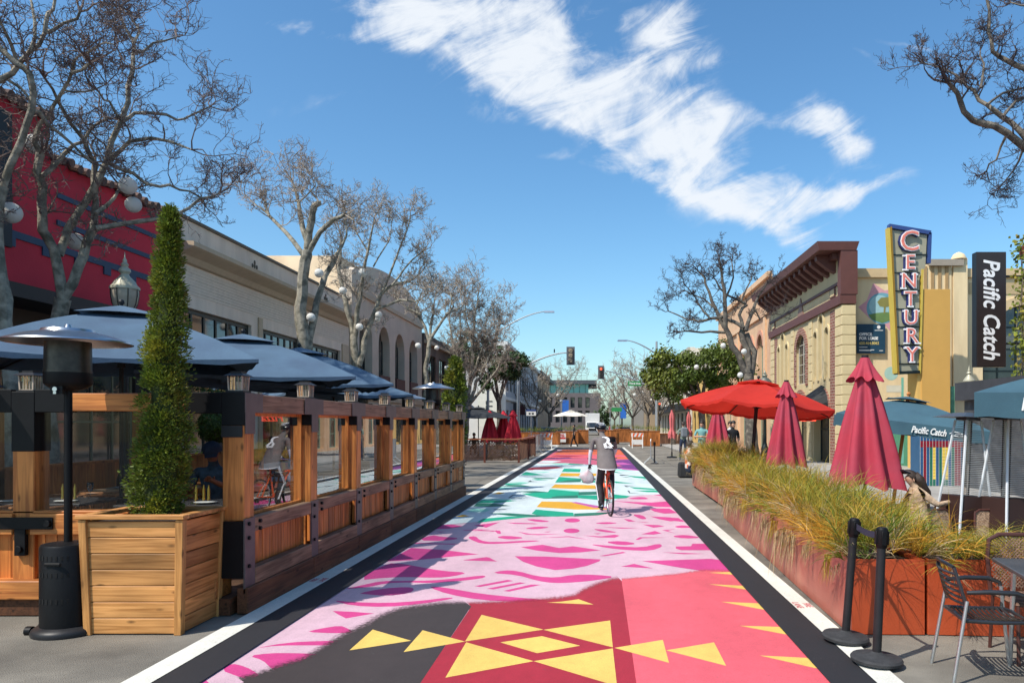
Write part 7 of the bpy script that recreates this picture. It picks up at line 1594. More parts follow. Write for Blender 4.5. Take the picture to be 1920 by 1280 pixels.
# ================================================================ bare trees
twm = mat('twig', (.15, .11, .095), .85, .2, 9); twl = mat('twig_pale', (.30, .25, .20), .85, .2, 9)
def bare_tree(name, loc, limbs, label, bark, twigm, group='bare street trees', seed=1, twig_len=1.0, density=1.0, side_len=.9, tmin=.006, depth=4, up=.25):
    """limbs: list of (world point list, r0, r1). Side shoots and twigs grow from every limb."""
    t = thing(name, loc, label, 'tree', group); o = Vector(loc); r_ = random.Random(seed)
    m = MB(); tw = MB()
    def wob(pts, amt):
        out_ = [pts[0]]
        for a, b in zip(pts, pts[1:]):
            n_ = max(2, int((b - a).length / .35))
            for k in range(1, n_ + 1):
                q = a.lerp(b, k / n_)
                if k < n_: q = q + Vector((r_.gauss(0, amt), r_.gauss(0, amt), r_.gauss(0, amt)))
                out_.append(q)
        return out_
    def grow(p, d, L_, r, lvl):
        n_ = 5 if lvl > 0 else 3; pts = [p]; dd = d.copy(); sg = L_ / n_
        for k in range(n_):
            dd = (dd + Vector((r_.gauss(0, .36), r_.gauss(0, .36), r_.gauss(0, .28) + up * .3))).normalized(); p = p + dd * sg; pts.append(p)
        tw.tube(pts, [max(tmin * (.55 + .22 * lvl), r * (1 - .16 * k)) for k in range(n_ + 1)], 3 if lvl < 3 else 4, cap=False)
        if lvl <= 0: return
        nb = r_.randint(3, 5) if lvl > 1 else r_.randint(4, 7)
        for k in range(nb):
            i = r_.randint(1, n_); q = pts[i]; side = Vector((r_.gauss(0, 1), r_.gauss(0, 1), r_.gauss(.1, .8))).normalized()
            grow(q, (dd * r_.uniform(.35, .9) + side * .85).normalized(), L_ * (r_.uniform(.45, .75) if lvl > 1 else r_.uniform(.28, .5)), r * .55, lvl - 1)
    for (pts, r0, r1) in limbs:
        pts = wob([Vector(q) - o for q in pts], .025 + r0 * .05); n_ = len(pts)
        rr = [r0 + (r1 - r0) * k / (n_ - 1) for k in range(n_)]
        rr = [q * (1 + r_.uniform(-.07, .07)) for q in rr]
        m.tube(pts, rr, 9 if r0 > .05 else 6)
        tot = sum((a - b).length for a, b in zip(pts, pts[1:]))
        if r1 > .085: continue
        ns = int(tot * 2.1 * density)
        for k in range(ns):
            u = r_.uniform(.25, 1.0); i = min(n_ - 2, int(u * (n_ - 1))); q = pts[i].lerp(pts[i + 1], r_.random()); d = (pts[i + 1] - pts[i]).normalized()
            if rr[i] > .085 and r_.random() < .8: continue
            side = Vector((r_.gauss(0, 1), r_.gauss(0, 1), r_.gauss(.25, .8))).normalized()
            grow(q, (d * .5 + side).normalized(), side_len * r_.uniform(.5, 1.1) * (1.1 - .4 * u), min(.02, rr[i] * .5), depth - 1)
        d = (pts[-1] - pts[-2]).normalized()
        for k in range(3): grow(pts[-1], (d + Vector((r_.gauss(0, .45), r_.gauss(0, .45), r_.gauss(.1, .4)))).normalized(), side_len * r_.uniform(.7, 1.2), min(.022, r1), depth - 1)
    m.build('trunk', bark, t, smooth=True); tw.build('twigs', twigm, t)
    return t
def PL(Z, pts, dz=0): # pixel polyline at distance Z drifting by dz
    n_ = len(pts); return [P(x, y, Z + dz * k / max(1, n_ - 1)) for k, (x, y) in enumerate(pts)]
Z = 12.2
def base(px, Z_): q = P(px, 795, Z_); return (q.x, q.y, .0)
bare_tree('bare_tree', base(92, Z), [
    (PL(Z, [(88, 990), (90, 700), (104, 625), (118, 560)]), 0.126, 0.113),
    (PL(Z, [(118, 560), (106, 490), (87, 442), (80, 417), (81, 350), (76, 288)], -.5), 0.078, 0.058), (PL(Z - .5, [(76, 288), (70, 245), (90, 220), (119, 169), (134, 137), (169, 119)], -.6), 0.041, 0.018),
    (PL(Z - .5, [(80, 330), (119, 290), (156, 266), (200, 222)], 1.0), 0.041, 0.018), (PL(Z - .8, [(134, 137), (150, 104), (187, 84), (215, 84)], -.4), 0.020, 0.011), (PL(Z - .7, [(119, 169), (160, 172), (200, 158)], .5), 0.018, 0.009),
    (PL(Z, [(110, 478), (127, 430), (160, 380), (200, 303), (228, 225), (240, 162), (250, 103), (250, 78), (225, 31)], .6), 0.070, 0.018), (PL(Z + .4, [(228, 225), (253, 212), (312, 215), (345, 223), (394, 200)], .6), 0.036, 0.013),
    (PL(Z + .3, [(200, 303), (243, 265), (318, 265), (360, 281)], -.6), 0.041, 0.013), (PL(Z + .3, [(205, 306), (250, 325), (300, 350), (337, 356), (375, 370)], .7), 0.036, 0.013), (PL(Z + .5, [(253, 100), (287, 81), (331, 70)], .4), 0.027, 0.011),
    (PL(Z, [(228, 225), (205, 190), (185, 172)], -.4), 0.027, 0.013), (PL(Z, [(118, 560), (147, 500), (162, 455), (177, 412), (180, 380), (178, 309)], .3), 0.081, 0.043), (PL(Z, [(180, 428), (240, 418), (295, 410), (335, 400), (375, 372), (412, 362)], 1.2), 0.045, 0.016),
    (PL(Z + .3, [(178, 309), (156, 260), (109, 190), (84, 147)], -.8), 0.041, 0.018), (PL(Z, [(180, 400), (215, 370), (228, 350)], .5), 0.036, 0.018), (PL(Z, [(250, 103), (262, 60), (240, 20)], .5), 0.027, 0.011)],
    'bare pale barked tree with a split trunk and globe lanterns, second from the left edge', bark_l, twm, seed=3, side_len=.76, density=.9, tmin=.0056)
Z = 11.0
bare_tree('bare_tree', base(15, Z), [(PL(Z, [(25, 990), (22, 720), (8, 600), (0, 520), (-8, 430), (5, 350)]), 0.126, 0.078), (PL(Z, [(5, 350), (40, 265), (59, 206), (56, 140), (34, 122), (0, 90), (-40, 60)], -.4), 0.052, 0.036), (PL(Z, [(-40, 180), (0, 150), (34, 122), (56, 97), (84, 62), (119, 44), (150, 22)], .5), 0.048, 0.018),
    (PL(Z, [(84, 62), (90, 25), (103, 0), (110, -60)]), 0.032, 0.013), (PL(Z, [(-8, 430), (-30, 330), (-40, 180)], .4), 0.067, 0.051), (PL(Z, [(56, 97), (65, 40), (50, -20)], .3), 0.027, 0.013), (PL(Z, [(59, 206), (90, 235), (135, 270), (175, 305)], .8), 0.032, 0.016), (PL(Z, [(34, 122), (10, 60), (-10, 0)], -.5), 0.027, 0.013), (PL(Z, [(15, 150), (60, 190), (80, 205)], .3), 0.023, 0.011)],
    'bare tree at the left edge with dark knotted branches over the red building', bark_l, twm, seed=5, side_len=.72, density=.85, tmin=.0056)
Z = 22.0
bare_tree('bare_tree', base(572, Z), [(PL(Z, [(572, 900), (570, 657), (565, 605), (567, 555), (572, 492), (575, 470)]), .22, .15), (PL(Z, [(575, 475), (568, 430), (560, 380), (550, 345)], .5), .10, .03), (PL(Z, [(577, 465), (585, 410), (590, 385), (597, 377)], -.3), .11, .085), (PL(Z, [(568, 477), (537, 437), (505, 405), (498, 378)], .6), .08, .03),
    (PL(Z, [(580, 470), (600, 435), (625, 412), (647, 402)], -.5), .085, .05), (PL(Z, [(575, 690), (590, 592), (602, 542), (610, 515), (632, 475)], .9), .13, .07), (PL(Z, [(632, 475), (650, 440), (645, 400)], .4), .05, .02), (PL(Z, [(505, 405), (480, 385), (465, 370)], .3), .03, .015), (PL(Z, [(560, 380), (590, 350), (585, 335)], .2), .025, .012)],
    'bare tree with two trunks and stubby cut branch ends rising behind the blue umbrellas', bark_l, twl, seed=8, side_len=.95, density=1.05, tmin=.0075)
Z = 26.5
bare_tree('bare_tree', base(668, Z), [(PL(Z, [(668, 860), (667, 690), (663, 630)]), .2, .13), (PL(Z, [(663, 630), (650, 580), (645, 555), (635, 505), (640, 450)], .5), .10, .05), (PL(Z, [(664, 640), (670, 580), (680, 520), (690, 470), (700, 420)], -.5), .10, .03), (PL(Z, [(672, 685), (690, 617), (705, 580), (712, 555), (735, 535), (765, 528), (785, 515)], .7), .12, .03), (PL(Z, [(712, 555), (740, 490), (760, 440), (770, 405)], .6), .05, .02),
    (PL(Z, [(705, 580), (750, 562), (780, 565), (800, 552)], -.5), .05, .02), (PL(Z, [(735, 535), (770, 490), (795, 470)], .5), .045, .02), (PL(Z, [(690, 470), (665, 430), (660, 400)], .4), .03, .015), (PL(Z, [(700, 500), (730, 450), (735, 410)], .4), .03, .015), (PL(Z, [(765, 528), (785, 535), (800, 530)], .5), .03, .012)],
    'wide bare tree with a fan of trunks in front of the arcaded building', bark_l, twl, seed=11, side_len=.9, density=1.3, tmin=.0085)
Z = 34
bare_tree('bare_tree', base(798, Z), [(PL(Z, [(800, 860), (798, 700), (805, 640)]), .16, .10), (PL(Z, [(805, 640), (790, 600), (780, 575), (790, 550)], .5), .08, .03), (PL(Z, [(805, 640), (830, 600), (850, 575), (845, 550)], .5), .08, .03), (PL(Z, [(805, 640), (812, 590), (815, 560)], .5), .07, .03), (PL(Z, [(835, 590), (855, 580), (868, 572)], .5), .05, .02), (PL(Z, [(790, 590), (760, 575), (745, 560)], .5), .05, .02)],
    'bare tree in front of the dark brown building on the left', bark_l, twl, seed=13, side_len=.95, density=1.2, tmin=.010)
Z = 44
bare_tree('bare_tree', base(873, Z), [(PL(Z, [(868, 850), (872, 790), (878, 760)]), .30, .22), (PL(Z, [(875, 775), (890, 730), (906, 690), (926, 650), (934, 610)], .5), .13, .04), (PL(Z, [(876, 765), (882, 710), (886, 650), (890, 590), (898, 545)], .5), .12, .04), (PL(Z, [(875, 760), (870, 700), (864, 640), (862, 590)], .5), .11, .04), (PL(Z, [(878, 760), (910, 720), (934, 690), (946, 660)], -.5), .10, .04),
    (PL(Z, [(882, 710), (906, 650), (914, 590)], .5), .08, .03), (PL(Z, [(870, 700), (850, 650), (842, 600), (850, 550)], .5), .08, .03), (PL(Z, [(886, 650), (874, 600), (870, 550)], .5), .06, .03), (PL(Z, [(876, 740), (894, 690), (898, 630)], .7), .08, .03), (PL(Z, [(906, 690), (930, 640), (942, 590)], .6), .06, .03)],
    'dense fan shaped bare tree with pale limbs beside the far cypress', bark_l, twl, seed=17, side_len=1.35, density=1.5, tmin=.012)
Z = 29.0
bare_tree('bare_tree', base(1408, Z), [(PL(Z, [(1412, 900), (1409, 780), (1404, 700)]), .27, .20), (PL(Z, [(1404, 700), (1403, 672), (1393, 637), (1393, 614)], .3), .15, .11), (PL(Z, [(1402, 700), (1389, 677), (1372, 649), (1360, 614), (1360, 590), (1358, 544), (1353, 510), (1348, 485)], -.4), .15, .03), (PL(Z, [(1358, 614), (1342, 579), (1330, 548), (1321, 520), (1307, 506)], .3), .08, .03),
    (PL(Z, [(1360, 593), (1332, 597), (1309, 603), (1290, 600), (1253, 583)], .5), .07, .02), (PL(Z, [(1360, 623), (1332, 621), (1297, 621), (1278, 621)], -.5), .06, .025), (PL(Z, [(1393, 614), (1386, 590), (1400, 572), (1389, 565), (1363, 553), (1342, 525)], .4), .08, .03), (PL(Z, [(1393, 614), (1376, 603), (1358, 596)], .2), .08, .06), (PL(Z, [(1398, 620), (1412, 581), (1419, 562), (1438, 532)], .5), .09, .03),
    (PL(Z, [(1405, 730), (1415, 660), (1400, 625)], .2), .13, .10), (PL(Z, [(1360, 560), (1375, 520), (1372, 490)], .5), .045, .02), (PL(Z, [(1342, 579), (1320, 560), (1285, 545)], .4), .04, .02), (PL(Z, [(1332, 597), (1310, 570), (1290, 540)], .4), .04, .02), (PL(Z, [(1412, 575), (1425, 600), (1440, 590)], .4), .03, .015), (PL(Z, [(1389, 565), (1400, 540), (1410, 520)], .4), .04, .02)],
    'dark barked bare tree on the right pavement behind the open red umbrella', bark_d, mat('twig_dark', (.055, .04, .04), .85, .2, 9), 'bare street trees', seed=21, side_len=.72, density=1.05, tmin=.008)
Z = 12.0
bare_tree('bare_tree', base(2040, Z), [(PL(Z, [(2060, 990), (2050, 700), (2010, 420), (1975, 320)]), .22, .12), (PL(Z, [(1990, 330), (1920, 275), (1889, 250), (1839, 231), (1807, 209), (1795, 175), (1779, 156)], -.5), .07, .03), (PL(Z, [(1975, 320), (1914, 247), (1879, 219), (1851, 197), (1826, 169), (1807, 156)], .4), .055, .022),
    (PL(Z, [(2010, 200), (1960, 150), (1920, 128), (1892, 116), (1861, 97), (1854, 62), (1846, -20)], .3), .06, .02), (PL(Z, [(1807, 156), (1770, 130), (1730, 118)], .4), .022, .010), (PL(Z, [(1839, 165), (1845, 120), (1838, 95)], .3), .022, .010), (PL(Z, [(1889, 250), (1868, 300), (1850, 320)], .3), .022, .010), (PL(Z, [(1975, 320), (2000, 260), (2010, 200)], .3), .09, .06),
    (PL(Z, [(1920, 275), (1900, 320), (1880, 345)], .4), .02, .010), (PL(Z, [(1851, 197), (1880, 175), (1920, 165)], .4), .028, .012), (PL(Z, [(1880, 219), (1905, 190), (1930, 180)], .5), .03, .012), (PL(Z, [(1960, 20), (1930, 10), (1895, 5)], .5), .03, .012)],
    'bare branches of a tree reaching in from the upper right edge', bark_d, MATS['twig_dark'], 'bare street trees', seed=25, side_len=.55, density=1.0, tmin=.0048)
# repeated smaller bare trees far up the street
def small_bare(loc, hgt, seed, label, tw_=twl, group='bare trees far up the street', wd=1.0, tmin=.03):
    r_ = random.Random(seed); b = Vector(loc); L_ = [([b, b + Vector((0, 0, hgt * .3))], .18, .13)]
    for k in range(6):
        a = 2 * PI * k / 6 + r_.uniform(-.3, .3); q = b + Vector((0, 0, hgt * .28)); s = hgt * .22 * wd
        L_.append(([q, q + Vector((s * math.cos(a), s * math.sin(a), hgt * .25)), q + Vector((s * 1.7 * math.cos(a + .2), s * 1.7 * math.sin(a + .2), hgt * .5))], .09, .03))
    return bare_tree('bare_tree', tuple(b), L_, label, bark_d, tw_, group, seed, side_len=hgt * .17, density=.75, tmin=tmin, depth=3)
for px, Z, h_, lb in ((1030, 92, 10.5, 'bare tree with a rounded brown crown in front of the grey office'), (1003, 84, 8.5, 'bare tree beside the white building past the crossing'), (1186, 88, 9.0, 'bare tree on the right past the crossing, behind the green street sign'), (1215, 80, 9.5, 'bare tree on the right just behind the signal pole'), (1166, 112, 9.0, 'smaller bare tree farther up the right side'), (1152, 140, 9.0, 'hazy bare tree farthest up the right side'), (1236, 76, 9.0, 'bare tree right of the signal pole under the evergreen')):
    q = P(px, 795, Z); small_bare((q.x, q.y, 0), h_, int(px), lb, tmin=.022 if Z < 100 else .03)
# ---------------- evergreens
evm = mat('evergreen_leaf', (.085, .13, .015), .55, .35, .6, trans=.25, island=.45, c2=(.16, .17, .02), c2t=(.45, .7)); evd = mat('evergreen_dark_leaf', (.035, .07, .015), .6, .35, .8, trans=.2, island=.4)
def evergreen(loc, cr, n, size, label, lm, trunk_h, seed, group='evergreen street trees'):
    t = thing('evergreen_tree', loc, label, 'tree', group); r_ = random.Random(seed); m = MB()
    cl_ = []
    for (x, y, z, rx, ry, rz_) in cr:
        for _ in range(int(9 * rx * rz_) + 5):
            d = Vector((r_.gauss(0, 1), r_.gauss(0, 1), r_.gauss(0, 1))).normalized() * (r_.uniform(.55, 1.06)); cl_.append((Vector((x + d.x * rx, y + d.y * ry, z + d.z * rz_)), r_.uniform(.28, .62)))
    for _ in range(n):
        c, s_ = r_.choice(cl_); d = Vector((r_.gauss(0, 1), r_.gauss(0, 1), r_.gauss(0, .8))).normalized(); p = c + d * s_ * r_.uniform(.3, 1.0); nn = (d + Vector((r_.gauss(0, .6), r_.gauss(0, .6), r_.gauss(.3, .6)))).normalized(); a = nn.orthogonal().normalized(); b = nn.cross(a); w2 = size * r_.uniform(.6, 1.3)
        m.face([p - a * w2, p - b * w2 * .6, p + a * w2, p + b * w2 * .6])
    m.build('crown', lm, t); m = MB(); m.tube([(0, 0, 0), (.05, 0, trunk_h * .5), (0, 0, trunk_h)], [.22, .18, .14], 8)
    for (x, y, z, rx, ry, rz_) in cr: m.tube([(0, 0, trunk_h * .85), (x * .5, y * .5, (z + trunk_h) * .5), (x, y, z + rz_ * .3)], [.12, .07, .03], 6)
    m.build('trunk', bark_d, t, smooth=True); return t
q = P(1315, 795, 38); evergreen((q.x, q.y, 0), [(-1.3, 0, 4.6, 1.5, 1.3, 1.0), (.4, 0, 4.9, 1.7, 1.4, 1.0), (1.5, .3, 4.3, 1.2, 1.2, .9), (-.3, -.4, 3.8, 1.3, 1.1, .7), (-2.2, .2, 4.0, .8, .8, .7)], 16000, .085, 'spreading sunlit evergreen left of the dark bare tree on the right', evm, 3.2, 31)
q = P(935, 795, 52); evergreen((q.x, q.y, 0), [(-.6, 0, 6.4, 1.6, 1.4, 1.4), (.6, .3, 5.7, 1.3, 1.2, 1.2), (-1.8, 0, 6.8, 1.2, 1.2, 1.2), (1.2, 0, 6.2, .8, .8, .6), (-.2, 0, 4.9, 1.2, 1.2, .8)], 9000, .11, 'dark green evergreen beside the fan shaped bare tree', evd, 3.8, 33)
q = P(1262, 795, 60); evergreen((q.x, q.y, 0), [(0, 0, 5.0, 1.8, 1.5, 1.6), (-1.0, 0, 6.0, 1.2, 1.2, 1.0)], 5000, .12, 'olive evergreen behind the spreading one, near the signal pole', evm, 3.0, 35)
q = P(1129, 795, 128); evergreen((q.x, q.y, 0), [(0, 0, 3.2, 1.6, 1.5, 1.8)], 1800, .2, 'small dark evergreen at the end of the street', evd, 1.5, 37)
# topiary and bushes near the shop row
for (px, py, Z, r0, lb) in ((402, 800, 15.5, .36, 'round topiary tree on a stem behind the capped diner'), (398, 742, 19, .6, 'leafy bush by the beige shop row behind the blue umbrellas')):
    q = P(px, py, Z); t = thing('topiary_tree', (q.x, q.y, 0), lb, 'plant', None); m = MB(); r_ = random.Random(9)
    for _ in range(2600):
        d = Vector((r_.gauss(0, 1), r_.gauss(0, 1), r_.gauss(0, 1))).normalized(); p = d * r0 * r_.uniform(.75, 1.0) + Vector((0, 0, q.z)); a = (d + Vector((r_.gauss(0, .5),) * 3)).normalized().orthogonal().normalized(); b = d.cross(a); m.face([p - a * .03, p - b * .02, p + a * .03, p + b * .02])
    m.build('crown', evm, t); m = MB(); m.tube([(0, 0, .4), (0, 0, q.z)], .03, 6); m.lathe([(.18, .0), (.22, .4), (.2, .4)], n=14); m.build('stem_and_pot', flat('pot_grey', '5a5854'), t)
# ================================================================ globe lanterns in the trees
glm = mat('globe_white', (.82, .80, .74), .6, .12, 60, .6, bscale=120, trans=.2)
g0 = None
GL = [(67, 271, 12.0, .16, 'topmost at the far left, on the pale tree'), (20, 399, 11.3, .155, 'at the left edge over the red wall'), (240, 348, 12.4, .14, 'upper of the pair left of the cypress top'), (250, 384, 12.6, .13, 'lower of the pair left of the cypress top'), (142, 453, 12.6, .14, 'low in the fork of the pale tree, against red'),
      (598, 512, 22, .13, 'upper one on the two trunk tree'), (583, 595, 22, .13, 'lower one on the two trunk tree'), (643, 545, 25, .13, 'left one of the fan trunk tree'), (680, 511, 26, .15, 'top one of the fan trunk tree'), (674, 613, 26, .13, 'on the main stem of the fan trunk tree'), (710, 590, 26.5, .12, 'upper one of the pair before the arcade'), (707, 598, 27.5, .12, 'lower one of the pair before the arcade'), (784, 648, 30, .12, 'left one before the brown building'), (838, 690, 36, .13, 'low one beside the far cypress'), (801, 685, 36, .13, 'low one left of the far cypress'), (819, 652, 38, .12, 'middle one before the brown building'),
      (1356, 648, 29, .11, 'left one on the dark bare tree'), (1395, 659, 28.5, .11, 'right one on the dark bare tree'), (1388, 703, 28, .11, 'lowest one above the red umbrella'), (1306, 688, 36, .12, 'inside the spreading evergreen')]
for px, py, Z, r0, w_ in GL:
    q = P(px, py, Z); lb = 'white beaded globe lantern, ' + w_
    if g0 is None:
        g0 = thing('globe_lantern', tuple(q), lb, 'lantern', 'white globe lanterns hung in the trees'); m = MB(); m.ball((0, 0, 0), 1, 20, 14); m.build('globe', glm, g0, smooth='all'); m = MB(); m.cyl((0, 0, .95), (0, 0, 1.15), .18, n=8); m.tube([(0, 0, 1.1), (.02, 0, 2.2)], .03, 4); m.build('cap_and_wire', dkm, g0); g0.scale = (r0,) * 3
    else: dup(g0, tuple(q), lb, 0, None, (r0,) * 3)
r_ = random.Random(2)
for k in range(8):
    px, py, Z = [(985, 742, 86), (1003, 738, 88), (1012, 752, 84), (1046, 741, 90), (1052, 752, 88), (1190, 740, 84), (1204, 736, 86), (1222, 750, 80)][k]; q = P(px, py, Z)
    dup(g0, tuple(q), 'tiny distant white globe lantern, %s' % ['leftmost of the far left cluster', 'second of the far left cluster', 'low in the far left cluster', 'upper by the office block', 'lower by the office block', 'left one past the signal', 'middle one past the signal', 'right one past the signal'][k], 0, None, (.2,) * 3)
# ================================================================ street lamps
lampg = mat('lamp_glass', (.50, .43, .33), .25, .15, 10, trans=.3); lampt = mat('lamp_top', (.42, .40, .30), .45, .12, 6, metal=.2); lampd = flat('lamp_green', '15201c', 1, .4)
def acorn(loc, hgt, label, sc=1.0):
    t = thing('street_lamp', loc, label, 'street lamp', 'acorn topped street lamps'); z = hgt - 1.25
    m = MB(); m.lathe([(.16, 0), (.16, .1), (.12, .2), (.12, .7), (.08, .85), (.06, 1.0), (.045, z - .1), (.07, z - .05), (.06, z)], n=16); m.build('pole', lampd, t, smooth=True)
    m = MB(); m.lathe([(.08, z), (.10, z + .06), (.12, z + .24), (.14, z + .27)], n=16); m.build('fitter', lampd, t, smooth=True)
    m = MB(); m.lathe([(.13, z + .27), (.18, z + .38), (.205, z + .52), (.205, z + .62)], n=20); m.build('glass_globe', lampg, t, smooth=True)
    m = MB()
    for k in range(8): a = 2 * PI * k / 8; m.tube([(.135 * math.cos(a), .135 * math.sin(a), z + .27), (.186 * math.cos(a), .186 * math.sin(a), z + .38), (.21 * math.cos(a), .21 * math.sin(a), z + .52), (.21 * math.cos(a), .21 * math.sin(a), z + .63)], .007, 4)
    m.build('cage', lampd, t)
    m = MB(); m.lathe([(.225, z + .62), (.225, z + .66), (.19, z + .69), (.16, z + .75), (.08, z + .84), (.06, z + .88), (.09, z + .92), (.085, z + .96), (.045, z + 1.0), (.06, z + 1.04), (.03, z + 1.08), (.035, z + 1.11), (.012, z + 1.15), (.003, z + 1.25)], n=20); m.build('crown', lampt, t, smooth=True)
    return t
q = P(234, 795, 12.5); ac = acorn((q.x, q.y, .13), 4.5, 'ornate street lamp with a pale finial rising behind the nearest blue umbrella')
q = P(1817, 795, 20.6); a2 = dup(ac, (q.x, q.y, 0), 'ornate street lamp in front of the arched cinema window, below the black sign'); a2.scale = (.62 * 1.15, .62 * 1.15, .755)
q = P(1434, 795, 31); a3 = dup(ac, (q.x, q.y, .13), 'ornate street lamp between the dark bare tree and the brick building'); a3.scale = (1.3, 1.3, .87)
# cobra head lights and signals
def curve_arm(m, a, b, r0, r1, up_, n=14):
    a, b = Vector(a), Vector(b); m.tube([a.lerp(b, k / n) + Vector((0, 0, up_ * math.sin(PI * .5 * k / n) - up_ * k / n)) for k in range(n + 1)], [r0 + (r1 - r0) * k / n for k in range(n + 1)], 8)
def cobra(px0, pyb, px1, py1, Z, label, side):
    b = P(px0, 795, Z); t = thing('street_light', (b.x, b.y, 0), label, 'street light', 'tall curved arm street lights'); top = P(px0, pyb, Z).z; e = P(px1, py1, Z); dx = e.x - b.x
    m = MB(); m.tube([(0, 0, 0), (0, 0, top)], [.12, .08], 10); m.build('pole', galv, t, smooth=True)
    m = MB(); curve_arm(m, (0, 0, top - .1), (dx, 0, e.z), .07, .04, (e.z - top) * .75); m.build('arm', galv, t, smooth=True)
    s = 1 if dx > 0 else -1; m = MB(); m.hexa([(dx + (0 if s > 0 else -.85), -.15, e.z - .08), (dx + (.85 if s > 0 else 0), -.15, e.z - .08), (dx + (.85 if s > 0 else 0), .15, e.z - .08), (dx + (0 if s > 0 else -.85), .15, e.z - .08)], [(dx + (0 if s > 0 else -.8), -.1, e.z + .05), (dx + (.8 if s > 0 else 0), -.1, e.z + .05), (dx + (.8 if s > 0 else 0), .1, e.z + .05), (dx + (0 if s > 0 else -.8), .1, e.z + .05)]); m.build('lamp_head', steel, t, bevel=.02)
cobra(915, 632, 1020, 584, 60, 'curved street light with its long arm pointing right above the left trees', 1)
cobra(1232, 662, 1176, 638, 64, 'curved street light with its arm pointing left above the signal', -1)
redon = mat('signal_red', (.9, .12, .06), .4, .05, 5, emit=(1, .12, .05, 1.2)); lens = mat('signal_lens_off', (.03, .025, .02), .3)
def sig_head(t, x, y, z, s=1.0, back=True, lit=True, facing=-1):
    m = MB(); m.box(x - .17 * s, x + .17 * s, y - .1, y + .1, z - .52 * s, z + .52 * s)
    b = m.build('signal_housing', flat('signal_grey', '4a4640' if facing > 0 else '1c1c1e', 1, .6), t, bevel=.02)
    if back: m = MB(); m.box(x - .30 * s, x + .30 * s, y + .02, y + .04, z - .66 * s, z + .66 * s); m.build('backplate', flat('backplate_grey', '5c5c60' if facing > 0 else '3c4044', 1, .6), t)
    for k, c_ in enumerate((redon if lit else lens, lens, lens)):
        m = MB(); zz = z + (.34 - .34 * k) * s; m.cyl((x, y - .125, zz), (x, y - .105, zz), .125 * s, n=16); m.build('signal_lens', c_ if facing < 0 else flat('visor_tan', 'a09078'), t, smooth=True)
        m = MB(); m.tube([(x + .14 * s * math.cos(a), y - .2, zz + .14 * s * math.sin(a)) for a in [PI * j / 8 for j in range(9)]], .02, 5); m.build('visor', blk if facing < 0 else flat('visor_tan', 'a09078'), t)
b = P(972, 795, 62); t = thing('traffic_signal', (b.x, b.y, 0), 'traffic signal seen from its tan back, hanging on a curved arm from the left', 'traffic light', 'traffic signals over the crossing')
tp = P(0, 690, 62).z; e = P(1062, 661, 62); dx = e.x - b.x
m = MB(); m.tube([(0, 0, 0), (0, 0, tp)], [.15, .11], 12); m.build('pole', galv, t, smooth=True); m = MB(); curve_arm(m, (0, 0, tp - .1), (dx, 0, e.z), .09, .05, (e.z - tp) * .9); m.build('arm', galv, t, smooth=True)
sig_head(t, P(1070, 0, 62).x - b.x, -.05, P(0, 667, 62).z, 1.15, True, False, 1); m = MB(); m.cyl((dx - 1.0, 0, e.z), (dx - 1.0, 0, e.z + .3), .05, n=8); m.build('camera_sensor', blk, t)
b = P(1231, 795, 70); t = thing('traffic_signal', (b.x, b.y, 0), 'traffic signal showing red on a curved arm from the right', 'traffic light', 'traffic signals over the crossing')
tp = P(0, 732, 70).z; e = P(1136, 695, 70); dx = e.x - b.x
m = MB(); m.tube([(0, 0, 0), (0, 0, P(0, 640, 70).z)], [.15, .10], 12); m.build('pole', galv, t, smooth=True); m = MB(); curve_arm(m, (0, 0, tp), (dx, 0, e.z), .10, .05, (e.z - tp) * .55); m.build('arm', galv, t, smooth=True)
sig_head(t, P(1127, 0, 70).x - b.x, -.05, P(0, 698, 70).z, .95, True, True, -1); sig_head(t, P(1236, 0, 70).x - b.x, -.3, P(0, 762, 70).z, .75, False, True, -1)
q = P(1190, 719, 70); m = MB(); m.box(q.x - b.x - .62, q.x - b.x + .62, -.2, -.17, q.z - .22, q.z + .22); m.build('street_name_sign', flat('sign_green', '2c8a4a', .9), t); m = MB(); m.bar((q.x - b.x - .5, -.1, q.z + .2), (q.x - b.x - .5, -.1, q.z + .62), .03); m.bar((q.x - b.x + .5, -.1, q.z + .2), (q.x - b.x + .5, -.1, q.z + .35), .03); m.build('sign_hanger', galv, t)
textmesh('Third Ave', .26, white_l, face_cam(q.x, 70 - .21, q.z), t, .004, 'lettering', off=.008)
q = P(1231, 741, 70); m = MB(); m.box(q.x - b.x - .30, q.x - b.x + .30, -.2, -.17, q.z - .30, q.z + .30); m.build('regulatory_sign', flat('sign_white2', 'dcdcd8'), t); m = MB(); m.tube([(q.x - b.x + .22 * math.cos(a), -.215, q.z + .22 * math.sin(a)) for a in [2 * PI * k / 24 for k in range(25)]], .025, 5); m.bar((q.x - b.x - .16, -.215, q.z + .16), (q.x - b.x + .16, -.215, q.z - .16), .04, .01); m.build('red_ring', flat('ring_red', 'c02020'), t); m = MB(); m.tube([(q.x - b.x - .1, -.205, q.z - .1), (q.x - b.x - .1, -.205, q.z + .05), (q.x - b.x, -.205, q.z + .1), (q.x - b.x + .1, -.205, q.z + .05), (q.x - b.x + .1, -.205, q.z - .1)], .02, 5); m.build('arrow_mark', frd, t)
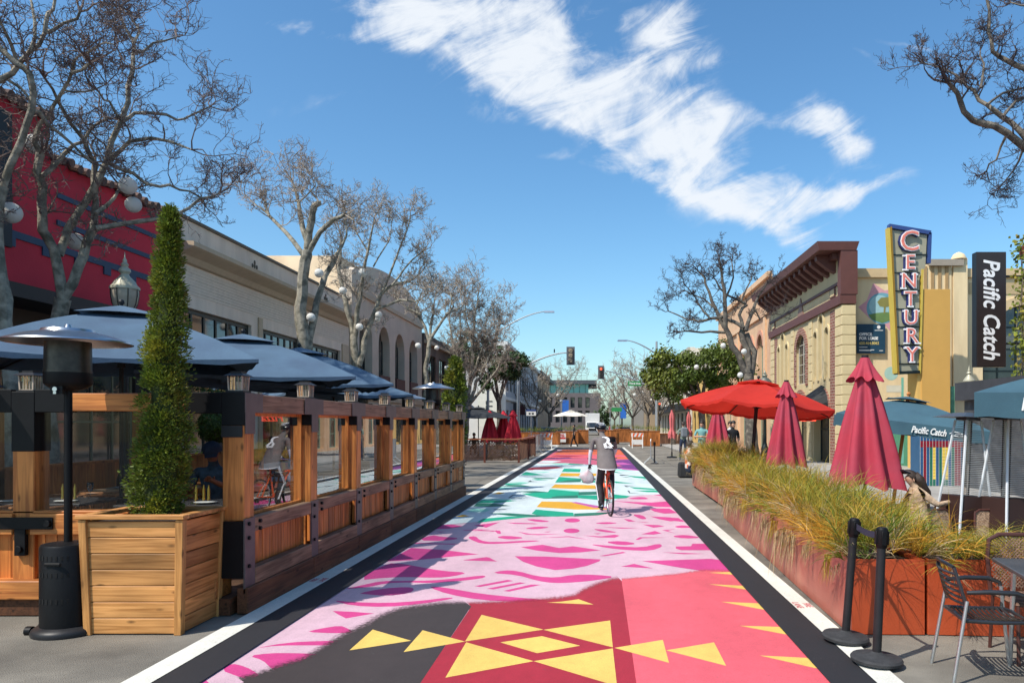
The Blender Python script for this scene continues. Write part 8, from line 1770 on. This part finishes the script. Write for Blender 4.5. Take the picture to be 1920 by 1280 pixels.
# second street signals/banners far
for px, py, Z, lb in ((1061, 765, 100, 'left of the truck by the grey office'), (1170, 770, 110, 'right side, under the second green street sign')):
    b = P(px - 8, 795, Z); t = thing('banner_pole', (b.x, b.y, 0), 'blue banner on a pole, ' + lb, 'banner', 'blue street banners'); m = MB(); m.tube([(0, 0, 0), (0, 0, P(0, py - 16, Z).z + .5)], .08, 8); m.bar((0, 0, P(0, py - 16, Z).z), (.9, 0, P(0, py - 16, Z).z), .05); m.build('pole', galv, t); m = MB(); m.box(.1, .95, -.02, .02, P(0, py + 14, Z).z, P(0, py - 15, Z).z); m.build('banner_cloth', flat('banner_blue2', '2a6ac0'), t)
b = P(1144, 795, 108); t = thing('street_name_sign', (b.x, b.y, 0), 'second small green street name sign farther up the street', 'sign'); m = MB(); m.tube([(0, 0, 0), (0, 0, 4.2)], .06, 8); m.bar((0, 0, 4.2), (2.0, 0, 4.2), .05); m.build('pole', galv, t); m = MB(); m.box(.2, 1.7, -.03, .03, 3.6, 4.15); m.build('sign_panel', MATS['sign_green'], t)
b = P(996, 795, 56); t = thing('parking_sign', (b.x, b.y, 0), 'blue and white sign on a thin pole above the planters at the left', 'sign'); q = P(997, 774, 56); m = MB(); m.tube([(0, 0, 0), (0, 0, q.z)], .03, 8); m.build('pole', galv, t); m = MB(); m.box(-.36, .36, -.05, -.03, q.z - .2, q.z + .12); m.build('white_panel', MATS['sign_white2'], t); m = MB(); m.box(-.36, .36, -.05, -.03, q.z + .125, q.z + .26); m.build('blue_panel', flat('sign_navy', '24407c'), t)
m = MB(); m.box(-.18, -.05, -.06, -.051, q.z - .1, q.z + .02); m.box(.05, .2, -.06, -.051, q.z - .1, q.z + .02); m.build('pictogram', frd, t)
# ================================================================ lattice parklet with red umbrellas
lw = wood('lattice_wood', (.17, .085, .05), (.09, .045, .03), 'z', rough=.7)
lt = thing('lattice_fence', (-4.7, 34, 0), 'brown diagonal lattice fence with a ledge around the far patio on the left', 'fence')
def lattice(p0, p1, z0, z1, step=.13):
    p0, p1 = Vector((*p0, 0)), Vector((*p1, 0)); d = p1 - p0; L_ = d.length; d.normalize(); m = MB(); h_ = z1 - z0; k = -h_
    for s in (1, -1):
        u = -h_
        while u < L_:
            a, b = (max(0, u), max(0, -u)), (min(L_, u + h_), min(h_, L_ - u))
            if b[0] > a[0] + .02:
                A_, B_ = [p0 + d * (q[0] if s > 0 else L_ - q[0]) + Vector((0, 0, z0 + q[1])) for q in (a, b)]; n_ = Vector((d.y, -d.x, 0)) * .006 * s
                m.bar(A_ + n_, B_ + n_, .028, .01, (d.y, -d.x, 0))
            u += step
    m.build('lattice', lw, lt, world=True)
m = MB()
for a, b in (((-6.9, 34), (-5.1, 34)), ((-5.1, 34), (-3.55, 34)), ((-3.55, 34), (-3.45, 37.5)), ((-3.45, 37.5), (-3.4, 41))):
    lattice(a, b, .1, 1.0)
for x, y in ((-6.95, 34), (-5.1, 33.97), (-3.55, 33.97), (-3.45, 37.5), (-3.4, 41)): m.box(x - .045, x + .045, y - .045, y + .045, 0, 1.04)
m.build('fence_post', flat('post_redbrown', '5c2c1c'), lt, world=True)
m = MB(); m.box(-7.0, -3.5, 33.9, 34.1, 1.04, 1.1); m.box(-3.6, -3.35, 34.11, 41.1, 1.04, 1.1); m.build('ledge', flat('ledge_orange', '8a5030'), lt, world=True)
m = MB()
r_ = random.Random(3)
for _ in range(420):
    x = r_.uniform(-5.1, -3.6); z = r_.uniform(.1, .95); p = Vector((x, 34.04, z)); m.face([p + Vector((-.03, 0, 0)), p + Vector((0, 0, -.03)), p + Vector((.03, 0, 0)), p + Vector((0, 0, .03))])
m.build('vine_leaves', mat('vine_mix', (.08, .10, .04), .7, .3, 3, island=.5, c2=(.25, .12, .08)), lt, world=True)
um2 = umbrella('patio_umbrella', (P(897, 0, 39).x, 39, 0), 6, 1.7, 2.62, 2.1, R(10), flat('charcoal_canvas', '2c2f33', 1, .9), dkm, 'charcoal open umbrella left of the bright red closed ones', None)
um3 = umbrella('patio_umbrella', (P(1070, 0, 72).x, 72, 0), 6, 1.75, 3.05, 2.55, R(10), flat('cream_canvas', 'd8d0c0', 1, .9), dkm, 'cream open umbrella above the road closed planter', None)
person((P(889, 0, 40).x, 40, 0), R(180), sit(), 'dark clothed seated diner under the charcoal umbrella', [skinm, drk, drk, snk], hairk, sub=1, hands=False)
# ================================================================ barricade planters, signs, crowd barriers
owx = wood('orange_planter_wood', (.42, .15, .04), (.26, .08, .02), 'z', knots=False)
def slat_planter(loc, w_, d_, h_, label, rz=0, mt_=owx, lush=True, group='orange wood planters closing the street'):
    t = thing('wooden_planter', loc, label, 'planter', group, rz); m = MB(); n_ = max(4, int(w_ / .14))
    for k in range(n_):
        x0 = -w_ / 2 + w_ * k / n_; x1 = x0 + w_ / n_ - .008; m.box(x0, x1, -d_ / 2, -d_ / 2 + .03, .05, h_); m.box(x0, x1, d_ / 2 - .03, d_ / 2, .05, h_)
    n2 = max(3, int(d_ / .14))
    for k in range(n2): y0 = -d_ / 2 + .032 + (d_ - .064) * k / n2; y1 = y0 + (d_ - .064) / n2 - .008; m.box(-w_ / 2, -w_ / 2 + .03, y0, y1, .05, h_); m.box(w_ / 2 - .03, w_ / 2, y0, y1, .05, h_)
    m.build('slat_sides', mt_, t); m = MB(); m.box(-w_ / 2 - .03, w_ / 2 + .03, -d_ / 2 - .03, d_ / 2 + .03, h_ + .001, h_ + .05); m.box(-w_ / 2 + .02, w_ / 2 - .02, -d_ / 2 + .02, d_ / 2 - .02, 0, .05); m.build('rim', owx, t)
    if lush:
        m = MB(); grass_mesh(int(w_ * 1000) % 97, int(26 * w_), w_ * .9, d_ * .7, .45, m, 1.3, 12); m.v = [(x, y, z + h_ + .05) for x, y, z in m.v]; m.build('plants', [grg, grg, grm], t)
    return t
for px, Z, w_, h_, lb in ((1064, 66, 1.95, 1.08, 'left orange planter carrying the road closed sign'), (1093, 67, 1.0, 1.2, 'orange planter right of the walking pedestrian'), (1147, 66, 1.3, 1.2, 'orange planter just right of the cyclist'), (1167, 73, 1.7, 1.25, 'orange planter second right of the cyclist'), (1209, 60, 2.35, 1.18, 'wide orange planter behind the striped barricade'), (1000, 64, 4.6, 1.0, 'long low orange planter with tall grasses at the left of the crossing')):
    q = P(px, 795, Z); slat_planter((q.x, q.y, 0), w_, 1.0, h_, lb)
q = P(1250, 795, 62); slat_planter((q.x, q.y, 0), 2.2, 1.0, .95, 'dark brown planter right of the signal pole', 0, lw)
q = P(1052, 820, 65.3); t = thing('road_closed_sign', (q.x + .0, q.y, 0), 'white road closed sign with a red band leaning on the left orange planter', 'sign'); m = MB(); m.box(-.42, .42, -.02, .0, q.z - .4, q.z + .38); m.build('panel', MATS['sign_white2'], t); m = MB(); m.box(-.40, .40, -.026, -.021, q.z - .12, q.z + .02); m.build('red_band', flat('ring_red', 'c02020'), t)
textmesh('ROAD', .2, flat('ring_red', 'c02020'), face_cam(q.x, q.y - .024, q.z + .26), t, .003, 'lettering', off=.006); textmesh('CLOSED', .17, flat('ring_red', 'c02020'), face_cam(q.x, q.y - .024, q.z + .11), t, .003, 'lettering', off=.006)
m = MB(); m.tube([(0, .02, 0), (0, .02, q.z)], .02, 6); m.build('stand', galv, t)
q = P(1195, 795, 55); t = thing('striped_barricade', (q.x, q.y, 0), 'folding barricade with orange and white stripes at the right of the crossing', 'barricade'); m = MB()
for sx in (-1, 1):
    m.bar((sx * .38, -.25, 0), (sx * .38, 0, 1.1), .05); m.bar((sx * .38, .25, 0), (sx * .38, 0, 1.1), .05)
m.box(-.42, .42, -.14, -.12, .25, .62); m.build('frame', flat('barr_white', 'd4d4d2'), t); m = MB(); m.box(-.45, .45, -.05, -.02, .82, 1.1); m.build('board', flat('barr_white', 'd4d4d2'), t); m = MB()
for k in range(3): x = -.42 + k * .3; m.mesh([(x, -.056, .83), (x + .14, -.056, .83), (x + .26, -.056, 1.09), (x + .12, -.056, 1.09)], [(0, 1, 2, 3)])
m.build('orange_stripes', flat('barr_orange', 'e0602a'), t)
q = P(1046, 795, 52); 
t2 = copy_tree(t); t2.location = (q.x - .9, 53.5, 0); t2['label'] = 'folding striped barricade left of the street, by the steel barriers'; t['group'] = t2['group'] = 'striped barricades'
def crowd_barrier(loc, rz, label):
    t = thing('steel_barrier', loc, label, 'barrier', 'steel crowd barriers', rz); m = MB(); m.tube([(-1.0, 0, .25), (-1.0, 0, 1.0), (-.93, 0, 1.08), (.93, 0, 1.08), (1.0, 0, 1.0), (1.0, 0, .25), (-1.0, 0, .25)], .02, 6); m.build('frame', galv, t, smooth=True); m = MB()
    for k in range(1, 14): x = -1.0 + k / 7; m.tube([(x, 0, .25), (x, 0, 1.08)], .010, 4)
    m.build('bars', galv, t); m = MB()
    for x in (-.8, .8): m.tube([(x, -.3, 0), (x, 0, .28), (x, .3, 0)], .018, 5)
    m.build('foot', galv, t); return t
cbx = crowd_barrier((-3.6, 44, 0), R(86), 'steel crowd barrier by the lane line, nearest of the left row')
dup(cbx, (-3.5, 46.3, 0), 'steel crowd barrier by the lane line, second of the left row', R(84)); dup(cbx, (-3.9, 48.8, 0), 'steel crowd barrier by the lane line, last of the left row', R(60))
dup(cbx, (2.42, 33.5, 0), 'steel crowd barrier edge on at the right of the painted street', R(86), scale=(.6, 1, 1))
# belt posts + litter of furniture right middle
for k, (x, y) in enumerate(((2.55, 33.0), (4.1, 26.5))):
    o = dup(p1, (x, y, .0), 'thin belt barrier post at mid distance on the right, %s' % ['beside the steel barrier', 'by the black chair']); o.rotation_euler = (0, 0, 0)
    o['label'] = 'thin belt barrier post at mid distance on the right, ' + ('beside the steel barrier' if k == 0 else 'by the black covered chair'); o['group'] = 'mid distance belt posts'
t = thing('covered_chair', (3.1, 24.6, 0), 'low black upholstered bench with a dark cover at the end of the shrubs', 'bench'); m = MB(); m.hexa([(-.42, -.3, .0), (.42, -.3, 0), (.42, .3, 0), (-.42, .3, 0)], [(-.4, -.26, .5), (.36, -.26, .5), (.36, .26, .5), (-.4, .26, .5)]); m.build('seat', mat('black_cloth', (.012, .012, .013), .8, .3, 6, .4), t, bevel=.05); m = MB(); m.box(-.1, .55, .1, .3, .51, .82); m.build('backrest', MATS['black_cloth'], t, bevel=.05)
m = MB(); m.tube([(.0, 0, .9)] * 2, .001, 3)
# vehicles
def truck(loc, label):
    t = thing('box_truck', loc, label, 'truck'); wm = flat('truck_white', 'd8d8d6', .95, .4)
    m = MB(); m.box(-1.15, 1.15, 1.6, 7.0, .9, 3.5); m.build('cargo_box', wm, t, bevel=.05); m = MB(); m.hexa([(-1.05, -.3, .5), (1.05, -.3, .5), (1.05, 1.5, .5), (-1.05, 1.5, .5)], [(-1.0, .3, 2.1), (1.0, .3, 2.1), (1.0, 1.5, 2.2), (-1.0, 1.5, 2.2)]); m.build('cab', wm, t, bevel=.06)
    m = MB(); m.mesh([(-.9, -.06, 1.25), (.9, -.06, 1.25), (.88, .22, 2.0), (-.88, .22, 2.0)], [(0, 1, 2, 3)]); m.build('windshield', winglass, t); m = MB(); m.box(-.6, .6, -.36, -.3, .75, 1.1); m.build('grille', blk, t)
    for s in (-1, 1):
        m = MB(); m.box(s * .85 - .15, s * .85 + .15, -.35, -.28, .8, 1.0); m.build('headlight', flat('hl', 'e0e0e0'), t)
        for y in (.5, 5.5): m = MB(); m.cyl((s * 1.0 - .12, y, .45), (s * 1.0 + .12, y, .45), .45, n=16); m.build('wheel', rub, t, smooth=True)
    m = MB(); m.box(-1.05, 1.05, -.4, -.3, .42, .65); m.build('bumper', galv, t); return t
truck((P(1111, 0, 118).x, 118, 0), 'white box truck facing the camera at the end of the street')
def car(loc, rz, label, c_):
    t = thing('parked_car', loc, label, 'car', 'cars parked past the crossing', rz); pm = flat('carpaint_' + c_, c_, .8, .3); m = MB()
    prof_ = [(-2.1, .35), (-2.15, .7), (-1.9, .85), (-1.1, .95), (-.6, 1.38), (.9, 1.42), (1.6, 1.0), (2.1, .9), (2.15, .4)]
    m.mesh([(x, y, z) for x in (-.85, .85) for y, z in prof_], [tuple(range(9)), tuple(range(17, 8, -1))] + [(i, i + 9, (i + 1) % 9 + 9, (i + 1) % 9) for i in range(9)]); m.build('body', pm, t, bevel=.06)
    m = MB(); m.mesh([(-.7, -1.08, .99), (.7, -1.08, .99), (.65, -.66, 1.34), (-.65, -.66, 1.34)], [(0, 1, 2, 3)]); m.v = [(x, y - .03, z + .02) for x, y, z in m.v]; m.build('windshield', winglass, t)
    for s in (-1, 1):
        m = MB(); m.mesh([(s * .856, -.95, .98), (s * .856, 1.4, 1.0), (s * .856, .85, 1.34), (s * .856, -.55, 1.32)], [(0, 1, 2, 3)]); m.build('side_window', winglass, t); m = MB(); m.box(s * .6 - .15, s * .6 + .15, -2.17, -2.1, .6, .75); m.build('headlight', MATS['hl'], t)
        for y in (-1.35, 1.35): m = MB(); m.cyl((s * .78 - .1, y, .33), (s * .78 + .1, y, .33), .33, n=14); m.build('wheel', rub, t, smooth=True)
    return t
car((P(1040, 0, 82).x, 82, 0), R(4), 'dark blue car parked past the crossing on the left', '22304c'); car((P(1022, 0, 92).x, 90, 0), R(3), 'grey car parked behind the dark blue one', '6a6c70'); car((P(1168, 0, 98).x, 98, 0), R(182), 'black car parked past the crossing on the right', '1a1a1e'); car((P(1140, 0, 125).x, 125, 0), R(180), 'pale silver car farthest up on the right', 'a0a4a8')
# ================================================================ separate pieces of one kind become parts of their own
def split_islands(o, margin=.06, cap=24):
    me = o.data; n = len(me.vertices); par = list(range(n))
    def fd(a):
        while par[a] != a: par[a] = par[par[a]]; a = par[a]
        return a
    for p in me.polygons:
        vs = p.vertices; r0 = fd(vs[0])
        for v in vs[1:]: par[fd(v)] = r0
    isl = {}
    for v in range(n): isl.setdefault(fd(v), []).append(v)
    boxes = []
    for vs in isl.values():
        cs = [me.vertices[v].co for v in vs]; boxes.append(([min(c[i] for c in cs) for i in range(3)], [max(c[i] for c in cs) for i in range(3)], vs))
    k = len(boxes)
    if k < 2 or k > 400: return
    p2 = list(range(k))
    def f2(a):
        while p2[a] != a: a = p2[a]
        return a
    for i in range(k):
        for j in range(i + 1, k):
            if all(boxes[i][0][q] - margin <= boxes[j][1][q] and boxes[j][0][q] - margin <= boxes[i][1][q] for q in range(3)): p2[f2(j)] = f2(i)
    grp = {}
    for i in range(k): grp.setdefault(f2(i), []).extend(boxes[i][2])
    if len(grp) < 2 or len(grp) > cap: return
    owner = {}
    for g, vs in grp.items():
        for v in vs: owner[v] = g
    smooth = any(p.use_smooth for p in me.polygons)
    for g, vs in grp.items():
        mp_ = {v: i for i, v in enumerate(vs)}; fs = []; ms = []
        for p in me.polygons:
            if owner[p.vertices[0]] == g: fs.append([mp_[v] for v in p.vertices]); ms.append(p.material_index)
        m2 = bpy.data.meshes.new(me.name.split('.')[0]); m2.from_pydata([me.vertices[v].co[:] for v in vs], [], fs)
        for q in me.materials: m2.materials.append(q)
        m2.polygons.foreach_set('material_index', ms); m2.polygons.foreach_set('use_smooth', [smooth] * len(fs)); m2.update()
        if smooth:
            try: m2.set_sharp_from_angle(angle=R(40))
            except Exception: pass
        c = o.copy(); c.data = m2; col.objects.link(c); c.name = o.name.split('.')[0]
        for ch in children(o):
            if g == next(iter(grp)): ch.parent = c
    bpy.data.objects.remove(o)
for o in list(bpy.data.objects):
    if o.type != 'MESH' or o.parent is None or o.data.users > 1: continue
    nm = o.name.split('.')[0]
    if nm in ('arch_moulding', 'pilaster', 'brick_panel', 'brick_arch', 'balcony_panel', 'plaster_motif', 'plaque', 'plaque_frame', 'rooftop_unit', 'recessed_panel', 'painted_bands', 'moulding', 'string_course', 'mounting_arm', 'wheel', 'foot', 'leg', 'corner_strut', 'post_strap', 'bolt', 'buttress', 'fence_post', 'rear_post', 'plank_panel', 'rail', 'skirt', 'lip', 'pictogram', 'bracket', 'lower_wall', 'shopfront', 'orange_stripes', 'roof_tiles', 'eyes', 'sign_hanger', 'letter_serif', 'ledge', 'bracket', 'reflector_pair'):
        if nm == 'plank_panel': continue
        split_islands(o, .3 if nm == 'roof_tiles' else .06)
